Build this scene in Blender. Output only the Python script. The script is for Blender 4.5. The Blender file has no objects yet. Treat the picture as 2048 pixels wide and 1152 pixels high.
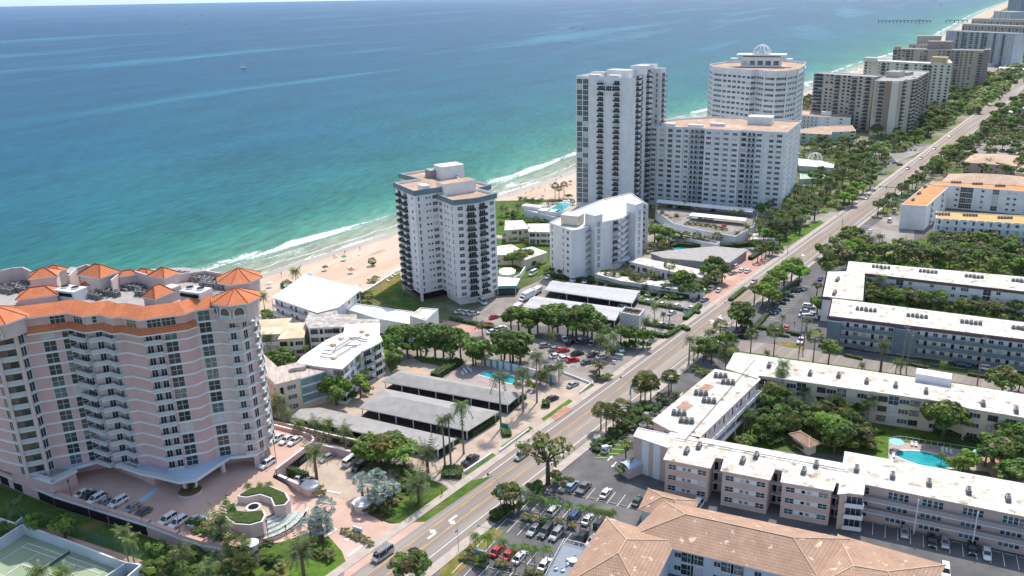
import bpy, math, random
from mathutils import Matrix, Vector
R=math.radians
scene=bpy.context.scene
# ------------------------------------------------------------------ camera
PPX,PPY,FPX,VX,VY,H=1094.,576.,1690.,1165.,5400.,113.
_d=(VX-PPX,VY-PPY); ROLL=math.atan2(_d[0],_d[1]); PITCH=math.atan(FPX/math.hypot(*_d))
cam=bpy.data.cameras.new('camera'); co=bpy.data.objects.new('camera',cam); scene.collection.objects.link(co)
cam.sensor_width=36; cam.lens=FPX/2048*36; cam.clip_start=1; cam.clip_end=60000
cam.shift_x=-(PPX-1024)/2048; cam.shift_y=0
cr,sr=math.cos(ROLL),math.sin(ROLL); cp,sp=math.cos(PITCH),math.sin(PITCH)
fw=Vector((0,cp,-sp)); up0=Vector((0,sp,cp)); ri0=Vector((1,0,0))
right=ri0*cr+up0*sr*1.0; up=up0*cr-ri0*sr
# pixel +x direction in world: (uu,vv)=(cos,sin) with v down -> right = ri0*cr - up0*sr
right=ri0*cr-up0*sr; up=up0*cr+ri0*sr
m=Matrix((right,up,-fw)).transposed().to_4x4(); m.translation=Vector((0,0,H)); co.matrix_world=m
scene.camera=co
scene.render.resolution_x=1024; scene.render.resolution_y=576
# ------------------------------------------------------------------ light
SUN_AZ,SUN_EL=70.0,57.0            # direction towards the sun, degrees from +X
w=bpy.data.worlds.new("World"); scene.world=w; w.use_nodes=True
nt=w.node_tree; bg=nt.nodes['Background']; sky=nt.nodes.new('ShaderNodeTexSky'); sky.sky_type='NISHITA'
sky.sun_disc=False; sky.sun_elevation=R(SUN_EL); sky.sun_rotation=R(90-SUN_AZ); sky.air_density=1.2; sky.dust_density=1.5
nt.links.new(sky.outputs[0],bg.inputs[0]); bg.inputs[1].default_value=0.165
tc=nt.nodes.new('ShaderNodeTexCoord'); sx=nt.nodes.new('ShaderNodeSeparateXYZ'); mxz=nt.nodes.new('ShaderNodeMath'); mxz.operation='MAXIMUM'; mxz.inputs[1].default_value=0.2; cx=nt.nodes.new('ShaderNodeCombineXYZ')
nt.links.new(tc.outputs['Generated'],sx.inputs[0]); nt.links.new(sx.outputs[0],cx.inputs[0]); nt.links.new(sx.outputs[1],cx.inputs[1]); nt.links.new(sx.outputs[2],mxz.inputs[0]); nt.links.new(mxz.outputs[0],cx.inputs[2]); nt.links.new(cx.outputs[0],sky.inputs[0])
sl=bpy.data.lights.new('sun','SUN'); sl.energy=3.6; sl.angle=R(0.5); sl.color=(1,.95,.87)
so=bpy.data.objects.new('sun',sl); scene.collection.objects.link(so)
sd=Vector((math.cos(R(SUN_AZ))*math.cos(R(SUN_EL)),math.sin(R(SUN_AZ))*math.cos(R(SUN_EL)),math.sin(R(SUN_EL))))
so.rotation_euler=sd.to_track_quat('Z','Y').to_euler()
scene.view_settings.view_transform='Standard'; scene.view_settings.look='None'; scene.view_settings.exposure=0.3
try:
    scene.cycles.max_bounces=5; scene.cycles.diffuse_bounces=3; scene.cycles.transparent_max_bounces=6
except Exception: pass
# ------------------------------------------------------------------ pixel -> ground helper (photo is 2048 wide)
def G(px,py,z=0.0):
    u=(px-PPX)/FPX; v=(py-PPY)/FPX
    uu=u*cr-v*sr; vv=u*sr+v*cr
    y=cp-vv*sp; zz=-sp-vv*cp
    t=(z-H)/zz
    return (uu*t,y*t)
def scr(x,y,z):
    z-=H; f=y*cp-z*sp; d=-y*sp-z*cp
    uu=x/f*FPX; vv=d/f*FPX
    return (PPX+uu*cr+vv*sr, PPY-uu*sr+vv*cr)
def GG(pts,z=0.0): return [G(a,b,z) for a,b in pts]
def pts(s):  # "x,y x,y ..." -> list
    return [tuple(float(q) for q in t.split(',')) for t in s.split()]
# ------------------------------------------------------------------ materials
MATS={}; LK=1.85
def newmat(n):
    m=bpy.data.materials.new(n); m.use_nodes=True; return m,m.node_tree,m.node_tree.nodes['Principled BSDF']
def lin(c):
    if isinstance(c,str):
        c=[int(c[i:i+2],16)/255 for i in (0,2,4)]
        c=[x/12.92 if x<=.04045 else ((x+.055)/1.055)**2.4 for x in c]
    return tuple(c)
def mat(n,c,c2=None,scale=1.0,rough=.8,spec=.3,detail=6,thr=(.4,.6),bump=0,metal=0,c3=None,scale3=8,stretch=None,amt3=.5):
    """flat colour broken up by noise in object space"""
    if n in MATS: return MATS[n]
    m,nt,b=newmat(n); c=lin(c); N=nt.nodes.new; L=nt.links.new
    b.inputs['Roughness'].default_value=rough; b.inputs['Metallic'].default_value=metal
    b.inputs['Specular IOR Level'].default_value=spec
    geo=N('ShaderNodeNewGeometry'); vec=geo.outputs['Position']
    if stretch:
        mp=N('ShaderNodeMapping'); mp.vector_type='TEXTURE'; mp.inputs['Scale'].default_value=tuple(1/q for q in stretch[:3])
        if len(stretch)>3: mp.inputs['Rotation'].default_value=(0,0,R(stretch[3]))
        L(vec,mp.inputs[0]); vec=mp.outputs[0]
    if c2 is None: c2=tuple(x*.86 for x in c)
    else: c2=lin(c2)
    n1=N('ShaderNodeTexNoise'); n1.inputs['Scale'].default_value=scale; n1.inputs['Detail'].default_value=detail; n1.inputs['Roughness'].default_value=.62
    L(vec,n1.inputs[0]); mr=N('ShaderNodeMapRange'); mr.inputs[1].default_value=thr[0]; mr.inputs[2].default_value=thr[1]; L(n1.outputs[0],mr.inputs[0])
    mx=N('ShaderNodeMix'); mx.data_type='RGBA'; mx.inputs[6].default_value=(*c,1); mx.inputs[7].default_value=(*c2,1); L(mr.outputs[0],mx.inputs[0])
    out=mx.outputs[2]
    if c3 is not None:
        n3=N('ShaderNodeTexNoise'); n3.inputs['Scale'].default_value=scale3; n3.inputs['Detail'].default_value=4; L(vec,n3.inputs[0])
        r3=N('ShaderNodeMapRange'); r3.inputs[1].default_value=amt3; r3.inputs[2].default_value=amt3+.12; L(n3.outputs[0],r3.inputs[0])
        m3=N('ShaderNodeMix'); m3.data_type='RGBA'; L(out,m3.inputs[6]); m3.inputs[7].default_value=(*lin(c3),1); L(r3.outputs[0],m3.inputs[0]); out=m3.outputs[2]
    L(out,b.inputs['Base Color'])
    if bump:
        bp=N('ShaderNodeBump'); bp.inputs['Strength'].default_value=bump; bp.inputs['Distance'].default_value=.1; L(n1.outputs[0],bp.inputs['Height']); L(bp.outputs[0],b.inputs['Normal'])
    MATS[n]=m; return m
def tiles(n,c,c2,cs,w=.35,h=.4,spots=None):
    """roof tiles: courses along the slope from the UVs (u level, v up the slope, metres)"""
    if n in MATS: return MATS[n]
    m,nt,b=newmat(n); N=nt.nodes.new; L=nt.links.new
    b.inputs['Roughness'].default_value=.75; b.inputs['Specular IOR Level'].default_value=.25
    uv=N('ShaderNodeUVMap'); br=N('ShaderNodeTexBrick'); br.offset=.5; br.inputs['Color1'].default_value=(*lin(c),1); br.inputs['Color2'].default_value=(*lin(c2),1); br.inputs['Mortar'].default_value=(*lin(cs),1)
    br.inputs['Scale'].default_value=1; br.inputs['Brick Width'].default_value=w; br.inputs['Row Height'].default_value=h; br.inputs['Mortar Size'].default_value=.045; br.inputs['Mortar Smooth'].default_value=.6
    L(uv.outputs[0],br.inputs[0]); out=br.outputs[0]
    geo=N('ShaderNodeNewGeometry'); n1=N('ShaderNodeTexNoise'); n1.inputs['Scale'].default_value=.35; n1.inputs['Detail'].default_value=5; L(geo.outputs['Position'],n1.inputs[0])
    hv=N('ShaderNodeHueSaturation'); mr=N('ShaderNodeMapRange'); mr.inputs[3].default_value=.7; mr.inputs[4].default_value=1.3; L(n1.outputs[0],mr.inputs[0]); L(mr.outputs[0],hv.inputs['Value']); L(out,hv.inputs['Color']); out=hv.outputs[0]
    if spots:
        n2=N('ShaderNodeTexNoise'); n2.inputs['Scale'].default_value=.55; n2.inputs['Detail'].default_value=3; L(geo.outputs['Position'],n2.inputs[0]); r2=N('ShaderNodeMapRange'); r2.inputs[1].default_value=.64; r2.inputs[2].default_value=.7; L(n2.outputs[0],r2.inputs[0])
        m3=N('ShaderNodeMix'); m3.data_type='RGBA'; L(out,m3.inputs[6]); m3.inputs[7].default_value=(*lin(spots),1); L(r2.outputs[0],m3.inputs[0]); out=m3.outputs[2]
    L(out,b.inputs['Base Color'])
    bp=N('ShaderNodeBump'); bp.inputs['Strength'].default_value=.5; bp.inputs['Distance'].default_value=.06; L(br.outputs['Fac'],bp.inputs['Height']); bp.invert=True; L(bp.outputs[0],b.inputs['Normal'])
    MATS[n]=m; return m
def leafmat(n,c,c2,tr=.45,rough=.55,var=.25):
    if n in MATS: return MATS[n]
    m,nt,b=newmat(n); N=nt.nodes.new; L=nt.links.new
    c=tuple(x*LK for x in lin(c)); c2=tuple(x*LK for x in lin(c2))
    geo=N('ShaderNodeNewGeometry'); n1=N('ShaderNodeTexNoise'); n1.inputs['Scale'].default_value=.9; n1.inputs['Detail'].default_value=3; L(geo.outputs['Position'],n1.inputs[0])
    oi=N('ShaderNodeObjectInfo'); 
    mx=N('ShaderNodeMix'); mx.data_type='RGBA'; mx.inputs[6].default_value=(*lin(c),1); mx.inputs[7].default_value=(*lin(c2),1)
    mr=N('ShaderNodeMapRange'); mr.inputs[1].default_value=.35; mr.inputs[2].default_value=.65; L(n1.outputs[0],mr.inputs[0]); L(mr.outputs[0],mx.inputs[0])
    hv=N('ShaderNodeHueSaturation'); r2=N('ShaderNodeMapRange'); r2.inputs[3].default_value=1-var; r2.inputs[4].default_value=1+var; L(oi.outputs['Random'],r2.inputs[0]); L(r2.outputs[0],hv.inputs['Value'])
    r3=N('ShaderNodeMapRange'); r3.inputs[3].default_value=.485; r3.inputs[4].default_value=.515; L(oi.outputs['Random'],r3.inputs[0]); L(r3.outputs[0],hv.inputs['Hue'])
    L(mx.outputs[2],hv.inputs['Color']); L(hv.outputs[0],b.inputs['Base Color'])
    b.inputs['Roughness'].default_value=rough; b.inputs['Specular IOR Level'].default_value=.35
    ts=N('ShaderNodeBsdfTranslucent'); L(hv.outputs[0],ts.inputs[0]); ms=N('ShaderNodeMixShader'); ms.inputs[0].default_value=tr
    L(b.outputs[0],ms.inputs[1]); L(ts.outputs[0],ms.inputs[2]); L(ms.outputs[0],nt.nodes['Material Output'].inputs[0])
    MATS[n]=m; return m
# ------------------------------------------------------------------ mesh builder
class MB:
    def __init__(s): s.v=[]; s.f=[]; s.m=[]; s.mats=[]
    def mi(s,m):
        if m not in s.mats: s.mats.append(m)
        return s.mats.index(m)
    def face(s,vs,m):
        n=len(s.v); s.v+=[tuple(v) for v in vs]; s.f.append(tuple(range(n,n+len(vs)))); s.m.append(s.mi(m))
    def prism(s,p,z0,z1,m,mt=None,bottom=False):
        """p: list of xy; z0/z1 floats or lists"""
        n=len(p); A=sum(p[i][0]*p[(i+1)%n][1]-p[(i+1)%n][0]*p[i][1] for i in range(n))
        if A<0: p=p[::-1]
        if A<0 and isinstance(z1,list): z1=z1[::-1]
        Z1=z1 if isinstance(z1,list) else [z1]*n
        for i in range(n):
            j=(i+1)%n; s.face([(*p[i],z0),(*p[j],z0),(*p[j],Z1[j]),(*p[i],Z1[i])],m)
        s.face([(*p[i],Z1[i]) for i in range(n)],mt or m)
        if bottom: s.face([(*p[i],z0) for i in range(n)][::-1],m)
    def box(s,c,d,m,a=0,mt=None):
        ca,sa=math.cos(a),math.sin(a); x,y=d[0]/2,d[1]/2
        q=[(c[0]+u*ca-v*sa,c[1]+u*sa+v*ca) for u,v in((-x,-y),(x,-y),(x,y),(-x,y))]
        s.prism(q,c[2],c[2]+d[2],m,mt,True)
    def beam(s,a,b,w,m,h=None):
        """square bar between 3D points"""
        a=Vector(a);b=Vector(b);d=(b-a); 
        if d.length<1e-6: return
        d.normalize(); u=d.cross(Vector((0,0,1))); 
        if u.length<1e-3: u=Vector((1,0,0))
        u.normalize(); v=d.cross(u); h=h or w
        o=[u*w/2+v*h/2,-u*w/2+v*h/2,-u*w/2-v*h/2,u*w/2-v*h/2]
        for i in range(4):
            j=(i+1)%4; s.face([a+o[i],b+o[i],b+o[j],a+o[j]],m)
        s.face([a+q for q in o][::-1],m); s.face([b+q for q in o],m)
    def tube(s,path,rad,m,n=6,cap=True):
        """round tapered tube along a path of 3D points with radii"""
        rings=[]
        for i,p in enumerate(path):
            p=Vector(p); q=Vector(path[min(i+1,len(path)-1)])-Vector(path[max(i-1,0)]); q.normalize()
            u=q.cross(Vector((0,1,0))) if abs(q.y)<.9 else q.cross(Vector((1,0,0))); u.normalize(); v=q.cross(u)
            r=rad[i] if isinstance(rad,(list,tuple)) else rad
            rings.append([p+(u*math.cos(2*math.pi*k/n)+v*math.sin(2*math.pi*k/n))*r for k in range(n)])
        b=len(s.v); 
        for r_ in rings: s.v+=[tuple(x) for x in r_]
        k=s.mi(m)
        for i in range(len(rings)-1):
            for j in range(n):
                s.f.append((b+i*n+j,b+i*n+(j+1)%n,b+(i+1)*n+(j+1)%n,b+(i+1)*n+j)); s.m.append(k)
        if cap: s.f.append(tuple(b+(len(rings)-1)*n+j for j in range(n))); s.m.append(k)
    def cyl(s,c,r,h,m,n=12,r2=None,mt=None):
        r2=r if r2 is None else r2
        A=[(c[0]+r*math.cos(2*math.pi*k/n),c[1]+r*math.sin(2*math.pi*k/n),c[2]) for k in range(n)]
        B=[(c[0]+r2*math.cos(2*math.pi*k/n),c[1]+r2*math.sin(2*math.pi*k/n),c[2]+h) for k in range(n)]
        for k in range(n): s.face([A[k],A[(k+1)%n],B[(k+1)%n],B[k]],m)
        if r2>1e-3: s.face(B,mt or m)
    def add(s,o,M):
        """append another MB transformed by matrix M"""
        b=len(s.v); s.v+=[tuple(M@Vector(v)) for v in o.v]; idx=[s.mi(m) for m in o.mats]
        s.f+=[tuple(b+i for i in f) for f in o.f]; s.m+=[idx[k] for k in o.m]
    def mesh(s,name,uv=False,smooth=False):
        me=bpy.data.meshes.new(name); me.from_pydata(s.v,[],s.f)
        for m in s.mats: me.materials.append(m)
        me.polygons.foreach_set('material_index',s.m)
        if smooth: me.polygons.foreach_set('use_smooth',[True]*len(s.f))
        if uv:
            me.update(); l=me.uv_layers.new(name='UVMap')
            for p in me.polygons:
                n=p.normal; u=Vector((0,0,1)).cross(n)
                if u.length<1e-3: u=Vector((1,0,0))
                u.normalize(); v=n.cross(u)
                for li in p.loop_indices:
                    c=me.vertices[me.loops[li].vertex_index].co; l.data[li].uv=(c.dot(u),c.dot(v))
        me.update(); return me
    def build(s,name,parent=None,uv=False,smooth=False): return link(name,s.mesh(name,uv,smooth),parent)
def link(name,me,parent=None,loc=None,rz=0,sc=None):
    o=bpy.data.objects.new(name,me); scene.collection.objects.link(o)
    if parent is not None:
        o.parent=parent; o.matrix_parent_inverse=Matrix.Translation(-Vector(parent.location))
    if loc is not None: o.location=loc
    if rz: o.rotation_euler=(0,0,rz)
    if sc is not None: o.scale=sc
    return o
def sub(name,me,parent):
    """sub-part in its parent's own space"""
    o=bpy.data.objects.new(name,me); scene.collection.objects.link(o); o.parent=parent; return o
def tag(o,label,cat,group=None,kind=None):
    if label: o['label']=label
    if cat: o['category']=cat
    if group: o['group']=group
    if kind: o['kind']=kind
    return o
def empty(name,loc,label,cat,group=None):
    o=bpy.data.objects.new(name,None); scene.collection.objects.link(o); o.location=loc; o.empty_display_size=.5
    return tag(o,label,cat,group)
def area2(p): return sum(p[i][0]*p[(i+1)%len(p)][1]-p[(i+1)%len(p)][0]*p[i][1] for i in range(len(p)))
def inset(p,d):
    """offset polygon inwards by d (negative = outwards); returns ccw"""
    if area2(p)<0: p=p[::-1]
    n=len(p); out=[]
    for i in range(n):
        a,b,c=Vector(p[i-1]),Vector(p[i]),Vector(p[(i+1)%n]); e1=(b-a).normalized(); e2=(c-b).normalized()
        n1=Vector((-e1.y,e1.x)); n2=Vector((-e2.y,e2.x)); k=1+n1.dot(n2)
        q=b+(n1+n2)*(d/max(k,.35)); out.append((q.x,q.y))
    return out
# ---- labelled sets: each gets "<desc>, <ordinal> from the left of the <n> <place>"
ORD=['','first','second','third','fourth','fifth','sixth','seventh','eighth','ninth','tenth','eleventh','twelfth','thirteenth','fourteenth','fifteenth','sixteenth','seventeenth','eighteenth','nineteenth','twentieth']+['%dth'%i for i in range(21,300)]
for _i in (21,31,41,51,61,71): ORD[_i]='%dst'%_i
for _i in (22,32,42,52,62,72): ORD[_i]='%dnd'%_i
for _i in (23,33,43,53,63,73): ORD[_i]='%drd'%_i
NUM=['','','two','three','four','five','six','seven','eight','nine','ten','eleven','twelve']
SETS={}
def inset_label(o,desc,place,loc): SETS.setdefault((desc,place),[]).append((scr(*loc)[0],o))
def finish_labels():
    for (d,p),L in SETS.items():
        L.sort(key=lambda t:t[0]); n=len(L)
        for i,(x,o) in enumerate(L):
            if n==1: o['label']='%s %s'%(d,p)
            elif i==0: o['label']='%s %s, leftmost of %s'%(d,p,NUM[n] if n<13 else n)
            elif i==n-1: o['label']='%s %s, rightmost of %s'%(d,p,NUM[n] if n<13 else n)
            else: o['label']='%s %s, %s from left'%(d,p,ORD[i+1])
# ------------------------------------------------------------------ road frame (s along the road, t to the left = towards the sea)
RA=R(54.4); RO=G(860,1054.6); rdx,rdy=math.cos(RA),math.sin(RA)
def ST(s,t): return (RO[0]+s*rdx-t*rdy, RO[1]+s*rdy+t*rdx)
def toST(p): dx,dy=p[0]-RO[0],p[1]-RO[1]; return (dx*rdx+dy*rdy,-dx*rdy+dy*rdx)
def interp(x,T):
    if x<=T[0][0]: return T[0][1]
    for (a,b),(c,d) in zip(T,T[1:]):
        if x<=c: return b+(d-b)*(x-a)/(c-a)
    (a,b),(c,d)=T[-2:]; return d+(d-b)/(c-a)*(x-c)
CT=[(-80,-3),(-20,-2.4),(0,-2),(50,-1.5),(100,-.8),(150,.4),(230,1.5),(300,2.6),(374,3.5),(535,7.5),(695,11.5),(880,16),(1121,25),(1500,38),(2200,62)]
def cen(s): return sum(interp(s+k,CT) for k in(-30,-15,0,15,30))/5
M_=mat
asphalt=M_('road_asphalt',(.29,.245,.215),(.255,.215,.185),1.1,.9,.2,c3=(.34,.3,.27),scale3=.25,amt3=.5,stretch=(.03,1,1,54.4),thr=(.42,.58))
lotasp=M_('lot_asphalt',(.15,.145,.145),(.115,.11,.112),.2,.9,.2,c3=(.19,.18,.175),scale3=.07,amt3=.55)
undershade=M_('dark_asphalt',(.07,.07,.075),(.05,.05,.055),.3,.9,.2,c3=(.1,.1,.1),scale3=.1,amt3=.55)  # near-black colour carrying the shade under the carport roofs
pale=M_('pale_lot',(.3,.265,.235),(.24,.205,.18),.2,.9,.2,c3=(.34,.31,.28),scale3=.07,amt3=.5)
conc=M_('sidewalk_concrete',(.5,.43,.37),(.42,.36,.31),.4,.9,.2)
pinkp=M_('pink_pavers',(.56,.33,.26),(.47,.27,.21),.35,.9,.2,c3=(.62,.42,.34),scale3=.06,amt3=.5)
beigep=M_('beige_pavers',(.52,.42,.33),(.43,.34,.27),.2,.9,.2)
redp=M_('brick_pavers',(.4,.2,.14),(.48,.3,.22),.6,.9,.2)
salmon=M_('salmon_paving',(.62,.43,.35),(.52,.35,.28),.12,.9,.2)
white=M_('white_stucco',(.78,.77,.76),(.7,.7,.7),.3,.85,.2)
cream=M_('cream_stucco',(.72,.66,.54),(.66,.6,.48),.3,.85,.2)
roofw=M_('white_roof',(.67,.65,.61),(.5,.45,.37),.22,.85,.2,detail=9,thr=(.52,.62),c3=(.3,.24,.18),scale3=.55,amt3=.6)
roofclean=M_('clean_white_roof',(.86,.85,.83),(.8,.78,.75),.1,.85,.2)
roofs=M_('stained_white_roof',(.68,.65,.59),(.52,.46,.37),.28,.85,.2,detail=10,thr=(.52,.6),c3=(.27,.21,.16),scale3=.4,amt3=.58)
roofgrey=M_('grey_gravel_roof',(.42,.4,.38),(.34,.32,.3),.5,.9,.2,detail=8)
roofworn=M_('worn_grey_roof',(.5,.47,.43),(.3,.26,.23),.45,.9,.2,detail=9,thr=(.42,.6),c3=(.6,.57,.54),scale3=.5,amt3=.55)
rooftan=M_('tan_gravel_roof',(.5,.35,.25),(.4,.27,.2),.25,.9,.2,c3=(.6,.46,.36),scale3=.1,amt3=.55)
roofbeige=M_('rusty_beige_roof',(.72,.58,.42),(.6,.43,.28),.15,.9,.2,c3=(.52,.34,.2),scale3=.3,amt3=.62)
metal=M_('corrugated_metal',(.5,.49,.5),(.43,.42,.43),.5,.55,.4,stretch=(4,.3,1,-24))
grass=M_('lawn_grass',(.095,.16,.03),(.06,.105,.022),.35,.95,.1,detail=8,c3=(.2,.18,.05),scale3=.12,amt3=.58)
brightgrass=M_('bright_grass',(.12,.21,.03),(.075,.14,.025),.5,.95,.1,detail=8)
drygrass=M_('dry_grass',(.26,.19,.07),(.15,.15,.04),.4,.95,.1,detail=8,c3=(.12,.16,.03),scale3=.2,amt3=.5)
mulch=M_('mulch_bed',(.16,.09,.05),(.1,.09,.04),1.2,.95,.1)
sand=M_('beach_sand',(.6,.47,.365),(.52,.385,.285),.12,.95,.1,detail=10,c3=(.4,.3,.22),scale3=.2,amt3=.6,bump=.3,stretch=(.18,1,1,62))
wetsand=M_('wet_sand',(.42,.34,.26),(.36,.3,.23),.1,.35,.4)
whitep=M_('white_paint',(.82,.8,.77),(.7,.68,.65),1.5,.8,.2)
yellowp=M_('yellow_paint',(.75,.42,.08),(.6,.36,.12),1.2,.8,.2)
teal=M_('teal_paint',(.15,.36,.36),(.12,.3,.31),.5,.7,.3)
pink=M_('pink_stucco',(.68,.45,.43),(.62,.41,.39),.25,.85,.2)
pinkpale=M_('pale_pink_stucco',(.67,.54,.5),(.62,.5,.46),.25,.85,.2)
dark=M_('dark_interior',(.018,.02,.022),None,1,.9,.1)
black=M_('black_metal',(.02,.02,.02),None,1,.5,.4)
greym=M_('grey_metal',(.3,.3,.31),(.22,.22,.23),1,.6,.4)
pool=M_('pool_water',(.02,.3,.34),(.04,.4,.43),.35,.15,.5,detail=2,bump=.3)
poolcop=M_('pool_coping',(.75,.7,.64),None,1,.8,.2)
tealdark=M_('slate_band',(.17,.24,.26),(.14,.2,.22),.4,.8,.2)
purpleband=M_('plum_fascia',(.17,.105,.13),(.13,.08,.1),.5,.8,.2)
landm=M_('land_ground',(.14,.16,.06),(.3,.27,.22),.03,.95,.1,detail=8,thr=(.45,.6),c3=(.07,.1,.035),scale3=.02,amt3=.5)
# ------------------------------------------------------------------ sea, beach, land
coastpx=pts('500,556 650,508 795,462 990,392 1060,372 1140,345 1340,250 1410,236 1605,188 1740,130 1850,98 1905,62 1960,27 2005,9')
CO=[(-6000,None)]+sorted(toST(G(x,y,-1)) for x,y in coastpx); CO[0]=(-6000,CO[1][1]-10)
def coast(s): return sum(interp(s+k,CO) for k in(-25,-12,0,12,25))/5
SS=[-9000,-6000,-4000,-2500,-1500,-900,-500,-250]+[i*20 for i in range(-5,50)]+[i*60 for i in range(17,60)]+[3800,4400,5000,6000,7000,9000,12000,16000,22000]
DD=[-60,0,3,6,10,14,18,24,30,38,48,60,80,110,150,200,300,450,700,1100,1700,2600,4000,6500,10000,15000,24000]
def clampR(p,r=19100):
    l=math.hypot(*p); return (p[0]*r/l,p[1]*r/l) if l>r else p
def watermat():
    m,nt,b=newmat('sea_water'); N=nt.nodes.new; L=nt.links.new
    uv=N('ShaderNodeUVMap'); sp_=N('ShaderNodeSeparateXYZ'); L(uv.outputs[0],sp_.inputs[0])
    def math_(op,a,b_=None,c=None):
        n=N('ShaderNodeMath'); n.operation=op
        for i,x in enumerate((a,b_,c)):
            if x is None: continue
            if isinstance(x,(int,float)): n.inputs[i].default_value=x
            else: L(x,n.inputs[i])
        return n.outputs[0]
    def noise(sc,det,st=None,rough=.6,rot=0,dist=0):
        mp=N('ShaderNodeMapping'); mp.vector_type='TEXTURE'; mp.inputs['Scale'].default_value=tuple(1/q for q in(st or (1,1,1))); mp.inputs['Rotation'].default_value=(0,0,rot); L(uv.outputs[0],mp.inputs[0])
        n=N('ShaderNodeTexNoise'); n.inputs['Scale'].default_value=sc; n.inputs['Detail'].default_value=det; n.inputs['Roughness'].default_value=rough; n.inputs['Distortion'].default_value=dist; L(mp.outputs[0],n.inputs[0]); return n.outputs[0]
    d=sp_.outputs[1]
    warp=math_('MULTIPLY',math_('SUBTRACT',noise(.006,4,(1,1,1)),.5),.55)
    lg=math_('LOGARITHM',math_('MAXIMUM',d,1.0),10); lg=math_('ADD',math_('DIVIDE',lg,4.0),math_('MULTIPLY',warp,.25))
    cr_=N('ShaderNodeValToRGB'); L(lg,cr_.inputs[0]); E=cr_.color_ramp.elements
    stops=[(0,(.33,.32,.24)),(.30,(.23,.27,.2)),(.37,(.08,.23,.17)),(.45,(.027,.165,.135)),(.54,(.012,.118,.138)),(.63,(.007,.092,.148)),(.73,(.006,.076,.146)),(.88,(.008,.07,.158)),(1,(.025,.11,.24))]
    E[0].position=stops[0][0]; E[0].color=(*stops[0][1],1); E[1].position=1; E[1].color=(*stops[-1][1],1)
    for p_,c_ in stops[1:-1]: e=E.new(p_); e.color=(*c_,1)
    # long pale streaks of calmer water, running along the coast
    st=noise(.0052,6,(.13,1,1),.6,R(9),.5); mr=N('ShaderNodeMapRange'); mr.inputs[1].default_value=.53; mr.inputs[2].default_value=.63; L(st,mr.inputs[0])
    fade=N('ShaderNodeMapRange'); fade.inputs[1].default_value=120; fade.inputs[2].default_value=600; L(d,fade.inputs[0])
    mx=N('ShaderNodeMix'); mx.data_type='RGBA'; L(math_('MULTIPLY',math_('MULTIPLY',mr.outputs[0],fade.outputs[0]),.45),mx.inputs[0]); L(cr_.outputs[0],mx.inputs[6]); mx.inputs[7].default_value=(.06,.24,.33,1)
    dk=noise(.02,5,(.4,1,1),.6,R(12)); mr2=N('ShaderNodeMapRange'); mr2.inputs[1].default_value=.3; mr2.inputs[2].default_value=.7; mr2.inputs[3].default_value=.78; mr2.inputs[4].default_value=1.2; L(dk,mr2.inputs[0])
    wv=noise(.22,6,(.35,1,1),.65,R(14)); mr3=N('ShaderNodeMapRange'); mr3.inputs[1].default_value=.3; mr3.inputs[2].default_value=.7; mr3.inputs[3].default_value=.68; mr3.inputs[4].default_value=1.32; L(wv,mr3.inputs[0])
    hv=N('ShaderNodeHueSaturation'); L(math_('MULTIPLY',mr2.outputs[0],mr3.outputs[0]),hv.inputs['Value']); L(mx.outputs[2],hv.inputs['Color'])
    # breaking foam: thresholds that loosen towards the shore
    fn=noise(.09,6,(.22,1,1),.65,0,1.0); big=noise(.012,2,(1,.4,1))
    fr=N('ShaderNodeValToRGB'); L(math_('DIVIDE',d,60.0),fr.inputs[0]); F=fr.color_ramp.elements
    for k,(p_,v_) in enumerate([(0,.44),(.08,.34),(.2,.36),(.3,.34),(.38,.42),(.45,.545),(.54,.36),(.62,.08),(1,0)]):
        e=F[0] if k==0 else (F[1] if k==1 else F.new(p_)); e.position=p_; e.color=(v_,v_,v_,1)
    fine=noise(.9,4,(.6,1,1),.7)
    f=math_('ADD',math_('ADD',fn,math_('MULTIPLY',math_('SUBTRACT',big,.5),.7)),math_('SUBTRACT',fr.outputs[0],1.0))
    f=math_('ADD',f,math_('MULTIPLY',math_('SUBTRACT',fine,.5),.5))
    fm=N('ShaderNodeMapRange'); fm.inputs[1].default_value=-.04; fm.inputs[2].default_value=.08; L(f,fm.inputs[0])
    # swash line
    sw=math_('LESS_THAN',math_('ABSOLUTE',math_('SUBTRACT',d,math_('ADD',3.0,math_('MULTIPLY',noise(.05,3,(1,.01,1)),9)))),.4)
    fa=math_('MAXIMUM',fm.outputs[0],math_('MULTIPLY',sw,.6))
    mf=N('ShaderNodeMix'); mf.data_type='RGBA'; L(fa,mf.inputs[0]); L(hv.outputs[0],mf.inputs[6]); mf.inputs[7].default_value=(.85,.85,.83,1)
    L(mf.outputs[2],b.inputs['Base Color']); b.inputs['Roughness'].default_value=.45; b.inputs['Specular IOR Level'].default_value=.05
    w1=noise(.35,4,(.45,1,1),.6,R(12)); bp=N('ShaderNodeBump'); bp.inputs['Strength'].default_value=.55; bp.inputs['Distance'].default_value=.5; L(w1,bp.inputs['Height']); L(bp.outputs[0],b.inputs['Normal'])
    return m
wm=watermat()
V=[];UV=[]
for s in SS:
    c=coast(s)
    for d in DD: V.append((*clampR(ST(s,c+d)),-1.0)); UV.append((s,d))
nd=len(DD); F_=[(i*nd+j,(i+1)*nd+j,(i+1)*nd+j+1,i*nd+j+1) for i in range(len(SS)-1) for j in range(nd-1)]
me=bpy.data.meshes.new('sea'); me.from_pydata(V,[],F_); me.materials.append(wm); ul=me.uv_layers.new(name='UVMap')
for p_ in me.polygons:
    for li in p_.loop_indices: ul.data[li].uv=UV[me.loops[li].vertex_index]
tag(link('sea',me),'turquoise to deep blue sea with white surf','water',kind='structure')
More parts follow.
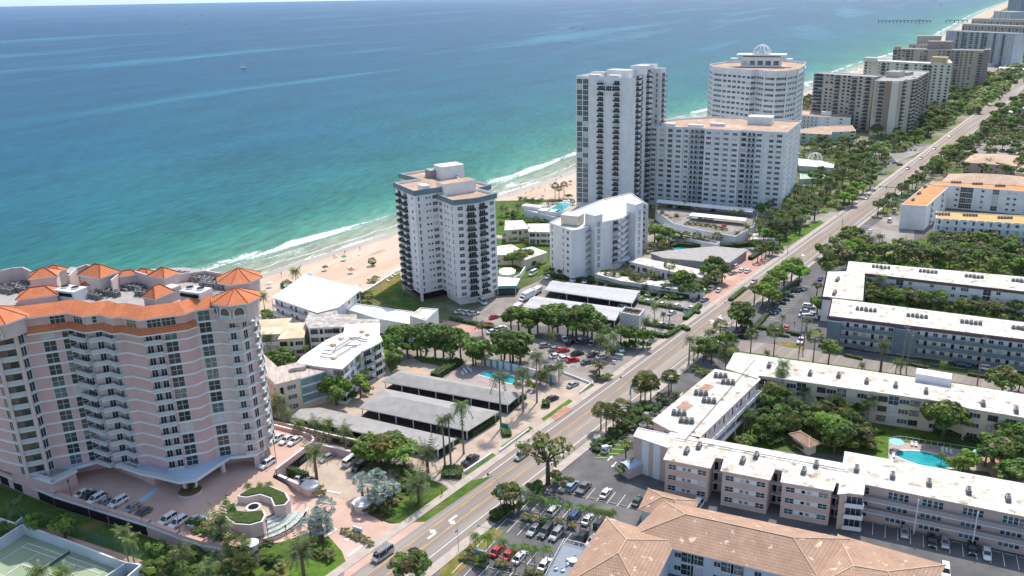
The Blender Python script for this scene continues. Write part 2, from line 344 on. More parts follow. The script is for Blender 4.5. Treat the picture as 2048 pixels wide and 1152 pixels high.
def strip(name,label,m,a,b,za,zb,s0=-300,s1=7000):
    mb=MB(); L_=[s for s in SS if s0<=s<=s1]
    for s,q in zip(L_,L_[1:]):
        fa,fb=(lambda x:coast(x)-a),(lambda x:coast(x)-b)
        mb.face([(*ST(s,fa(s)),za),(*ST(s,fb(s)),zb),(*ST(q,fb(q)),zb),(*ST(q,fa(q)),za)],m)
    return tag(mb.build(name),label,'ground',kind='structure')
strip('wet_beach','damp darker sand along the water edge',wetsand,-6,7,-1.5,-.35)
strip('beach','pale dry beach sand',sand,7,60,-.35,.03)
mb=MB(); L_=SS
for s,q in zip(L_,L_[1:]):
    A=[clampR(ST(s,coast(s)-56),18000),clampR(ST(s,-9000 if abs(s)<9000 else -20000),18000),clampR(ST(q,-9000 if abs(q)<9000 else -20000),18000),clampR(ST(q,coast(q)-56),18000)]
    mb.face([(*p_,-.12) for p_ in A],landm)
tag(mb.build('ground'),'ground of lawns and lots reaching inland','ground',kind='structure')
# ------------------------------------------------------------------ road
def band(name,label,m,o0,o1,z,s0=-80,s1=2200,step=20,thick=0):
    mb=MB(); s=s0
    while s<s1:
        q=min(s+step,s1); c0,c1=cen(s),cen(q); f=lambda o,x: o(x) if callable(o) else o
        P=[ST(s,c0+f(o0,s)),ST(q,c1+f(o0,q)),ST(q,c1+f(o1,q)),ST(s,c0+f(o1,s))]
        if thick: mb.prism(P,z-thick,z,m)
        else: mb.face([(*p_,z) for p_ in P][::-1],m)
        s=q
    return tag(mb.build(name),label,'road',kind='structure') if name else mb
band('road','main coastal road running to the upper right',asphalt,6.5,-7.2,.03)
band('sidewalk','pale sidewalk on the sea side of the road',conc,8.7,6.5,.16,thick=.16)
band('sidewalk','pale sidewalk on the inland side of the road',conc,-7.2,-9.6,.16,s1=170,thick=.16)
band('sidewalk','narrow inland sidewalk further along the road',conc,-7.2,-8.6,.16,s0=170,thick=.16)
def lines(name,label,m,specs,z=.045):
    mb=MB()
    for (o,wd,s0,s1,dash) in specs:
        s=s0
        while s<s1:
            q=min(s+(dash[0] if dash else 15),s1)
            P=[ST(s,cen(s)+o+wd/2),ST(q,cen(q)+o+wd/2),ST(q,cen(q)+o-wd/2),ST(s,cen(s)+o-wd/2)]
            mb.face([(*p_,z) for p_ in P][::-1],m); s=q+(dash[1] if dash else 0)
    tag(mb.build(name),label,'road marking',kind='structure')
lines('yellow_lines','yellow centre lines of the turn lane',yellowp,[(1.75,.16,-80,900,None),(-1.75,.16,-80,900,None),(1.45,.12,-80,900,(3,6)),(-1.45,.12,-80,900,(3,6))])
lines('white_lines','white edge lines of the road',whitep,[(4.9,.2,-80,1200,None),(-5.2,.2,-80,1200,None)])
def arrow(mb,p,a,sc,m,z,turn=1):
    ca,sa=math.cos(a),math.sin(a); T=lambda u,v:(p[0]+(u*ca-v*sa)*sc,p[1]+(u*sa+v*ca)*sc,z)
    if turn:
        k=turn
        mb.face([T(-1.4,-.25*k),T(.2,-.25*k),T(.55,0),T(.55,.5*k),T(.2,.5*k),T(.0,.15*k),T(-1.4,.15*k)][::k],m)
        mb.face([T(.95,.45*k),T(.375,1.25*k),T(-.2,.45*k)][::k],m)
    else:
        mb.face([T(-1.2,-.13),T(.4,-.13),T(.4,.13),T(-1.2,.13)],m); mb.face([T(.4,-.45),T(1.2,0),T(.4,.45)],m)
mb=MB()
for (x,y,a_) in ((902,1040,180),(868,1068,0),(1438,634,180),(1426,643,0),(1604,510,180),(1591,518,0)):
    arrow(mb,G(x,y),RA+R(a_),1.5,whitep,.047,1)
tag(mb.build('turn_arrows'),'white turn arrows between the yellow lines','road marking',kind='structure')
# ------------------------------------------------------------------ sheets given by their outline on the ground
SHN=[0]
def sheet(name,label,m,s,z=.02,zpx=0,cat='ground'):
    SHN[0]+=1; z+=SHN[0]*.0006
    p=GG(pts(s),zpx) if isinstance(s,str) else s
    if area2(p)<0: p=p[::-1]
    mb=MB(); mb.face([(*q,z+zpx) for q in p],m); return tag(mb.build(name),label,cat,kind='structure')
def stsheet(name,label,m,L_,z): return sheet(name,label,m,[ST(*q) for q in L_],z)
# ------------------------------------------------------------------ buildings
glass=M_('window_glass',(.035,.05,.06),(.02,.03,.035),.12,.12,.6)
glassb=M_('bright_glass',(.1,.16,.18),(.04,.07,.08),.25,.15,.6)
glassg=M_('green_glass',(.06,.2,.19),(.03,.12,.12),.25,.2,.6)
frame=M_('window_frame',(.74,.74,.73),None,1,.6,.3)
frameb=M_('bronze_frame',(.16,.13,.1),None,1,.6,.3)
rail=M_('white_railing',(.56,.57,.59),(.48,.49,.51),2,.6,.3,stretch=(6,6,.5))
railg=M_('grey_railing',(.4,.41,.43),(.3,.31,.33),2,.6,.3,stretch=(6,6,.5))
raild=M_('dark_railing',(.06,.07,.08),(.03,.03,.035),2,.6,.3,stretch=(6,6,.5))
tealp=M_('teal_panel',(.12,.42,.42),(.09,.34,.35),.8,.6,.3)
louv=M_('louvre_glass',(.3,.36,.42),(.24,.3,.36),.5,.4,.4)
WG=None
curt=M_('curtained_glass',(.3,.29,.26),(.1,.1,.1),1.5,.3,.5); shut=M_('closed_shutter',(.6,.6,.58),(.5,.5,.49),2,.7,.2)
def winmb(w,h,nx=2,ny=1,g=None,f=None,fw_=.09,d=.1):
    """window: outer frame, recessed pane, mullions. x along wall, -y out, z centred"""
    g=WG if (WG and g in(None,glass)) else (g or glass); f=f or frame; mb=MB()
    mb.face([(-w/2,-.02,-h/2),(w/2,-.02,-h/2),(w/2,-.02,h/2),(-w/2,-.02,h/2)],g)
    for a,b in(((-w/2-fw_,-h/2-fw_),(w/2+fw_,-h/2)),((-w/2-fw_,h/2),(w/2+fw_,h/2+fw_)),((-w/2-fw_,-h/2),(-w/2,h/2)),((w/2,-h/2),(w/2+fw_,h/2))):
        mb.box(((a[0]+b[0])/2,-d/2+.02,a[1]),(b[0]-a[0],d,b[1]-a[1]),f)
    for i in range(1,nx): mb.box((-w/2+w*i/nx,-.04,-h/2),(.07,.05,h),f)
    for i in range(1,ny): mb.box((0,-.04,-h/2+h*i/ny-.035),(w,.05,.07),f)
    return mb
def balc(w,dp,rm,sm,h=1.0,top=False,side=True,door=True,f=None,stuff_=0,dg=None,up=1):
    """balcony: slab, rail, side walls, dark sliding door behind; z=0 is the storey floor"""
    mb=MB(); 
    if door:
        d_=winmb(w*.82,2.15,3,1,dg or glass,f,.06); mb.add(d_,Matrix.Translation((0,0,1.15)))
    mb.box((0,-dp/2,-.16),(w,dp,.2),sm)
    mb.box((0,-dp+.04,.04),(w,.07,h-.04),rm)
    for s in(-1,1): mb.box((s*(w/2-.04),-dp/2,.04),(.07,dp,h-.04),rm)
    if stuff_:
        for k in range(2): mb.box((-w*.25+k*w*.4,-dp*.5,.04),(.6,.5,.8),[frameb,dark][k%2])
    return mb
WT={}; WB='wWvstTmjpgqDcbnC'
RWN=random.Random(5)
def wtype(code):
    """window kinds by code letter -> (object name, MB, z reference 0=centre of storey,1=floor)"""
    global WG
    if code in WT: return WT[code]
    if '~' in code:
        b0=code.split('~')[0]
        if b0 not in WB: WT[code]=wtype(b0); return WT[code]
        WG=[None,glassb,curt,shut][int(code[-1])]; sv=WT.pop(b0,None); t=wtype(b0); WG=None; WT[code]=t
        if sv: WT[b0]=sv
        return t
    c=code[0]; r=None
    if c=='w': r=('window',winmb(1.4,1.2,2,1),0)
    elif c=='W': r=('window',winmb(2.5,1.3,3,1),0)
    elif c=='v': r=('window',winmb(1.9,1.25,2,2),0)
    elif c=='s': r=('window',winmb(.75,.75,1,1),0)
    elif c=='t': r=('window',winmb(.6,1.5,1,2),0)
    elif c=='T': r=('window',winmb(.85,1.7,1,2),0)
    elif c=='k': r=('window',winmb(.85,1.7,1,2,glassb),0)
    elif c=='x': r=('window',winmb(2.5,1.3,3,1,glassb),0)
    elif c=='g': r=('glass_wall',winmb(3.0,2.5,3,2),0)
    elif c=='G': r=('glass_wall',winmb(3.4,2.75,4,2,glassb),0)
    elif c=='q': r=('glass_wall',winmb(3.0,2.75,3,3,glass,frame,.12),0)
    elif c=='d': r=('door',winmb(.9,2.05,1,1,dark,frame,.05),.08)
    elif c=='D': r=('sliding_door',winmb(2.4,2.1,2,1,glass),.08)
    elif c=='p': r=('window',winmb(2.5,2.5,2,2,glass,frame,.1),0)
    elif c=='P': r=('window',winmb(2.5,2.5,2,2,glassb,frame,.1),0)
    elif c=='b': r=('balcony',balc(3.2,1.3,railg,white,1,stuff_=1),1)
    elif c=='B': r=('balcony',balc(4.2,1.4,rail,white,1),1)
    elif c=='c': r=('balcony',balc(3.4,1.2,raild,white,1),1)
    elif c=='C': r=('balcony',balc(4.4,1.6,raild,white,.95),1)
    elif c=='n': r=('balcony',balc(4.0,.9,white,white,.9),1)
    elif c=='K': r=('balcony',balc(4.2,1.5,louv,white,1.0),1)
    elif c=='m': r=('window',winmb(1.3,1.1,2,1,glass,frame,.05),0)
    elif c=='j': r=('window',winmb(2.2,1.5,2,1,glass,frameb),0)
    elif c=='o': r=('loggia',winmb(3.4,2.2,1,1,dark,frame,.12),0)
    elif c=='l': r=('louvre_panel',winmb(1.7,2.1,3,2,louv,frame,.12),0)
    elif c=='a': r=('teal_panel',winmb(1.1,2.5,1,1,tealp,frame,.04,.25),0)
    WT[code]=r+(r[1].mesh(r[0]),); return WT[code]
FOOT=[]; SPL={}
class Bld:
    def __init__(s,name,label,cat,base,group=None):
        s.o=empty(name,(*base,0),label,cat,group); s.w={}
    def mass(s,p,z0,z1,wm,rm,par=.5,nm='wall',ov=0,parm=None,rn='roof'):
        """walls + flat roof with a parapet (or an overhanging slab when ov>0). p world xy"""
        if area2(p)<0: p=p[::-1]
        FOOT.append(p); mb=MB(); n=len(p)
        for i in range(n):
            j=(i+1)%n; mb.face([(*p[i],z0),(*p[j],z0),(*p[j],z1),(*p[i],z1)],wm)
        mb.build(nm,s.o); rb=MB()
        if ov>0:
            q=inset(p,-ov); rb.prism(q,z1,z1+.3,parm or wm,rm,True); rb.build(rn,s.o)
        else:
            q=inset(p,.3); zr=z1-par
            for i in range(n):
                j=(i+1)%n
                rb.face([(*p[i],z1),(*p[j],z1),(*q[j],z1),(*q[i],z1)],parm or white)
                rb.face([(*q[j],zr),(*q[i],zr),(*q[i],z1),(*q[j],z1)],parm or white)
            rb.face([(*c,zr) for c in q],rm); rb.build(rn,s.o)
    def band(s,p,z0,z1,out,m,name='fascia'):
        """ring standing proud of the wall"""
        a=inset(p,-out); b=inset(p,.05); mb=MB(); n=len(a)
        for i in range(n):
            j=(i+1)%n
            mb.face([(*a[i],z0),(*a[j],z0),(*a[j],z1),(*a[i],z1)],m); mb.face([(*a[i],z1),(*a[j],z1),(*b[j],z1),(*b[i],z1)],m)
            mb.face([(*b[i],z0),(*b[j],z0),(*a[j],z0),(*a[i],z0)],m)
        return mb.build(name,s.o)
    def put(s,code,x,y,z,rz):
        q=RWN.random()
        if len(code)==1 and code in WB and q<.34: code+='~'+('1' if q<.14 else ('2' if q<.27 else '3'))
        s.w.setdefault(wtype(code)[0],[]).append((code,x,y,z,rz))
    def face(s,A,B,z0,n,fh,pat,edge=.5,skip=(),m0=None):
        """A,B world xy, left to right seen from outside. pat: codes, spaces widen; or list of (pos,code)"""
        ax,ay=A; bx,by=B; L_=math.hypot(bx-ax,by-ay); rz=math.atan2(by-ay,bx-ax)
        ox,oy=math.sin(rz)*.03,-math.cos(rz)*.03
        if isinstance(pat,str): K=len(pat); P=[((i+.5)/K,c) for i,c in enumerate(pat) if c not in ' .']
        else: P=pat
        for k in range(n):
            for (u,c) in P:
                if (k,u) in skip: continue
                t_=wtype(c); zz=z0+k*fh+(fh*.5 if t_[2]==0 else (1.12 if t_[2]==.08 else .05))
                s.put(c,ax+(bx-ax)*u+ox,ay+(by-ay)*u+oy,zz,rz)
    def slabs(s,A,B,z0,n,fh,out,m,h=.25,name='floor_band',ext=0,first=0):
        """thin bands at each storey, one per part"""
        ax,ay=A; bx,by=B; L_=math.hypot(bx-ax,by-ay); rz=math.atan2(by-ay,bx-ax); c=((ax+bx)/2,(ay+by)/2)
        mb=MB(); mb.box((0,-out/2,-h/2),(L_+ext,out,h),m); me=mb.mesh(name)
        for k in range(first,n): link(name,me,s.o,(c[0],c[1],z0+k*fh),rz)
    def box(s,name,c,d,m,a=0,mt=None): mb=MB(); mb.box(c,d,m,a,mt); return mb.build(name,s.o)
    def done(s):
        def split(code):
            if code not in SPL:
                w=wtype(code)[1]; a,p_=MB(),MB(); G_=(glass,glassb,glassg,curt,shut,louv)
                for f,k in zip(w.f,w.m): (p_ if w.mats[k] in G_ else a).face([w.v[i] for i in f],w.mats[k])
                SPL[code]=(a.mesh('window'),p_.mesh('pane'))
            return SPL[code]
        cx=s.o.location
        for nm,L_ in s.w.items():
            L_.sort(key=lambda t:t[1]**2+t[2]**2+(t[3]-H)**2)
            for (c,x,y,z,rz) in L_[:99]:
                if nm in('window','glass_wall') and x*x+y*y<72000:
                    a,p_=split(c); sub('pane',p_,link(nm,a,s.o,(x,y,z),rz))
                else: link(nm,wtype(c)[3],s.o,(x,y,z),rz)
            if len(L_)>99:
                mb=MB()
                for (c,x,y,z,rz) in L_[99:]:
                    mb.add(wtype(c)[1],Matrix.Translation((x,y,z))@Matrix.Rotation(rz,4,'Z'))
                o=mb.build(nm,s.o); o['kind']='stuff'
        s.w={}
def lerp(a,b,t): return (a[0]+(b[0]-a[0])*t,a[1]+(b[1]-a[1])*t)
def ctr(p): return (sum(q[0] for q in p)/len(p),sum(q[1] for q in p)/len(p))
def hip(mb,p,z,h,m,ov=.5,mu=None,ridge=None,inn=.5):
    """hip roof over a quad p (world, any order around); ridge along the longer axis"""
    if area2(p)<0: p=p[::-1]
    p=inset(p,-ov); l0=math.dist(p[0],p[1]); l1=math.dist(p[1],p[2])
    if l0<l1: p=p[1:]+p[:1]; l0,l1=l1,l0
    m0,m1=lerp(p[0],p[3],.5),lerp(p[1],p[2],.5); k=min(.5,l1*inn/l0)
    r0,r1=lerp(m0,m1,k),lerp(m0,m1,1-k); R0,R1=(*r0,z+h),(*r1,z+h); P=[(*q,z) for q in p]
    mb.face([P[0],P[1],R1,R0],m)
    mb.face([P[1],P[2],R1],m); mb.face([P[2],P[3],R0,R1],m); mb.face([P[3],P[0],R0],m)
    mb.prism(p,z-.25,z-.01,mu or white,None,True)
    if m.name in('orange_tile','terracotta_tile'):
        rc=M_('ridge_tile',(.32,.09,.03),None,1) if m.name[0]=='o' else M_('ridge_tan',(.6,.42,.3),None,1)
        for q in((P[0],R0),(P[3],R0),(P[1],R1),(P[2],R1),(R0,R1)): mb.beam(q[0],q[1],.22,rc)
def pyramid(mb,c,r,z,h,m,n=8,a0=0,mu=None):
    P=[(c[0]+r*math.cos(a0+2*math.pi*k/n),c[1]+r*math.sin(a0+2*math.pi*k/n)) for k in range(n)]
    mb.prism(P,z-.3,z-.01,mu or white,None,True)
    for k in range(n): mb.face([(*P[k],z),(*P[(k+1)%n],z),(*c,z+h)],m)
    if m.name=='orange_tile':
        for k in range(n): mb.beam((*P[k],z+.02),(*c,z+h+.02),.16,M_('ridge_tile',(.32,.09,.03),None,1))
# rooftop air conditioners: one mesh, many things
acgrey=M_('ac_casing',(.42,.42,.42),(.34,.34,.33),2,.6,.3)
def acmesh():
    mb=MB(); mb.box((0,0,.12),(.95,.95,.95),acgrey); mb.cyl((0,0,1.07),.38,.06,black,10)
    for s in(-1,1):
        for k in range(4): mb.box((0,s*.485,.25+k*.2),(.8,.02,.1),black); mb.box((s*.485,0,.25+k*.2),(.02,.8,.1),black)
    mb.box((0,0,0),(1.2,1.2,.12),frameb); return mb.mesh('air_conditioner')
ACM=acmesh()
def ac(x,y,z,rz,place,desc='boxy grey air conditioner',sc=1.0):
    o=link('air_conditioner',ACM,None,(x,y,z),rz,(sc,sc,sc)); tag(o,None,'air conditioner','air conditioners on the roofs'); inset_label(o,desc,place,(x,y,z)); return o
def acrow(px,z,n,dirdeg,place,desc='boxy grey air conditioner',step=1.35,sc=1.0,rows=1,jit=0):
    p=G(*px,z); a=R(dirdeg)
    for r in range(rows):
        for i in range(n):
            k=i-(n-1)/2; x=p[0]+math.cos(a)*k*step-math.sin(a)*r*1.5; y=p[1]+math.sin(a)*k*step+math.cos(a)*r*1.5
            ac(x+jit*random.uniform(-1,1),y+jit*random.uniform(-1,1),z,a,place,desc,sc)
# ================================================================== high towers
D2=lambda a:(math.cos(R(a)),math.sin(R(a)))
def off(p,a,d): c,s=D2(a); return (p[0]+c*d,p[1]+s*d)
def rect(A,B,dep):
    """A->B is the front (left to right seen from outside); depth away from the viewer"""
    a=math.degrees(math.atan2(B[1]-A[1],B[0]-A[0]))+90; return [A,B,off(B,a,dep),off(A,a,dep)]
def isect(a,b,c,d):
    x1,y1,x2,y2,x3,y3,x4,y4=*a,*b,*c,*d; k=(x1-x2)*(y3-y4)-(y1-y2)*(x3-x4)
    return (((x1*y2-y1*x2)*(x3-x4)-(x1-x2)*(x3*y4-y3*x4))/k,((x1*y2-y1*x2)*(y3-y4)-(y1-y2)*(x3*y4-y3*x4))/k)
# ---- white cross-shaped tower with slate roof band
PL=GG(pts('789.6,365 828.5,381.4 886,372.9 934,366 893,338 879.3,335.6 800.3,347 840,357'),44)
PR=GG(pts('906.4,400 951.6,395.5 990,386.4 952.7,376.3 979.2,369 929,355.4'),41.5)
inn=isect(PL[1],PL[2],PR[0],G(878.2,388.7,41.5))
b=Bld('apartment_tower','white cross-plan beachfront tower with slate roof band and dark balconies','apartment tower',ctr(PL+PR))
b.mass(PL,3.2,44,white,rooftan,.9); b.band(PL,42.1,44.05,.55,tealdark)
PRf=[inn]+PR+[lerp(PL[3],PL[2],.3)]
b.mass(PRf,3.2,41.5,white,rooftan,.9); b.band(PRf,39.6,41.55,.55,tealdark)
for A,B_,pt in((PL[0],PL[1],[(.22,'c'),(.52,'c'),(.86,'m')]),(PL[1],inn,[(.16,'t'),(.5,'s'),(.64,'s'),(.86,'v')]),(PL[6],PL[7],[(.5,'m')])): b.face(A,B_,3.2,15,2.58,pt)
for A,B_,pt in((inn,PR[0],[(.16,'v'),(.45,'s'),(.62,'s'),(.9,'t')]),(PR[0],PR[1],[(.28,'v'),(.75,'c')]),(PR[1],PR[2],[(.3,'c'),(.8,'v')])): b.face(A,B_,3.2,14,2.58,pt)
# piloti storey
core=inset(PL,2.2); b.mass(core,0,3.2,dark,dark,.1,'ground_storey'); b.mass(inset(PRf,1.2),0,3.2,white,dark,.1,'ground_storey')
for p_ in inset(PL,.5): b.box('pillar',(p_[0],p_[1],0),(.8,.8,3.2),white,R(-56))
mc=ctr(GG(pts('876,345 918,341 915,352 884,360'),44)); a_=R(-57)
b.box('penthouse',(mc[0],mc[1],43),(7,10,5.2),white,a_,roofclean)
b.box('penthouse',(mc[0]-6,mc[1]+1,43),(5,6,3.2),greym,a_,roofgrey)
q=ctr(GG(pts('886,373 934,366 925,362'),44)); b.box('penthouse',(q[0]-.5,q[1]-.5,39),(14,6,6.2),white,R(34),rooftan)
q=G(848,376,44); b.box('mechanical_box',(q[0],q[1],43.1),(4.5,3,2.2),white,a_)
b.done()
# ---- tallest white tower
A1,B1=(17,458),(47,441.5); M1=rect(A1,B1,20)
b=Bld('apartment_tower','tallest white tower with blank front panels and a glazed left corner','apartment tower',ctr(M1))
b.mass(M1,0,71,white,roofw,1.6)
b.face(A1,B1,3,24,2.78,[(.06,'q'),(.165,'q'),(.42,'c'),(.69,'c')])
b.slabs(A1,off(A1,-29,7.8),3,25,2.78,.5,white,.35)
b.face(B1,M1[2],3,25,2.78,[(.1,'C'),(.42,'D'),(.8,'C')])
M2=rect((46,462),(54,459.5),1); a2=57; M2=[(46,462),(54,459.5),off((54,459.5),a2,14),off((46,462),a2,14)]
b.mass(M2,0,75.5,white,roofclean,.5); b.face(M2[1],M2[2],3,26,2.72,[(.28,'K'),(.75,'T')])
M3=[off(M2[1],a2,9),off(off(M2[1],a2,9),-29,4.5),off(off(M2[1],a2,15),-29,4.5),off(M2[2],a2,1)]
b.mass(M3,0,73.5,white,roofclean,.5); b.face(M3[0],M3[1],3,25,2.74,[(.5,'T')]); b.face(M3[1],M3[2],3,25,2.74,[(.5,'K')])
q=ctr(M1); b.box('penthouse',(q[0]+4,q[1]+2,69.5),(13,8,4.2),white,R(-29),roofw); b.box('penthouse',(q[0]-7,q[1]+5,69.5),(8,6,3),white,R(-29),rooftan)
for t_ in(.3,.62): q=lerp(A1,B1,t_); b.box('parapet_wing',(q[0]+1.2,q[1]+2,70.8),(6,4,1.1),white,R(-29))
q=lerp(A1,B1,.555); b.box('crown_balcony',(q[0]-.4,q[1]-.8,63.6),(9,1.8,.5),white,R(-29)); b.box('crown_balcony',(q[0]-.4,q[1]-.5,66.6),(9.5,2.2,.4),cream,R(-29)); b.face(lerp(A1,B1,.4),lerp(A1,B1,.71),64,1,2.6,'ggg')
b.done()
# ---- wide white slab
p0,p1,p2,p3=G(1300,250.5,44),G(1480,261,44),G(1573,264.5,44),G(1603,241,44); back=off(p0,64,24)
P=[p0,lerp(p0,p1,.38),off(lerp(p0,p1,.38),64,1.5),off(lerp(p0,p1,.62),64,1.5),lerp(p0,p1,.62),p1,off(p1,64,2.0),p2,p3,off(p3,155,50),off(p0,64,22)]
b=Bld('apartment_tower','wide white slab block with rows of bays and brown gravel roof','apartment block',ctr(P))
b.mass(P,0,44,white,rooftan,.8); 
b.face(P[0],P[1],2,15,2.75,'xWjW'); b.face(P[2],P[3],2,15,2.75,'WKK'); b.face(P[4],P[5],2,15,2.75,'WWxW'); b.face(P[6],P[7],2,15,2.75,[(.08,'j'),(.25,'K'),(.42,'x'),(.7,'W'),(.86,'W')])
b.face(p2,p3,2,15,2.75,'m.mm.mm.m')
for A,B_ in((P[0],P[1]),(P[2],P[3]),(P[4],P[5]),(P[6],P[7])):
    n_=4; 
    for i in range(1,n_): q=lerp(A,B_,i/n_); b.box('pilaster',(q[0],q[1]-.25,0),(.5,.9,44.3),white,R(-25))
q=ctr(GG(pts('1505,238 1540,238 1535,252 1506,252'),44)); b.box('penthouse',(q[0],q[1],43),(13,8,4.5),white,R(-25),roofclean)
for (x,y) in((1340,252),(1395,255),(1440,252)): q=G(x,y,44); b.box('roof_hut',(q[0],q[1]+6,43.1),(8,3,1.6),white,R(-25))
b.done()
# ---- domed curved tower
zt=68; P=GG(pts('1420,128 1428,133 1446,135 1475,137 1503,139.5 1514,138.5 1530,141 1552,142 1575,141 1596,137.5 1608,131 1612,124'),zt)
P+=[off(P[-1],110,22),off(P[0],55,26)]
b=Bld('apartment_tower','white curved tower crowned by an open dome frame','apartment tower',ctr(P))
b.mass(P,0,zt,white,rooftan,1.2)
for i in range(11):
    A,B_=P[i],P[i+1]; L_=math.dist(A,B_); k=max(1,round(L_/3.6)); b.face(A,B_,2,20,3.15,('xWx' if i%2 else 'WxW')[:k]*2 if k<3 else 'WxWxWx'[:k])
    if i not in(4,): b.slabs(A,B_,2.2,21,3.15,.35,white,.35)
    if i not in(4,): b.box('pilaster',(A[0],A[1]-.3,0),(.8,.9,zt),white,0)
cc=ctr(GG(pts('1478,133 1560,133'),zt)); cc=(cc[0]+4,cc[1]+12)
b.box('lantern',(cc[0],cc[1],zt-1),(24,12,6),white,R(-20),roofclean); b.face(off((cc[0]-11.3,cc[1]+4.1),-110,6),off((cc[0]+11.3,cc[1]-4.1),-110,6),zt-.4,1,4,'ggggg')
b.box('lantern_cornice',(cc[0],cc[1],zt+6),(30,13,.6),white,R(-20)) 
mb=MB(); rr=5.6
for k in range(6):
    a=math.pi*k/6; mb.tube([(cc[0]+math.cos(a)*rr*math.cos(t),cc[1]+math.sin(a)*rr*math.cos(t),zt+6.5+rr*math.sin(t)) for t in[math.pi*j/14 for j in range(15)]],.35,white,5)
mb.tube([(cc[0]+rr*math.cos(t),cc[1]+rr*math.sin(t),zt+6.8) for t in[math.pi*2*j/16 for j in range(17)]],.4,white,5); mb.build('dome_frame',b.o)
mb=MB(); pyramid(mb,cc,4.5,zt+6.6,3.4,white,10); mb.build('dome',b.o)
for s_ in(-1,1): b.box('pergola',(cc[0]+s_*14,cc[1]-s_*5,zt+3.5),(8,6,.4),white,R(-20))
b.done()
# ---- far towers
beige=M_('beige_concrete',(.56,.49,.41),(.5,.43,.36),.1,.9,.2); brown=M_('brown_panel',(.34,.27,.23),(.3,.24,.2),.1,.9,.2); creamc=M_('cream_concrete',(.72,.67,.57),(.66,.61,.52),.1,.9,.2)
a0,a1=G(1628,146,44),G(1748,154,44)
b=Bld('apartment_tower','beige twin-winged block with dark balconies and a tall pale end wall','apartment block',ctr([a0,a1]))
b.mass(rect(a0,a1,17),0,44,beige,roofgrey,.6); b.face(a0,a1,1,15,2.88,[(.06,'C'),(.13,'C'),(.24,'j'),(.32,'j'),(.42,'C'),(.53,'j'),(.61,'j'),(.7,'C'),(.8,'j'),(.92,'C')])
Q=[(259,677),(273,667),(296,688),(333,749),(319,762),(283,716)]; b.mass(Q,0,44,beige,roofgrey,.6)
b.face(Q[0],lerp(Q[0],Q[1],.5),1,15,2.88,[(.25,'t'),(.7,'C')]); q=lerp(Q[0],Q[1],.62); b.box('end_panel',(q[0]+.2,q[1]-.2,0),(4,.8,44.2),brown,R(-34)); q=lerp(Q[0],Q[1],.88); b.box('end_panel',(q[0]+.6,q[1]-.2,0),(5,1.6,44.4),creamc,R(-34))
b.face(Q[1],Q[2],1,15,2.88,'tC.C'); b.face(Q[2],Q[3],1,15,2.88,'CjC.CjC.C')
q=ctr(Q); b.box('penthouse',(q[0]-6,q[1],43),(16,10,5),beige,R(50),roofgrey); b.box('penthouse',(q[0]+8,q[1]+14,43),(14,9,3),roofgrey,R(50))
for i in range(4): q=lerp(Q[1],Q[3],.2+i*.22); b.box('fin',(q[0]+1.5,q[1]-1,0),(1,3,44),beige,R(50))
b.done()
a0,a1,a2_=G(1729,120,42),G(1866,127,42),G(1905,128,42)
b=Bld('apartment_tower','cream block with arched roof house and white roof','apartment block',ctr([a0,a1]))
b.mass(rect(a0,a1,16),0,42,creamc,roofclean,.5); b.face(a0,a1,1,14,2.85,'jm.mCj.jmC.jmCC')
Q=[a1,a2_,off(a2_,69,45),off(a1,69,45)]; b.mass(Q,0,43,creamc,roofclean,.5); b.face(a1,a2_,1,14,2.85,'jjj'); b.face(a2_,Q[2],1,14,2.85,'m.m.m.m.m')
q=G(1880,118,46); b.box('penthouse',(q[0],q[1],41),(14,10,7),M_('ochre_stucco',(.66,.5,.27),None,.2),R(-35)); q=G(1736,117,44); b.box('penthouse',(q[0]+3,q[1],41),(12,8,4),creamc,R(-45))
b.done()
a0,a1=G(1787,97,45),G(1968,101,45); tanc=M_('tan_concrete',(.5,.42,.35),(.45,.38,.31),.1,.9,.2)
b=Bld('apartment_tower','tan slab with dark balcony stripes and a brown right end','apartment block',ctr([a0,a1]))
Q=rect(a0,a1,20); b.mass(Q,0,45,tanc,roofgrey,.6); b.face(a0,a1,1,15,2.88,'CjjCj.jC..jjCjCjjj.C'); b.mass([a1,off(a1,-29,6),off(off(a1,-29,6),62,20),Q[2]],0,46,brown,roofgrey,.6)
q=G(1884,97,45); b.box('penthouse',(q[0],q[1]+6,44),(26,14,9),brown,R(-29),roofgrey); q=G(1790,96,46); b.box('penthouse',(q[0]+4,q[1]+2,44),(6,8,4),tanc,R(-29))
b.done()
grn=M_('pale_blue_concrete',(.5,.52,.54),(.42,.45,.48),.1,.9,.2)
def farslab(x0,y0,x1,y1,z,dep,wm_,pat,fl,label,name='apartment_tower',rm=None,fh=2.9):
    A,B_=G(x0,y0,z),G(x1,y1,z); Q=rect(A,B_,dep); b=Bld(name,label,'apartment block',ctr(Q)); b.mass(Q,0,z,wm_,rm or roofgrey,.6); b.face(A,B_,1,fl,fh,pat); return b,A,B_
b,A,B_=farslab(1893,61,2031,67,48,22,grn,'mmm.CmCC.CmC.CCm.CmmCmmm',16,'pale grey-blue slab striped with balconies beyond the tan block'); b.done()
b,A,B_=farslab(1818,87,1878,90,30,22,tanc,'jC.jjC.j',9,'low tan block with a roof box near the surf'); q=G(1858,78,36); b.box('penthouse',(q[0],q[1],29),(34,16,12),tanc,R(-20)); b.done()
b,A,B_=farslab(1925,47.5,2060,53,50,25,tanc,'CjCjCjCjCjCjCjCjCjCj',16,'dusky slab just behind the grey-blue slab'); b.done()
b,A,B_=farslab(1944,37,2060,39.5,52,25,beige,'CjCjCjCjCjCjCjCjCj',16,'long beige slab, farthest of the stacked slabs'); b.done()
b,A,B_=farslab(1988,22,2022,24,30,60,grn,'CjCjCj',9,'hazy low block right of the far surf line'); b.done()
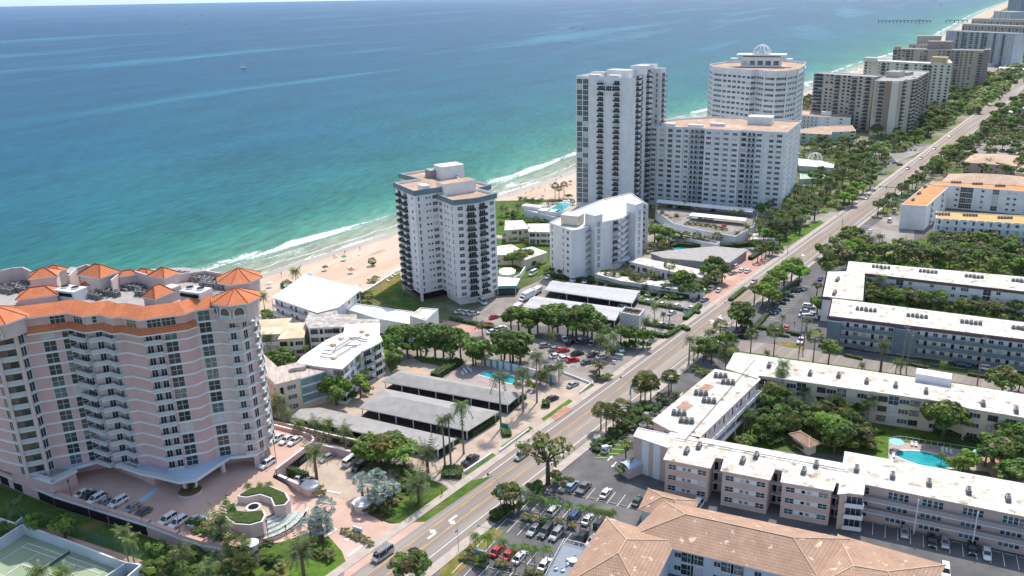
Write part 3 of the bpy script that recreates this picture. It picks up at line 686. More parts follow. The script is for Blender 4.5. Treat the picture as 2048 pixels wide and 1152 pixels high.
blu=M_('blue_glass_tower',(.2,.27,.36),(.14,.2,.28),.02,.3,.5)
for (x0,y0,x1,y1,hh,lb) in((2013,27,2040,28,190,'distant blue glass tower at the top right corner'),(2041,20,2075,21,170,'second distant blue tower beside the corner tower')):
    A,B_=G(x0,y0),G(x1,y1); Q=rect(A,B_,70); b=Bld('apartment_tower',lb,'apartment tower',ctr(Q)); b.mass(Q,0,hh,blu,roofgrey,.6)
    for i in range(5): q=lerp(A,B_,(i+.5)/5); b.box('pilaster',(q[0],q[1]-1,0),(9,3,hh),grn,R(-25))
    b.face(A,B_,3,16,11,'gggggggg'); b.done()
# ---- seven-storey white building with two stair towers
z=22
P=GG(pts('1099,445 1144,460.5 1160,458 1184,448 1240,437 1282,405 1297,409 1262,385 1205,398 1150,420'),z)
b=Bld('apartment_block','white seven-storey block with two blank stair towers and a round porch','apartment block',ctr(P))
b.mass(P,0,z,white,roofw,.5)
b.face(P[0],P[1],2.6,7,2.75,[(.12,'t'),(.62,'t'),(.82,'m')]); b.face(P[1],P[3],2.6,7,2.75,[(.15,'W'),(.45,'d'),(.75,'b')]); 
b.face(P[3],P[4],2.6,7,2.75,'m.b'); b.face(P[4],P[5],2.6,7,2.75,[(.1,'W'),(.3,'t'),(.5,'W'),(.66,'d'),(.82,'n')]); b.slabs(P[4],P[5],2.6,8,2.75,1.0,white,.9,'walkway'); b.face(P[5],P[6],2.6,7,2.75,'m')
for t0,t1,t2,t3 in(('1170,426','1190,431.5','1205,428','1186,420'),('1253,405','1272,409.5','1287,404','1268,399')):
    T=GG(pts(' '.join((t0,t1,t2,t3))),26.5); b.mass(T,0,26.5,white,roofclean,.3,'stair_tower',rn='stair_tower_roof'); b.face(T[1],T[2],3.4,7,2.95,[(.5,'l')])
T=ctr(GG(pts('1128,436 1150,438 1160,428 1142,424'),25)); b.box('penthouse',(T[0],T[1],21.8),(8,6,4),cream,R(-25),roofclean)
q=G(1232,515,3.4); mb=MB(); mb.cyl((q[0],q[1],3.3),6.2,.35,M_('pale_blue_canopy',(.6,.68,.75),None,.3),20); mb.build('porch_canopy',b.o)
mb=MB(); [mb.cyl((q[0]+4*math.cos(a),q[1]+4*math.sin(a),0),.25,3.3,white,8) for a in(0,1.6,3.1,4.7)]; mb.build('porch_column',b.o)
b.done()
# ================================================================== pink tower on its raised deck
orange=tiles('orange_tile',(.74,.26,.12),(.66,.21,.09),(.3,.08,.03),.34,.5)
ZB,FH=10.0,2.95
PP=pts('-60,901 0,919 52,932 91,924 107.6,914.5 198,898 227,908 259.5,902 280,911 296,908.6 332,918.3 413.7,903.2 431,893.7 474.8,885.9 488,888 512.6,883.6 530,872.8')
W=GG(PP,ZB); side=[off(W[-1],98,4.5)]; side.append(off(side[-1],113,7)); side.append(off(side[-1],133,7)); 
backp=[off(side[-1],150,7),off(W[11],93,28),off(W[9],75,32),off(W[5],66,34),off(W[1],66,36),off(W[0],66,36)]
PT=W+side+backp
b=Bld('apartment_tower','big pink apartment tower with orange tile roofs, arched turrets and white bands','apartment tower',ctr(W))
b.o.location.z=3
mb=MB(); n=len(PT)
for i in range(n):
    j=(i+1)%n; m_=pink if i in(0,1,4,8,10,11) else (pinkpale if i in(0,2,3,4,6,7,8,11,12,13,14,15) else pink)
    z0=7 if i<18 else 3
    mb.face([(*PT[i],z0),(*PT[j],z0),(*PT[j],46),(*PT[i],46)],m_)
mb.build('wall',b.o); mb=MB(); mb.face([(*p_,46) for p_ in PT],roofgrey); mb.face([(*p_,7) for p_ in PT][::-1],white); mb.build('roof',b.o)
# white storey bands round the whole front
L_=W+side
for k in range(13):
    mb=MB(); z=ZB+k*FH-.02; A=[]
    o1=inset(PT,-.28)
    # inset() keeps order only for ccw polygons
    src=PT if area2(PT)>0 else PT[::-1]; idx={tuple(p_):o1[i] for i,p_ in enumerate(src)}
    for i in range(len(L_)-1):
        a_,c_=L_[i],L_[i+1]; A0,C0=idx[tuple(a_)],idx[tuple(c_)]
        mb.face([(*A0,z-.22),(*C0,z-.22),(*C0,z+.22),(*A0,z+.22)],white); mb.face([(*A0,z+.22),(*C0,z+.22),(*c_,z+.22),(*a_,z+.22)],white); mb.face([(*a_,z-.22),(*c_,z-.22),(*C0,z-.22),(*A0,z-.22)],white)
    if 3<=k or True: mb.build('floor_band',b.o)
    if k==12: break
WT['1']=('balcony',balc(4.4,1.5,rail,white,1.0,stuff_=1),1); WT['1']+=(WT['1'][1].mesh('balcony'),)
def loggia():
    mb=MB(); mb.face([(-2,-.04,.15),(2,-.04,.15),(2,-.04,2.5),(-2,-.04,2.5)],M_('loggia_shade',(.2,.14,.11),None,1)); mb.face([(-.2,-.06,.15),(1.3,-.06,.15),(1.3,-.06,2.3),(-.2,-.06,2.3)],glass)
    mb.box((0,-.35,.05),(4.0,.08,1.0),rail)
    for s_ in(-1,1): mb.box((s_*2.05,-.3,-.3),(.75,.75,FH),pinkpale)
    return mb
lg=loggia(); WT['2']=('loggia',lg,1,lg.mesh('loggia')); x_=winmb(1.2,2.1,2,1); WT['3']=('window',x_,0,x_.mesh('window'))
def cband(A,B_,dp,k,nm='balcony'):
    """balcony that follows a wall edge"""
    mb=MB(); rz=math.atan2(B_[1]-A[1],B_[0]-A[0]); L=math.dist(A,B_); bm=balc(L-.15,dp,rail,white,1.05,door=False); mb.add(bm,Matrix.Translation((*lerp(A,B_,.5),ZB-FH+k*FH))@Matrix.Rotation(rz,4,'Z')); return mb.build(nm,b.o)
z0=ZB-FH
b.face(W[0],W[1],z0,12,FH,[(.35,'2'),(.8,'p')]); b.face(W[1],W[2],z0,12,FH,[(.85,'3')]); b.face(W[2],W[3],z0,12,FH,[(.5,'2')]); b.face(W[3],W[4],z0,12,FH,[(.5,'3')])
b.face(W[4],W[5],z0,12,FH,[(.46,'p'),(.88,'p')]); b.face(W[5],W[6],z0,12,FH,[(.5,'g')]); b.face(W[6],W[7],z0,12,FH,[(.6,'3')])
b.face(W[7],W[8],z0,12,FH,[(.55,'3')]); b.face(W[10],W[11],z0,12,FH,[(.12,'3'),(.33,'3'),(.62,'p')]); b.face(W[12],W[13],z0,13,FH,[(.4,'p')])
b.face(W[14],W[15],z0,13,FH,[(.45,'3')]); b.face(W[15],W[16],z0,12,FH,[(.5,'3')])
for k in range(12):
    cband(W[5],W[6],1.5,k); cband(W[6],W[7],1.5,k); cband(W[7],W[8],1.2,k); cband(W[10],lerp(W[10],W[11],.42),1.3,k); cband(W[14],W[15],.5,k); cband(W[16],side[0],1.3,k); cband(side[0],side[1],1.5,k)
b.face(side[0],side[1],z0,12,FH,[(.3,'3'),(.7,'3')]); b.face(side[1],side[2],z0,12,FH,[(.5,'3')])
# tile skirts
def skirt(i0,i1,zo,zi,out,inn_,nm='tile_roof'):
    mb=MB(); o=inset(PT,-out); q=inset(PT,inn_); src=PT if area2(PT)>0 else PT[::-1]; io={tuple(p_):o[i] for i,p_ in enumerate(src)}; ii={tuple(p_):q[i] for i,p_ in enumerate(src)}
    for i in range(i0,i1):
        a_,c_=tuple(PT[i]),tuple(PT[i+1]); mb.face([(*io[a_],zo),(*io[c_],zo),(*ii[c_],zi),(*ii[a_],zi)],orange); mb.face([(*io[a_],zo-.35),(*io[c_],zo-.35),(*io[c_],zo-.02),(*io[a_],zo-.02)],white)
        mb.face([(*a_,zo-.35),(*c_,zo-.35),(*io[c_],zo-.35),(*io[a_],zo-.35)],white)
    mb.build(nm,b.o,uv=True)
skirt(4,12,42.0,43.3,1.3,-.1); skirt(4,15,45.7,47.6,.9,2.6)
b.face(W[4],W[5],43.2,1,2.4,[(.72,'g')]); b.face(W[5],W[6],43.2,1,2.4,[(.5,'g')]); b.face(W[6],W[7],43.2,1,2.4,'T'); b.face(W[9],W[10],43.2,1,2.4,[(.5,'g')]); b.face(W[10],W[11],43.2,1,2.4,[(.3,'g'),(.62,'g')])
# turrets with arches
def turret(c,r,z0,z1,h,arches=True,rot=0):
    mb=MB(); mb.cyl((*c,z0),r-.5,z1-z0,pinkpale,16); mb.build('turret_wall',b.o)
    mb=MB(); pyramid(mb,c,r+.5,z1+.3,h,orange,8,rot); mb.build('turret_roof',b.o,uv=True)
    if arches:
        for k in range(-5,-0):
            a=R(-100+k*0)+R(k*36+70); px_,py_=c[0]+(r-.45)*math.cos(a),c[1]+(r-.45)*math.sin(a)
            am=MB(); am.face([(-1.1,-.08,0)]+[(1.1,-.08,0)]+[(1.1*math.cos(t),-.08,1.5+1.1*math.sin(t)) for t in[math.pi*j/8 for j in range(9)]],M_('loggia_shade',(.2,.14,.11)))
            for j in range(8):
                t0,t1=math.pi*j/8,math.pi*(j+1)/8; am.beam((1.2*math.cos(t0),-.15,1.5+1.2*math.sin(t0)),(1.2*math.cos(t1),-.15,1.5+1.2*math.sin(t1)),.22,white)
            for s_ in(-1,1): am.box((s_*1.2,-.15,0),(.25,.25,1.5),white)
            am.box((0,-.2,0),(2.2,.08,.8),rail)
            o=link('arch',am.mesh('arch'),b.o,(px_,py_,z1-3.1),a+math.pi/2)
tc1=G(455,590,46); tc1=(tc1[0],tc1[1]); turret(ctr([W[14],W[15],W[16],off(W[14],70,6)]),5.4,42.5,46.8,2.4)
t2=off(ctr([W[14],W[15]]),100,15); turret(t2,5.2,44,47.5,2.4,False)
turret(ctr([W[1],W[2],W[3],off(W[2],70,8)]),6.4,42.5,46.0,2.6)
# roof houses
def house(px,py,l,w_,z,h,a,rh=2.0,m_=pinkpale):
    c=G(px,py,z+h); b.box('roof_house',(c[0],c[1],z),(l,w_,h),m_,R(a)); mb=MB(); A=R(a); P_=[(c[0]+u*math.cos(A)-v*math.sin(A),c[1]+u*math.sin(A)+v*math.cos(A)) for u,v in((-l/2,-w_/2),(l/2,-w_/2),(l/2,w_/2),(-l/2,w_/2))]
    hip(mb,P_,z+h+.02,rh,orange,.4); mb.build('tile_roof',b.o,uv=True)
house(78,587,8,5,45.9,2.2,21,1.7); house(88,549,5.5,4.5,45.9,4.4,21,1.7); house(198,546,7,5.2,45.9,4.4,-24,2.3); house(327,548,4.8,4.2,45.9,4.2,-24,1.7); house(316,588,3.6,5.2,45.9,2.6,-24,2.2); house(186,566,5,3.2,45.9,2,21,1.0); house(112,538,4,2.5,45.9,4,-24,1); house(255,548,4,2.2,45.9,3.4,30,1); house(290,545,4,2.2,45.9,3.4,-24,1)
# curved parapet screens at the sea side
def screen(s,z,h,name='parapet_screen',m_=pinkpale,th=.35):
    p_=GG(pts(s),z+h); mb=MB()
    for a_,c_ in zip(p_,p_[1:]): 
        rz=math.atan2(c_[1]-a_[1],c_[0]-a_[0]); mb.box((*lerp(a_,c_,.5),z),(math.dist(a_,c_)+.2,th,h),m_,rz)
    mb.build(name,b.o)
screen('-60,553 0,541 22,536 45,534 62,542',45.9,4.5); screen('138,550 152,536 172,529 192,533 208,545',45.9,5); screen('222,560 238,546 252,542 266,541 300,551',45.9,4); screen('350,549 372,546 410,541 440,546',45.9,2.2); screen('112,549 128,551 140,552',45.9,2)
for (px,py) in((142,583),(392,585)):
    c=G(px,py,48); b.box('cooling_tower',(c[0],c[1],46),(6,4,2.8),white,R(-20),white); mb=MB(); 
    for s_ in(-1.4,1.4): mb.cyl((c[0]+s_,c[1]-s_*.3,48.8),.9,.5,white,12,mt=dark)
    mb.build('fan_stack',b.o)
    b.box('louvre',(c[0]-.8,c[1]-2.0,47.6),(5,.4,.7),dark,R(-20))
c=G(345,590,47); b.box('roof_hut',(c[0],c[1],46),(3,3,3.2),pinkpale,R(-24))
mb=MB()
for i in range(14):
    x,y=G(random.uniform(60,430),random.uniform(575,602),46.1); mb.beam((x,y,46.5),(x+random.uniform(2,7),y+random.uniform(-2,-1),46.5),.25,acgrey)
mb.build('roof_pipes',b.o)
# ground storey, canopy, terrace
ci=inset(PT,3.2); b.mass(ci,3,7,pink,dark,.05,'ground_storey')
CF=GG(pts('147,935 200,920.6 243,933 280,946 315,953 357,963.7 392,959 435,930 459,914 495,910.5 513,908 531,893'),7)
# order: front left->right then building line back right->left
poly=CF+[W[16],W[15],W[14],W[13],W[12],W[11],W[10],W[9],W[8],W[7],W[6],W[5],W[4]]
can=M_('canopy_deck',(.5,.6,.72),(.45,.54,.66),.15,.8,.2); mb=MB(); mb.prism(poly,6.3,7.05,white,can,True); mb.build('entrance_canopy',b.o)
mb=MB(); 
for a_,c_ in zip(CF[2:5],CF[3:6]): mb.box((*lerp(a_,c_,.5),7.05),(math.dist(a_,c_),.12,.9),rail,math.atan2(c_[1]-a_[1],c_[0]-a_[0]))
mb.build('balustrade',b.o)
TP=GG(pts('20,936 105,962 150,940 120,918 60,915'),7); mb=MB(); mb.prism(TP,3,6.9,pink,roofgrey); mb.build('terrace',b.o)
mb=MB()
for a_,c_ in((TP[0],TP[1]),(TP[1],TP[2])): mb.box((*lerp(a_,c_,.5),6.9),(math.dist(a_,c_),.15,1.0),rail,math.atan2(c_[1]-a_[1],c_[0]-a_[0])); mb.box((*lerp(a_,c_,.5),6.4),(math.dist(a_,c_)+.6,.9,.5),white,math.atan2(c_[1]-a_[1],c_[0]-a_[0]))
mb.build('balustrade',b.o)
a_,c_=G(221,934,3),G(310,971,3); q=rect(a_,c_,3); mb=MB(); mb.prism(q,3,6.3,pink); mb.build('lobby_wall',b.o)
for (px,py) in((373,981),(392,979),(447,944)): c=G(px,py,3); b.box('pillar',(c[0],c[1],3),(.8,.8,3.3),white,R(-24))
c=G(382,985,3); mb=MB(); mb.cyl((c[0],c[1]-.3,3),2.6,.8,pinkpale,20,mt=mulch); mb.build('planter',b.o)
for (px,py) in((516,932),(526,926),(531,915)): c=G(px,py,3); b.box('pillar',(c[0],c[1],3),(1.3,1.3,4),pinkpale,R(20))
b.done()
for (px,py,n_,rw,pl) in((38,583,5,3,'left of small tiled roof house'),(10,585,4,3,'at the far left roof end'),(125,558,6,2,'behind left cooling tower'),(215,590,5,2,'before the octagonal roof house'),(255,578,7,2,'right of octagonal roof house'),(286,592,3,2,'left of narrow tiled house'),(390,562,8,3,'behind right cooling tower'),(425,575,5,2,'by the right turret'),(60,573,4,1,'behind the small tiled roof house'),(190,597,3,1,'against the front tile roof')):
    for r_ in range(rw):
        pp=(px,py) if r_==0 else (px+1.5*r_,py-3.4*r_)
        acrow(pp,46.05,n_,-22,pl+([', front row',', second row',', third row'][r_] if rw>1 else ''),'louvred unit',1.5,1.15,1,.12)
if 0:
    pass
# ================================================================== low buildings, sea side
def low(name,label,px,z,wm_,rm,cat='apartment building',ov=0,par=.35,parm=None,fasc=None):
    P=GG(pts(px),z) if isinstance(px,str) else px
    b=Bld(name,label,cat,ctr(P)); b.mass(P,0,z,wm_,rm,par,ov=ov,parm=parm); b.P=P
    if fasc: b.band(P,z-.5,z+.03,.35,fasc)
    return b
def walk(b,A,B_,z0,n,fh,dp=1.3,rm=None,slab=None,posts=0,name='gallery'):
    """open gallery walkway with railing along a facade, one part per storey"""
    rz=math.atan2(B_[1]-A[1],B_[0]-A[0]); L=math.dist(A,B_); rm=rm or rail; slab=slab or white
    mb=MB(); mb.box((0,-dp/2,-.2),(L,dp,.2),slab); mb.box((0,-dp+.05,0),(L,.1,1.0),rm); me=mb.mesh(name)
    for k in range(n): link(name,me,b.o,(*lerp(A,B_,.5),z0+k*fh),rz)
    pm=MB(); pm.box((0,-dp+.1,0),(.22,.22,z0+n*fh-.1),slab); me=pm.mesh('post')
    for i in range(posts+1):
        q=lerp(A,B_,i/max(posts,1)); link('post',me,b.o,(*q,0),rz)
b=low('beach_house','white three-storey block with a big blank white roof facing the beach','549,595 636,625 674,615 719,580 612,552',9,white,roofclean,ov=.8)
P=b.P; b.face(P[0],P[1],.2,3,2.9,'md.md.mdm'); walk(b,P[0],lerp(P[0],P[1],.8),3.0,2,2.9); b.face(P[1],P[2],.2,3,2.9,'o'); b.face(P[2],P[3],.2,3,2.9,'..m.D'); 
q=G(650,612,9); b.box('stair_tower',(q[0],q[1],0),(4,3,9.2),white,R(-24)); b.done()
b=low('beach_pavilion','small white gabled beach pavilion beside the big white roof','704,588 722,583 712,572 697,577',4,white,roofclean,'pavilion',ov=.6); b.done()
P=GG(pts('682.4,602.5 827,623 819,648 756,637 663,609'),5.5)
b=low('flat_house','long low building with plain white roof and raised end block',P,5.5,white,roofclean); b.P=P
Q=GG(pts('841,615 876.5,617.6 851,641 819,631'),8.5); b.mass(Q,0,8.5,white,roofs,.3); b.face(Q[3],Q[2],3.6,1,3,'.j'); b.face(P[4],P[3],1,1,3,'.m..m.'); b.done()
b=low('flat_house','small beige-roofed annex against the pink tower','500,628 522.5,628.5 511,644 495,645',5,cream,roofbeige); b.done()
b=low('flat_house','rusty beige roofed two-storey house with a palm in front','495,646 503,643 581.6,638 561,668.5 509,670 490,660',6.5,cream,roofbeige,ov=.4); P=b.P; b.face(P[4],P[3],.3,2,3,'jdj.Wm'); walk(b,P[4],P[3],3.2,1,3,1,white); b.done()
b=low('flat_house','square rusty beige roofed house between its two neighbours','579,648 612,647 606,676 558,679',6.5,cream,roofbeige,ov=.4); P=b.P; b.face(P[3],P[2],.3,2,3,'jdW'); walk(b,P[3],P[2],3.2,1,3,1.1,white); b.done()
b=low('flat_house','grey worn-roofed three-step house with white galleries','612,644 622,622 636,620 637,623 672,624 673,631 711,631 712,640 757,641 755,650 693,654 620,657',8.5,white,roofworn,ov=.4); P=b.P; b.face(P[11],P[10],.3,3,2.8,'jdWjd'); walk(b,P[11],P[10],3.0,2,2.8,1.2,white); b.done()
b=low('curved_block','four-storey block with curved white roof crossed by pipes','693.6,652 757,648.5 756,671 762,683 745,693 720.5,704 683,738 652.8,735 597,726.7 606,716 621.5,705 656,681.5 690,666.8',11,white,roofclean,ov=.5); P=b.P
b.face(P[6],P[5],.2,4,2.7,'nvW'); b.face(P[5],P[4],.2,4,2.7,'b'); b.face(P[4],P[3],.2,4,2.7,'n'); b.face(P[7],P[6],.2,4,2.7,[(.8,'n')])
for s in('648,700 668,702 672,694 700,678','642,706 662,709 668,703 690,690 722,672','640,712 655,716 668,715 700,697 712,690','700,673 715,676 735,680 733,684 716,681','655,692 664,687 672,690','690,690 712,692 722,688'):
    mb=MB(); q=[(*p_,11.75) for p_ in GG(pts(s),11.75)]
    mb.tube(q,.2,greym,5); mb.build('roof_pipe',b.o)
for (x,y) in((666,689),(682,676),(703,675),(668,715),(735,668),(724,662)): q=G(x,y,11.8); b.box('roof_box',(q[0],q[1],11.3),(1.5,1,.8),roofbeige,R(-20))
b.done()
b=low('louvre_block','block with worn striped roof and a teal louvred wall','480,700 508.7,711 526,711 553.8,736.5 595.5,727 651,737 651,741.5 601,757 552,769.4 533,750 517,754 480,760',10,cream,M_('striped_old_roof',(.55,.5,.45),(.4,.33,.28),.3,.9,.2,stretch=(3,.4,1,20),detail=6),ov=.3)
P=b.P; b.face(P[9],P[8],.6,3,3,'.sm'); b.face(P[8],P[7],.6,3,3,[(.2,'d'),(.6,'x')]); b.face(P[7],P[6],2.2,3,2.6,'aaaaaaaaaa'); b.slabs(P[7],P[6],2.2,4,2.6,.5,white,.4)
q=G(596,738,10.5); b.box('skylight_box',(q[0],q[1],10.25),(4.5,2.2,1.2),roofworn,R(20)); b.done()
# ---- hip and flat carports with posts and shade
def carport(name,label,px,z,rh,m,kind='hip',front=(0,1),posts=6,under=True,depth_a=None):
    P=GG(pts(px),z); b=Bld(name,label,'carport',ctr(P)); mb=MB()
    if kind=='hip': hip(mb,P,z,rh,m,.2)
    elif kind=='wave':
        A,B_,C_,D_=P # front-left, front-right, back-right, back-left
        pr=[(0,0),(.12,.35),(.3,.15),(.5,.5),(.62,.9),(.75,.55),(1,.2)]
        for (u,h),(u2,h2) in zip(pr,pr[1:]): mb.face([(*lerp(A,D_,u),z+h),(*lerp(B_,C_,u),z+h),(*lerp(B_,C_,u2),z+h2),(*lerp(A,D_,u2),z+h2)],m)
        eb=MB(); eb.prism(P,z-.3,z-.02,white,None,True); eb.build('eaves',b.o)
    else: mb.prism(P,z-.3,z+.02,white,m,True)
    mb.build('roof',b.o,uv=True); Q=inset(P,.5) 
    pm=MB(); pm.box((0,0,0),(.25,.25,z-.3),white); me=pm.mesh('post')
    for e in range(4):
        A,B_=Q[e],Q[(e+1)%4]; n_=posts if math.dist(A,B_)>18 else 1
        for i in range(n_): q=lerp(A,B_,i/n_); link('post',me,b.o,(*q,0))
    e0,e1=(Q[2],Q[3]) if True else 0; bk=max([(Q[i],Q[(i+1)%4]) for i in range(4)],key=lambda e:(math.dist(*e)>18)*(e[0][1]+e[1][1])); rz=math.atan2(bk[1][1]-bk[0][1],bk[1][0]-bk[0][0]); mb=MB(); mb.box((*lerp(bk[0],bk[1],.5),0),(math.dist(*bk)*.97,.25,z-.5),undershade,rz); mb.build('back_wall',b.o)  # dark rear panel added under the roof to deepen its shade
    mb=MB(); mb.face([(*q,.09) for q in inset(P,-.1)],undershade); mb.build('parking_floor',b.o)  # floor darkened over the roof outline, shade put into its colour
    b.P=P; return b
shing=tiles('grey_shingle',(.42,.395,.375),(.36,.34,.32),(.27,.26,.25),.5,.3)
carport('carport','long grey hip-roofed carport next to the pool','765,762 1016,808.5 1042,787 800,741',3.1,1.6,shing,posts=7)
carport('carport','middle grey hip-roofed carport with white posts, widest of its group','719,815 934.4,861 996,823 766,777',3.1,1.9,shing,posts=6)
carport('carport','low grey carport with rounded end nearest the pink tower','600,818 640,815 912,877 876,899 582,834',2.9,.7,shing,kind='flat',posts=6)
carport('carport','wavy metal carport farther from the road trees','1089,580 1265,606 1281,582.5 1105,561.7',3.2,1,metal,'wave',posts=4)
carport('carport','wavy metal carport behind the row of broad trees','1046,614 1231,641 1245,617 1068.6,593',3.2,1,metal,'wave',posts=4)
# breeze block enclosure
P=GG(pts('1239.6,624 1278.7,631 1289,619 1249,613'),5); b=Bld('cooling_enclosure','white breeze-block enclosure with two round fans on top','enclosure',ctr(P)); mb=MB(); Q=inset(P,.35)
PPo=P if area2(P)>0 else P[::-1]
for i in range(4):
    j=(i+1)%4; mb.face([(*PPo[i],0),(*PPo[j],0),(*PPo[j],5),(*PPo[i],5)],white); mb.face([(*PPo[i],5),(*PPo[j],5),(*Q[j],5),(*Q[i],5)],white); mb.face([(*Q[j],3.6),(*Q[i],3.6),(*Q[i],5),(*Q[j],5)],white)
mb.face([(*q,3.6) for q in Q],rooftan); A,B_=P[0],P[1]; rz=math.atan2(B_[1]-A[1],B_[0]-A[0])
for i in range(12):
    for j in range(6):
        if (i+j)%2==0: q=lerp(A,B_,(i+.7)/12.4); mb.box((q[0]+math.sin(rz)*.03,q[1]-math.cos(rz)*.03,.5+j*.7),(.42,.12,.42),greym,rz)
mb.build('wall',b.o)
for (x,y) in((1257,621),(1272,623.5)): q=G(x,y,4.6); mb=MB(); mb.cyl((q[0],q[1],3.6),1.5,1.2,rooftan,14,mt=dark); mb.build('fan',b.o)
# porte cochere beside the cross tower
b=carport('entrance_canopy','flat white entrance canopy on columns beside the cross-plan tower','993,572 1033,571 1040,557 994,553',4,0,roofclean,'flat',posts=2)
b.band(b.P,2.9,4.0,.12,tealp)
low('round_kiosk','small round white kiosk roof between tower and palms','999,545 1005,550 1018,551 1029,547 1030,541 1022,537 1008,537 1001,540',3.5,white,roofclean,'kiosk',ov=.3).done()
b=low('flat_house','two-storey white-roofed villa nearest the beach lawn','1012,443 1044,442 1057,458 1011,461',6,cream,roofs,ov=.5); b.face(b.P[3],b.P[2],.2,2,3,'.Wdm'); b.done()
b=low('flat_house','two-storey white-roofed villa touching the seven-storey block','1057,449 1104,448.5 1104,465 1059,464',6,cream,roofs,ov=.5); b.face(b.P[3],b.P[2],.2,2,3,'DdWm'); walk(b,b.P[3],b.P[2],3,1,3,1.2,white); b.done()
b=low('flat_house','angled white-roofed cottage behind the bushy tree','988,495 1021.5,490 1040,500 1064,495 1093,505.6 1052,520 1030,510 991,511',4.5,cream,roofs,ov=.4); b.face(b.P[5],b.P[4],.4,1,3,'.j..'); b.face(b.P[7],b.P[6],.4,1,3,'m..'); b.done()
b=low('cabana_row','row of beach cabanas stepping up to the turquoise pool','1048,416 1066,411 1110,424 1150,430 1150,436 1130,438 1090,430 1050,419',4,white,roofworn,'cabanas'); 
for (x,y) in((1057,410),(1074,412),(1090,419),(1107,421),(1123,423)): q=G(x,y,5.5); b.box('cabana_roof',(q[0],q[1],3.6),(6,5,1.9),white,R(-25),roofclean)
b.done()
b=low('flat_house','white flat-roofed restaurant hall behind the roadside trees','1260,524 1282,517 1405,542 1408,556 1385,553',3.8,white,roofs,ov=.5); b.face(b.P[0],b.P[4],.3,1,3,'jdjdjdjdjd'); b.done()
b=low('flat_house','low run of white canopies in front of the restaurant hall','1190,548 1205,543 1400,572 1410,580 1392,584 1240,562',3.0,white,roofs,ov=.4); b.done()
b=low('fan_roof_hall','low grey hall with a fan-shaped weathered roof','1302.5,506.6 1387.6,498 1431,494 1493.4,500.4 1458,525 1406,523 1327,516',3.8,greym,roofgrey,ov=.5,parm=white); b.done()
b=low('flat_house','pale wave-edged cafe behind the grey fan roof','1500,468 1560,470 1556,478 1498,480',3,white,roofs,ov=.3); b.done()
# parking deck of the wide slab
P=GG(pts('1311,421 1346,446 1400,460 1470,473 1508,452 1517,425 1505,415 1315,400'),5); b=Bld('parking_deck','raised white parking deck with curved wall at the foot of the wide slab','parking deck',ctr(P)); b.mass(P,0,5,white,pale,.9,'wall'); 
deckz=4.1
for s,z in(('1313,404 1505,424 1508,418 1316,398',7.2),('1378,431 1490,442 1494,436 1384,425',6.6)): Q=GG(pts(s),z); mb=MB(); mb.prism(Q,z-.3,z,white,roofclean,True); mb.build('canopy',b.o)
b.done()
P=GG(pts('1324,452 1345,470 1433,489 1440,484 1350,461 1330,447'),3.5); b=Bld('ramp_wall','curved white ramp wall with small palms in front of the parking deck','ramp',ctr(P)); b.mass(P,0,3.5,white,pale,.6); b.done()
b=low('flat_house','white four-storey block with open galleries left of the mint block','1598,229 1637,233 1702,236 1704,226 1600,220',12,white,rooftan); b.face(b.P[0],b.P[1],.3,4,2.9,'mdmdm'); walk(b,b.P[0],b.P[1],3.1,3,2.9); b.face(b.P[1],b.P[2],.3,4,2.9,'.m.W.'); q=G(1653,225,14); b.box('stair_tower',(q[0],q[1],0),(8,6,15),white,R(-20)); b.done()
mint=M_('mint_stucco',(.42,.56,.45),(.38,.5,.41),.3)
b=low('flat_house','mint green block with brown roof and pale galleries','1600,266 1662,269 1664,264 1712,262 1704,250 1640,252 1602,258',8,mint,rooftan); b.face(b.P[0],b.P[1],.3,3,2.7,'bmbm'); b.face(b.P[2],b.P[3],.3,3,2.7,'.m.n'); b.done()
b=low('domed_pavilion','low white pavilion with an open dome arch among palms','1597,318 1640,322 1668,330 1666,336 1598,332',3.5,white,roofclean,'pavilion',ov=.3); q=G(1631,313,6); mb=MB()
for k in range(4): 
    a=math.pi*k/4; mb.tube([(q[0]+math.cos(a)*5*math.cos(t),q[1]+math.sin(a)*5*math.cos(t),3.5+5*math.sin(t)) for t in[math.pi*j/12 for j in range(13)]],.3,white,5)
mb.build('dome_frame',b.o); b.done()
b=low('flat_house','small mint canopy building under the trees near the slab','1600,347 1660,350 1664,356 1600,358',3,mint,mint,'pavilion'); b.done()
# ================================================================== inland side
peach=M_('peach_stucco',(.63,.47,.4),(.58,.43,.365),.3,.85,.2)
cr3=M_('warm_cream_stucco',(.7,.6,.45),(.64,.55,.42),.3,.85,.2)
def acpair(b_place,L_,z,dd=-24):
    for (x,y) in L_: acrow((x,y),z,2,dd+90,b_place,'tall twin-stacked air conditioner',1.1,1.05)
b=low('apartment_wing','long cream three-storey wing with stained white roof behind the courtyard','1472,707 1904,769 2080,797 2080,841 1934,816.5 1909,807 1516,751 1512,756 1455,738',9.3,cr3,roofs,ov=.5)
P=b.P; b.face(P[6],P[5],.4,3,2.9,'jm.Wp.jWp.W.jpWj.Wm'); b.face(P[4],P[3],.4,3,2.9,'WjxW'); 
q=G(1864,763,9.6); b.box('roof_house',(q[0]+.5,q[1]+.5,9.3),(9,4,2.5),white,R(-27),roofclean); b.done()
acpair('on the long courtyard wing roof',[(1538,733),(1620,749),(1677,753),(1733,765),(1791,773),(1852,785),(1966,810),(2032,824)],9.6)
b=low('apartment_wing','white-roofed wing with brown skylights parallel to the road','1431,741 1462,747 1512,754 1518,760 1396,877 1339,860.5 1307.5,843',9,pinkpale,roofs,ov=.4)
P=b.P; b.face(P[4],P[3],.4,3,2.9,'mdmdmdmdmdmdmd'); walk(b,P[4],P[3],3.2,2,2.9,1.8,white,white,6); b.face(P[6],P[5],.4,3,2.9,[(.8,'m')])
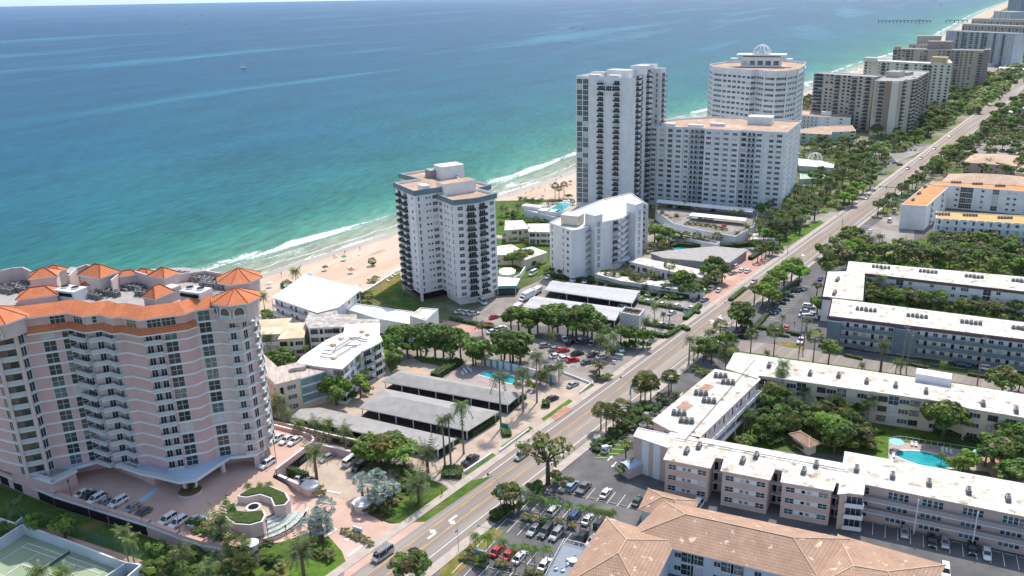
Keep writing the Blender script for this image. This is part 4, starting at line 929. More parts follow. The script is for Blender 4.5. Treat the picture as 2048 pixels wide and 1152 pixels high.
for s in('1396,779 1411,768 1428,773 1412,783','1352,815 1368,805 1387,811 1373,821'): Q=GG(pts(s),9.4); mb=MB(); mb.prism(Q,9.25,9.55,white,redp); mb.build('skylight',b.o)
mb=MB(); q0,q1=G(1510,720,9.5),G(1370,880,9.5); mb.beam((*q0,9.5),(*q1,9.5),.2,greym); mb.build('roof_cable',b.o); b.done()
for (x,y,n_) in((1441,754,3),(1456,767,3),(1402,789,3),(1418,804,3),(1358,829,3),(1373,844,3)): acrow((x,y),9.35,n_,-15,'on the roadside wing roof','round-topped air conditioner',1.3,1.15)
b=low('stair_block','blank pink and white striped end block by the parking lot','1266.5,872 1276,854.5 1343,869 1334,895',9.6,peach,roofs,'apartment building',ov=0,par=.15)
A,B_=b.P[0],b.P[3]; rz=math.atan2(B_[1]-A[1],B_[0]-A[0])
for t_ in(.38,.72): q=lerp(A,B_,t_); b.box('white_stripe',(q[0]+math.sin(rz)*.05,q[1]-math.cos(rz)*.05,0),(1.9,.12,9.3),white,rz)
b.done()
S=GG(pts('1331,920 1418,936.7 1428,915.7 1452,918.5 1445,942.4 1537,960 1547,938 1569,943 1565,965 1663,981.7 1669,964 1683,969 1679.5,988 1695,987 1686.6,949 1690,931 1343,868 1329,895 1340,899'),8.98)
b=low('apartment_wing','pink three-storey wing with three projecting bays and stained roof',S,9,peach,roofs,ov=.45)
for i,j in((0,1),(4,5),(8,9)):
    b.face(S[i],S[j],.5,3,2.8,[(.17,'v'),(.44,'s'),(.56,'s'),(.85,'v')]); rz=math.atan2(S[j][1]-S[i][1],S[j][0]-S[i][0])
    for k in range(3): q=lerp(S[i],S[j],.5); b.box('white_panel',(q[0]+math.sin(rz)*.02,q[1]-math.cos(rz)*.02,1.35+k*2.8),(math.dist(S[i],S[j])*.52,.06,1.1),white,rz)
for i,j in((2,3),(6,7),(10,11)): b.face(S[i],S[j],.3,3,2.8,'dT'); b.slabs(S[i],S[j],3.1,2,2.8,1.3,white,.2,'landing')
mb=MB(); q0,q1=G(1350,876,9.7),G(1690,940,9.7); mb.beam((*q0,9.75),(*q1,9.75),.15,greym); mb.build('roof_pipe',b.o); b.done()
acpair('on the bay-fronted wing roof',[(1373,905),(1398,895),(1485,924),(1512,914),(1607,945),(1632,932)],9.3)
S=GG(pts('1726,968 2080,1040 2080,985 2048,971 1692.7,907 1686.6,949.7 1697,986.4 1723,989.5'),9.06)
b=low('apartment_wing','pink wing with white galleries over a row of parked cars',S,9.06,peach,roofs,ov=.45)
A,B_=S[0],S[1]; L_=math.dist(A,B_)
pat=[(u,'k' if i%4 else 'T') for i,u in enumerate([.03,.17,.2,.235,.265,.37,.4,.435,.465,.6,.63,.66,.69,.82,.85,.88,.91])]
b.face(A,B_,.5,3,2.85,pat); walk(b,A,B_,3.2,2,2.85,1.5,M_('lilac_rail',(.42,.37,.37),(.36,.32,.32),3),white,3); b.face(S[6],S[7],.4,3,2.85,'n'); b.done()
acpair('on the galleried wing roof',[(1713,941),(1785,955),(1858,969),(1937,985),(2016,1000)],9.3)
slate=M_('slate_blue_wall',(.16,.22,.25),(.14,.19,.22),.5)
b=low('apartment_building','white and slate block with three dark gallery bands facing the side street','1657.8,633 1664.7,598.6 1684,600.5 2080,650 2080,684',10.3,white,roofs,ov=.3,parm=purpleband)
P=b.P; A,B_=P[0],P[4]; b.face(A,B_,.9,3,3.0,[(u,'m' if i%3 else 'd') for i,u in enumerate([.1+.043*k for k in range(21)])]); walk(b,A,B_,4,2,3.0,1.6,slate,slate,0); walk(b,A,B_,1.2,1,3,1.6,slate,slate,0)
b.band(P,9.5,10.6,.5,purpleband); q=lerp(A,B_,.03); b.box('slate_end',(q[0],q[1]-.8,0),(4,2.2,9.4),slate,R(-25)); q=lerp(A,B_,.385); b.box('slate_panel',(q[0],q[1]-.6,1),(7,1.9,8.4),slate,R(-25)); b.done()
for (x,y) in((1732,621),(1834,634),(1942,647),(2045,659)): acrow((x-9,y-1),10.6,3,-14,'on the slate-banded block roof'); acrow((x+9,y+1.5),10.6,3,-14,'on the slate-banded block roof')
b=low('apartment_building','white courtyard block with plum fascia and a low roadside wing','1696.7,523.6 2080,558 2080,588 1728,548 1730,549 1726,603 1645,594.4 1655,544.4 1692,544',9,white,roofs,ov=.4,parm=purpleband)
P=b.P; b.face(P[3],P[2],.4,3,2.8,'.m.pm.m.mx.pm..m'); b.band(P,8.3,9.3,.45,purpleband); b.done()
for (x,y) in((1762,536),(1856,545),(1948,555),(2042,564)): acrow((x-8,y-1),9.3,3,-14,'on the courtyard block roof'); acrow((x+8,y+1),9.3,3,-14,'on the courtyard block roof')
for (x,y) in((1675,561),(1669,588)): acrow((x,y),9.3,3,60,'on the low roadside wing')
orf=M_('terracotta_flat_roof',(.62,.3,.13),(.55,.25,.1),.2,.85,.2); orf2=M_('ochre_flat_roof',(.72,.42,.15),(.62,.34,.12),.2,.85,.2)
b=low('apartment_building','white block whose flat roof is terracotta, end-on to the road','1803.4,409 1854,412 1897,374 1855,367 1848,372',12.3,white,orf); b.face(b.P[1],b.P[2],.5,4,2.9,'nn'); b.done()
acrow((1838,388),12,3,50,'on the terracotta roof by the road'); acrow((1850,375),12,3,50,'on the terracotta roof by the road'); acrow((1826,401),12,2,50,'on the terracotta roof by the road')
b=low('apartment_building','long white block with terracotta roof behind the green courtyard','1866,361.5 2080,373 2080,385 1897,371 1858,368',12.3,white,orf); P=b.P; b.face(P[3],P[2],.5,4,2.9,'.mgg.m.g.mm.gg'); b.done()
b=low('apartment_building','white block with tall arches and ochre roof, nearest of its group','1871.8,422 2080,433 2080,449 1871.8,436',12.3,white,orf2); P=b.P
pm=MB(); pm.box((0,-.35,0),(.9,.8,12),white); me=pm.mesh('pier'); A,B_=P[3],P[2]
for i in range(12): 
    q=lerp(A,B_,.06+i*.085); link('pier',me,b.o,(*q,0),R(-20))
b.face(A,B_,.5,4,2.9,'TmTmTmTmTmTm'); b.slabs(A,B_,.5,4,2.9,1.0,white,.9,'walkway'); b.done()
for (x,y) in((1885,430),(1940,432),(2010,437)): acrow((x,y),12,5,-10,'on the ochre roof')
for (x,y) in((1912,366),(1955,369),(2000,373)): acrow((x,y),12,4,-10,'on the courtyard terracotta roof')
q=GG(pts('1825,470 1868,478 1872,440 1830,436'),0)
clay=tiles('tan_clay_tile',(.6,.42,.3),(.54,.37,.26),(.38,.26,.18),.35,.5)
def hiphouse(label,px,z,h,wm_,m=None,name='villa'):
    P=GG(pts(px),z); b=Bld(name,label,'villa',ctr(P)); mb=MB(); mb.prism(P,0,z-.1,wm_); mb.build('wall',b.o); mb=MB(); hip(mb,P,z,h,m or clay,.5); mb.build('roof',b.o,uv=True)
    A,B_=P[0],P[1]; b.face(A,B_,.4,max(1,int(z/3)),2.9,'m.d.m.m'); b.done(); return b
hiphouse('wide tan-tiled mansion roof behind the terracotta blocks','1882,366 2060,376 2070,356 1900,348',5,4,cream)
hiphouse('tan-tiled townhouse row with small gables near the road','1930,324 2032,332 2040,312 1945,308',6.5,3,peach)
hiphouse('tan-tiled villa cut by the right edge','2030,345 2080,350 2080,335 2036,333',4,2.5,cream)
hiphouse('white-roofed bungalow under trees right of the road','2018,224 2044,228 2052,216 2026,212',4,2,white,roofclean)
for (s,lb) in(('1970,121 1998,118 2000,126 1968,130','small white-roofed shop far along the road'),('2008,123 2080,127 2080,134 2010,132','long white-roofed store far along the road'),('1998,133 2080,137 2080,143 2000,141','second long white roof in front of the far store'),('1966,133 2010,137 2012,147 1968,144','brown-roofed low building beside the tan slab')):
    b=low('shop',lb,s,5,white,roofclean if 'white' in lb else brown,'shop'); b.done()
# ---- terracotta-tiled complex in the foreground
terra=tiles('terracotta_tile',(.47,.3,.21),(.42,.27,.185),(.22,.13,.09),.5,.72,spots=(.72,.55,.42))
def tilewing(label,px,z,h,wm_,faces=(),inn=.5):
    P=GG(pts(px),z); b=Bld('tiled_wing',label,'apartment building',ctr(P)); mb=MB(); mb.prism(P,0,z-.1,wm_); mb.build('wall',b.o); mb=MB(); hip(mb,P,z,h,terra,.7,white,inn=inn); mb.build('roof',b.o,uv=True)
    mb=MB(); 
    b.P=P; return b
bw=M_('pale_blue_stucco',(.62,.68,.73),(.57,.63,.68),.3)
b=tilewing('long terracotta-tiled wing running right behind the car park','1262,1073 1640,1164 1690,1080 1331,1006',6.6,3.2,bw); P=b.P
b.face(lerp(P[0],P[1],.24),lerp(P[0],P[1],.72),.3,2,3.1,'mpp.mpp.m'); b.done()
b=tilewing('terracotta-tiled wing coming towards the viewer at the bottom edge','1128,1172 1285,1200 1345,1082 1216,1039',6.6,3.2,bw); b.done()
b=tilewing('terracotta-tiled right end wing beside the driveway','1560,1210 1830,1230 1882,1131 1680,1074',6.0,2.4,bw); b.done()
b=tilewing('small terracotta-tiled porch nearest the pink bays','1283,1017 1372,1040 1390,1003 1300,981',3.4,1.8,bw); b.done()
# vents on the tiles
vm=MB(); vm.cyl((0,0,0),.14,.6,dark,8); vmesh=vm.mesh('roof_vent')
# ================================================================== raised deck of the pink tower
z3=3.0
deckp=pts('-60,930 0,943 112,989 300,1047 358,1069 408,1085 450,1092 480,1060 500,1010 545,955 551,940 627,878 618,868 545,850 500,850 -60,850')
mb=MB(); mb.face([(*p_,z3) for p_ in GG(deckp,z3)][::-1] if area2(GG(deckp,z3))<0 else [(*p_,z3) for p_ in GG(deckp,z3)],salmon)
PA=[G(450,1092,3),G(480,1060,3),G(500,1010,3),G(545,955,3)]; QA=[G(505,1092),G(560,1075),(G(588,1020)),G(590,980)]
for i in range(3): mb.face([(*PA[i],3),(*QA[i],.05),(*QA[i+1],.05),(*PA[i+1],3)],salmon)
tag(mb.build('plaza_deck'),'salmon paved driveway deck sloping to the road','paving',kind='structure')
sheet('shade_strip','pale blue strip across the deck',can,[G(*p_,3) for p_ in((236,1028),(258,1030),(318,977),(312,975))],3.012)  # flat pale blue strip laid on the deck
def wallrun(name,label,px,zt,th,m,zb=0,cap=None,zpx=None,base=None):
    P=[G(x,y,zt if zpx is None else zpx) for x,y in pts(px)]; mb=MB()
    for a_,c_ in zip(P,P[1:]): mb.box((*lerp(a_,c_,.5),zb),(math.dist(a_,c_)+th*.6,th,zt-zb),m,math.atan2(c_[1]-a_[1],c_[0]-a_[0]),cap or m)
    o=mb.build(name); tag(o,label,'wall'); return o,P
e=empty('deck_wall',(*G(100,1000),0),'long pink deck wall above the dark garage openings','wall')
P=GG(pts('-60,918 0,941 112,988 300,1046 357,1068 408,1084 452,1092'),3.5); mb=MB()
for a_,c_ in zip(P,P[1:]): mb.box((*lerp(a_,c_,.5),0),(math.dist(a_,c_)+.4,.9,3.9),pink,math.atan2(c_[1]-a_[1],c_[0]-a_[0]),salmon)
mb.build('wall',e); mb=MB()
for a_,c_ in zip(P,P[1:]): 
    rz=math.atan2(c_[1]-a_[1],c_[0]-a_[0]); q=lerp(a_,c_,.5); mb.box((q[0]+math.sin(rz)*.5,q[1]-math.cos(rz)*.5,2.75),(math.dist(a_,c_)+.4,.25,.4),white,rz)
mb.build('white_band',e)
A_,B_=P[1],P[3]; 
for t_ in(.03,.12,.3,.41,.53,.66,.79,.92): 
    a_,c_=(P[1],P[2]) if t_<.36 else (P[2],P[3]); k=(t_/.36) if t_<.36 else (t_-.36)/.64
    q=lerp(a_,c_,k); rz=math.atan2(c_[1]-a_[1],c_[0]-a_[0]); mb=MB(); mb.box((q[0]+math.sin(rz)*.47,q[1]-math.cos(rz)*.47,.2),(5.8 if t_>.2 else 3.4,.1,2.3),dark,rz); mb.build('garage_opening',e)
wallrun('parking_wall','curved pink wall round three white cars','497,838 545,848 600,862 622,869 628,877 620,886 552,937',4.0,.45,pink,0,white)
q0,q1=G(624,890,2.6),G(566,937,2.6); mb=MB(); q=lerp(q0,q1,.5); rz=math.atan2(q1[1]-q0[1],q1[0]-q0[0]); mb.box((q[0]+.5,q[1]-.2,.1),(9,.2,2.4),dark,rz); tag(mb.build('garage_door'),'dark garage opening under the upper parking wall','garage door')
wallrun('court_wall','pink wall behind the white van','628,886 718,906 760,916',2.2,.4,pink,0,white)
wallrun('boundary_wall','long pink boundary wall behind the dark hedge','530,838 600,853 660,868 735,884',2.2,.4,pink,0,white)
wallrun('planter_wall','curved pink wall between two white round bowls','540,942 575,957 600,968 628,975',2.2,.8,pinkpale,0,white)
for i,(x,y,z,r_) in enumerate(((538,938,2.6,2.3),(620,968,2.4,2.1),(393,1040,4.2,2.2),(724,1003,2.2,2.2),(502,1085,4.0,1.6))):
    p_=G(x,y,z); mb=MB(); mb.cyl((*p_,0),r_*.86,z-.3,pinkpale,20); mb.cyl((*p_,z-.3),r_,.3,white,20); o=mb.build('round_bowl')
    tag(o,['white round bowl at the garage corner','pale blue glass-topped drum beside the date palm','white round bowl beside two white cars','white-topped pink drum under silver palms','small white bowl at the end of the deck wall'][i],'planter','round bowls round the driveway')
# fountain
fz=3.0; hedgem=leafmat('hedge_leaf',(.05,.095,.022),(.09,.14,.03))
fe=empty('fountain',(*G(510,1015,3),3),'pink S-shaped fountain with hedge beds and green water steps','fountain')
for s in('474,992 500,976 540,972 572,985 580,1000 570,1010 548,1012 541,996 520,989 492,995','450,1018 460,1005 472,1010 477,1021 498,1023 528,1020 532,1030 525,1043 500,1050 470,1048 452,1036'):
    P=GG(pts(s),4.9); mb=MB(); mb.prism(P,1.5,4.9,pinkpale,white); mb.build('planter_wall',fe); mb=MB(); mb.prism(inset(P,.4),4.9,5.15,M_('clipped_hedge',(.07,.1,.03),(.04,.065,.02),2,.9,.1,bump=.6)); mb.build('hedge_bed',fe)
fc=G(512,1010,3); mb=MB()
for i in range(6):
    r0,r1=4+i*1.15,5.15+i*1.15; zz=3.1-i*.45; A=[R(-100+100*k/12) for k in range(13)]
    for a_,c_ in zip(A,A[1:]):
        mb.face([(fc[0]+r0*math.cos(a_),fc[1]+r0*math.sin(a_),zz),(fc[0]+r1*math.cos(a_),fc[1]+r1*math.sin(a_),zz),(fc[0]+r1*math.cos(c_),fc[1]+r1*math.sin(c_),zz),(fc[0]+r0*math.cos(c_),fc[1]+r0*math.sin(c_),zz)],M_('step_water',(.3,.38,.33),(.62,.62,.56),2.5,.2,.5))
        mb.face([(fc[0]+r1*math.cos(a_),fc[1]+r1*math.sin(a_),zz),(fc[0]+r1*math.cos(c_),fc[1]+r1*math.sin(c_),zz),(fc[0]+r1*math.cos(c_),fc[1]+r1*math.sin(c_),zz-.45),(fc[0]+r1*math.cos(a_),fc[1]+r1*math.sin(a_),zz-.45)],white)
mb.build('water_steps',fe); mb=MB(); q=G(507,1014,3.6); mb.cyl((*q,3.0),1.7,.7,white,18,mt=None); mb.cyl((*q,3.7),1.2,.02,dark,14); mb.build('basin',fe)
mb=MB(); mb.cyl((*fc,3.0),6.2,.12,beigep,24); mb.build('basin_floor',fe)
A=[R(-105+110*k/14) for k in range(15)]; mb=MB()
for a_,c_ in zip(A,A[1:]):
    r_=11.2; mb.box((fc[0]+r_*math.cos((a_+c_)/2),fc[1]+r_*math.sin((a_+c_)/2),0),(.5,3.4,.9),pinkpale,(a_+c_)/2,white)
mb.build('rim_wall',fe)
# ================================================================== ground cover
lot=lambda s0,s1,t1,m,z,name,label,side=1: sheet(name,label,m,[ST(s,cen(s)+side*(8.7 if side>0 else 8.6)) for s in range(s0,s1+1,10)]+[ST(s,t1) for s in range(s1,s0-1,-10)],z)
lot(10,330,80,pale,.01,'pavement','pale paved lots between the road and the beach houses')
lot(-90,110,-120,lotasp,.012,'pavement','grey asphalt lots on the inland side',-1)
lot(110,330,-60,lotasp,.008,'pavement','grey asphalt lots further inland',-1)
G_=[('lawn','lawn round the tennis court',grass,'-80,960 0,975 330,1075 470,1118 560,1085 640,1063 690,1105 690,1128 655,1162 560,1250 -80,1250',.02),
('lawn','sunny lawn under the date palms by the driveway mouth',brightgrass,'560,1085 612,1066 655,1073 683,1100 690,1125 640,1160 560,1170 600,1120 640,1118 650,1100 620,1085',.05),
('court_paving','beige paved lower court with a white van',beigep,'568,948 640,890 718,907 795,930 800,975 745,988 715,1012 650,986 628,980',.06),
('driveway','pink paved driveway mouth joining the road',salmon,'505,1092 560,1075 588,1020 590,980 628,984 650,986 715,1012 742,1032 779,1048 852,1044 700,1153 686,1160 692,1125 684,1103 657,1073 620,1066 560,1085',.055),
('lawn','lawn with date palms between two driveways',grass,'745,988 800,975 800,930 870,958 905,985 940,962 985,952 850,1044 800,1048 770,1042',.05),
('mulch','mulch bed beneath the silver palms',mulch,'742,1030 715,1012 745,988 800,975 790,1000 765,1045',.07),
('garden_path','curved pale garden path to the sidewalk',conc,'862,953 885,958 905,973 912,982 905,985 893,972 862,960',.08),
('lot_paving','beige brick paving round the grey carports',beigep,'575,826 690,795 775,735 1045,795 1130,762 1235,738 1248,745 905,964 870,958 780,897 640,874',.03),
('lawn','green lawn left of the wavy brown terrace',brightgrass,'766,690 792,700 802,722 782,748 772,745 768,720',.05),
('garden_path','white curved path beside the curved white block',conc,'765,700 772,725 782,748 790,752 760,790 752,788 776,752 764,725',.06),
('terrace','orange and grey wave-edged terrace behind the carport',M_('rusty_terrace',(.55,.4,.27),(.42,.36,.32),.18,.9,.2,detail=8,thr=(.45,.55)),'782,746 806,722 826,717 843,726 868,730 890,738 868,757',.07),
('lawn','dark lawn behind the wave-edged terrace',grass,'800,718 845,712 960,725 920,735 890,737 868,729 843,725 826,715',.05),
('pool_deck','grey and pink pool deck beside the long carport',M_('pool_deck_slabs',(.42,.36,.33),(.36,.3,.28),.3,.9,.2),'890,758 935,722 1045,742 1105,762 1070,803 1042,790',.06),
('swimming_pool','turquoise pool among the royal palms',pool,'959,750 973,743 992,745 1042,757 1028,768 1018,767',.12),
('pavement','sunlit parking lot with red cars',pale,'965,735 960,690 905,655 880,640 1010,640 1350,655 1355,665 1210,768 1120,757',.04),
('pavement','asphalt patch darkened as painted tree shade behind the broad trees',lotasp,'1010,650 1190,655 1230,690 1140,690 1040,670',.05),  # darker sheet stands in for the shade of the trees
('paving','round pink paving beside the low white hall',pinkp,'875,648 905,640 960,650 968,662 905,672',.06),
('lawn','lawn wrapping the base of the cross-plan tower',drygrass,'722,592 770,562 800,545 806,582 850,606 875,622 870,638 765,608',.05),
('lawn','shaded lawn beside the cross-plan tower',grass,'745,598 795,566 806,584 850,608 870,632 765,606',.07),
('lawn','lawns round the beach villas',grass,'990,402 1150,398 1100,440 1100,548 1045,556 990,556',.05),
('garden_path','pale paths between the beach villas',conc,'993,470 1060,478 1098,486 1098,490 1040,484 993,476',.07),
('pool_deck','cream pool terrace beside the tallest tower',conc,'1050,410 1150,398 1152,430 1110,432 1080,425',.06),
('swimming_pool','turquoise beach pool below the tallest tower',pool,'1099,419 1123,405 1146,407 1140,412 1125,421.5 1114,421',.12),
('swimming_pool','small green pool behind the fan-roofed hall',pool,'1343,494 1352,500 1388,500 1392,496 1360,492',.1),
('lawn','hedged strip before the seven-storey block',grass,'1098,545 1190,548 1310,590 1440,575 1450,590 1300,606 1120,566 1095,556',.05),
('pavement','brick paved yard right of the fan-roofed hall',pinkp,'1462,524 1500,504 1542,518 1435,612 1398,592 1440,560',.05),
('lawn','sunny lawn by the sidewalk near the date palms',brightgrass,'1560,478 1600,455 1640,440 1648,446 1580,490 1545,497',.06),
('lawn','lawn edge beside the parking exit',brightgrass,'1385,592 1432,560 1440,566 1400,600',.07),
('courtyard_lawn','shady courtyard lawn inside the long wings',grass,'1395,878 1520,760 2080,835 2080,965 1690,912 1350,882',.04),
('courtyard_lawn','curving bright lawn beside the kidney pool',brightgrass,'1735,870 1760,860 1850,862 1890,880 1870,890 1795,880 1778,886 1775,920 1755,915',.07),
('courtyard_lawn','bright lawn patch inside the road corner of the courtyard',brightgrass,'1460,870 1500,832 1540,840 1530,870 1480,885',.07),
('pool_deck','pinkish deck round the kidney pool',M_('rose_deck',(.5,.38,.32),(.44,.33,.28),.3),'1777,885 1800,884 1900,895 1980,915 1990,945 1850,935 1776,922',.08),
('pool_deck','pink terrace with a blue round table',pinkp,'1945,905 1990,900 2010,925 2000,960 1985,955',.09),
('side_street','light brown side street behind the long cream wing',asphalt,'1470,703 1482,682 1560,690 2080,776 2080,797 1905,768',.06),
('verge','narrow grass verge behind the long cream wing',grass,'1472,706 1905,769 2080,800 2080,795 1905,764 1475,702',.08),
('verge','dry grass island in the side street lot',drygrass,'1547,686 1575,684 1612,695 1612,700 1560,692',.1),
('thicket_floor','shaded ground under the thickets',grass,'1640,520 1700,470 1830,480 1870,470 2080,480 2080,560 1690,525 1650,545',.05),
('thicket_floor','planted ground between the two courtyard blocks',grass,'1728,560 2080,598 2080,645 1665,600 1730,600',.05),
('play_court','small red play court under the trees',M_('red_court',(.5,.16,.15),None,1),'1795,510 1836,516 1828,523 1790,514',.12),
('pavement','pale parking lot beside the terracotta roofs',pale,'1690,492 1790,420 1830,440 1826,500 1745,512',.06),
('pavement','pale far parking lot right of the road',pale,'1930,296 1965,280 2080,280 2080,335 1900,325',.06),
('pavement','pale lots before the beige twin-winged block',pale,'1700,300 1760,283 1870,290 1840,305 1760,340',.06),
('lawn','lawn by the bay with small white sign',grass,'1212,880 1255,868 1250,905 1205,918 1190,912',.06),
('mulch','planted strip with dry shrubs at the sidewalk',drygrass,'880,1130 985,1055 1010,1062 905,1160 880,1160',.05)]
for n_,l_,m_,s_,z_ in G_:
    cat='swimming pool' if 'pool' in n_ and 'deck' not in n_ else 'ground'
    if cat=='swimming pool':
        P=GG(pts(s_)); mb=MB(); q=inset(P,-.5); mb.prism(q,0,.14,poolcop); mb.face([(*p_,.15) for p_ in inset(P,0)],pool); o=mb.build(n_); tag(o,l_,cat)
    else: sheet(n_,l_,m_,s_,z_)
# kidney pool
c=G(1852,919); P=[(c[0]+math.cos(t)*(5.6+1.1*math.cos(2*t))*1.15+math.sin(t)*0,c[1]+math.sin(t)*(3.6)) for t in[2*math.pi*k/24 for k in range(24)]]; ca,sa=math.cos(R(-25)),math.sin(R(-25)); P=[(c[0]+(x-c[0])*ca-(y-c[1])*sa,c[1]+(x-c[0])*sa+(y-c[1])*ca) for x,y in P]
mb=MB(); mb.prism(inset(P,-.6),0,.16,poolcop); mb.face([(*p_,.17) for p_ in P],pool); tag(mb.build('swimming_pool'),'kidney-shaped turquoise courtyard pool','swimming pool')
# small grass strips along the sea-side sidewalk
for i,s_ in enumerate(('933,950 925,943 984,906 992,911','1008,898 1002,893 1060,853 1067,857','1088,842 1083,838 1138,799 1146,803','1163,786 1160,781 1183,766 1189,771')): sheet('verge','grass strip %s along the sidewalk'%['nearest the black pickup','by the first carport exit','by the second carport exit','before the curved car exit'][i],brightgrass,s_,.1)
sheet('crosswalk','pink brick crossing in the sidewalk',redp,'1100,836 1128,813 1146,820 1112,842',.175)
# low white kerb walls of the carport exits
for s_,l_ in (('1000,899 1057,857','low white kerb wall of the middle carport exit'),('928,942 983,905','low white kerb wall beside the black pickup'),('1160,783 1186,762','low white kerb wall near the silver car'),('1123,742 1186,766','white kerb wall behind the silver car')): wallrun('kerb_wall',l_,s_,.7,.35,white,0)
wallrun('pool_wall','white pool wall with blue pilasters','965,716 1000,722 1045,732 1112,752',2.6,.3,white,0)
P=[G(x,y,2.6) for x,y in pts('965,716 1000,722 1045,732 1112,752')]
for a_,c_ in zip(P,P[1:]):
    for t_ in(.15,.5,.85): q=lerp(a_,c_,t_); mb=MB(); mb.box((q[0],q[1]-.2,0),(.7,.35,2.65),tealp,R(-24)); tag(mb.build('pilaster'),None,'pilaster','blue pilasters of the pool wall'); inset_label(bpy.data.objects[-1] if False else scene.collection.objects[-1],'blue pilaster','on the white pool wall',(q[0],q[1],1))
# walls of the tennis court
cw=M_('court_wall_paint',(.6,.63,.68),(.54,.57,.62),.3)
wallrun('court_wall','white tennis court wall','-60,1115 -20,1090 44,1048.5 100,1068 252,1125 200,1160',2.6,.35,cw,0,white,)
wallrun('court_wall','second white wall behind the tennis court','-40,1022 0,1036 30,1046 44,1034',2.4,.3,cw,0,white)
wallrun('court_wall','short white wall by the red clay patch','250,1124 282,1129 232,1172',2.8,.35,cw,0,white)
sheet('tennis_court','pale green tennis court surface',M_('court_green',(.33,.4,.26),(.29,.36,.235),.15,.9,.2),'-120,1160 44,1062 256,1133 60,1270',.05)
sheet('pink_walk','pink walkway behind the tennis court fence',pinkp,'60,1052 100,1060 310,1130 345,1160 320,1160 300,1138 96,1071',.05)
A_,B_=G(56.4,1087.6),G(212,1140); ua=math.atan2(B_[1]-A_[1],B_[0]-A_[0]); U=(math.cos(ua),math.sin(ua)); Vv=(math.sin(ua),-math.cos(ua))
C_=lambda u,v:(A_[0]+U[0]*u+Vv[0]*v,A_[1]+U[1]*u+Vv[1]*v)
mb=MB()
def cl(u0,v0,u1,v1,w_=.09):
    a_,c_=C_(u0,v0),C_(u1,v1); rz=math.atan2(c_[1]-a_[1],c_[0]-a_[0]); n_=(math.sin(rz)*w_,-math.cos(rz)*w_)
    mb.face([(a_[0]+n_[0],a_[1]+n_[1],.14),(c_[0]+n_[0],c_[1]+n_[1],.14),(c_[0]-n_[0],c_[1]-n_[1],.14),(a_[0]-n_[0],a_[1]-n_[1],.14)],whitep)
for v in(0,1.37,9.6,10.97): cl(0,v,23.77,v)
for u in(0,23.77): cl(u,0,u,10.97)
for u in(5.49,18.29): cl(u,1.37,u,9.6)
cl(5.49,5.485,18.29,5.485); tag(mb.build('court_lines'),'white lines of the tennis court','court marking',kind='structure')
ne=empty('tennis_net',(*C_(11.885,5.5),0),'tennis net across the green court','tennis net'); mb=MB(); a_,c_=C_(11.885,-.9),C_(11.885,11.9); mb.box((*lerp(a_,c_,.5),.15),(math.dist(a_,c_),.03,.8),M_('net_mesh',(.1,.13,.1),None,1),math.atan2(c_[1]-a_[1],c_[0]-a_[0])); mb.build('mesh',ne)
mb=MB(); mb.box((*lerp(a_,c_,.5),.92),(math.dist(a_,c_),.06,.08),whitep,math.atan2(c_[1]-a_[1],c_[0]-a_[0])); mb.build('headband',ne)
for q in(a_,c_): mb=MB(); mb.cyl((*q,0),.06,1.1,black,8); mb.build('post',ne)
# ---- parking stalls
def stalls(px0,px1,ang,L=5.0,name='parking bay lines',z=.11,sp=2.65,both=False,m=None):
    a_,c_=G(*px0),G(*px1); D=math.dist(a_,c_); n_=max(1,round(D/sp)); mb=MB(); ca,sa=math.cos(R(ang)),math.sin(R(ang)); w_=.07
    for i in range(n_+1):
        q=lerp(a_,c_,i/n_); e_=(q[0]+ca*L,q[1]+sa*L); mb.face([(q[0]-sa*w_,q[1]+ca*w_,z),(q[0]+sa*w_,q[1]-ca*w_,z),(e_[0]+sa*w_,e_[1]-ca*w_,z),(e_[0]-sa*w_,e_[1]+ca*w_,z)],m or whitep)
    rz=math.atan2(c_[1]-a_[1],c_[0]-a_[0])
    for i in range(n_): 
        q=lerp(a_,c_,(i+.5)/n_); mb.box((q[0]+ca*.5,q[1]+sa*.5,z-.04),(1.8,.15,.14),conc,rz)
    tag(mb.build('parking_lines'),name,'parking marking',kind='structure')
stalls((1093,980),(1276,1022),62,5.2,'bay lines of the row with a dark pickup'); stalls((1040,1022),(1205,1060),62,5,'bay lines beside the row of small palms'); stalls((1015,1037),(1210,1083),-118,5,'bay lines under the row of small palms')
stalls((945,1103),(1120,1148),62,5,'bay lines of the row with two red cars'); stalls((930,1120),(1100,1165),-118,5,'bay lines at the bottom edge'); stalls((1722,1038),(2060,1117),-112,5.3,'bay lines before the galleried wing',sp=2.65)
stalls((1190,915),(1330,800),-8,5,'bay lines beside the roadside lawn'); stalls((1530,640),(1600,572),-8,5,'bay lines under the roadside shade trees',sp=2.7); stalls((1090,548),(1300,585),-118,5,'bay lines by the hedge of the seven-storey block'); stalls((1275,600),(1400,622),62,4.8,'bay lines of the white cars by the road'); stalls((1500,660),(1570,672),62,5,'bay lines with a red car'); stalls((1100,735),(1190,735),62,5,'bay lines of the red car lot'); stalls((1090,708),(1210,712),62,5,'bay lines in the tree shade')
stalls((1655,694),(2070,762),-25,5.2,'long bay lines before the slate-banded block',sp=6)
for s_ in('1560,609 1660,700','1480,708 1330,860'): pass
mb=MB()
for x,y,a_ in((1220,917,60),(1153,915,240),(1362,790,240),(1228,930,240),(1325,660,0)): arrow(mb,G(x,y),R(a_),1.2,whitep,.12,0)
for x,y,a_ in((690,1075,-60),): arrow(mb,G(x,y),R(a_),1.6,whitep,.14,0)
tag(mb.build('arrows'),'white painted arrows in the lots','road marking',kind='structure')
mb=MB()
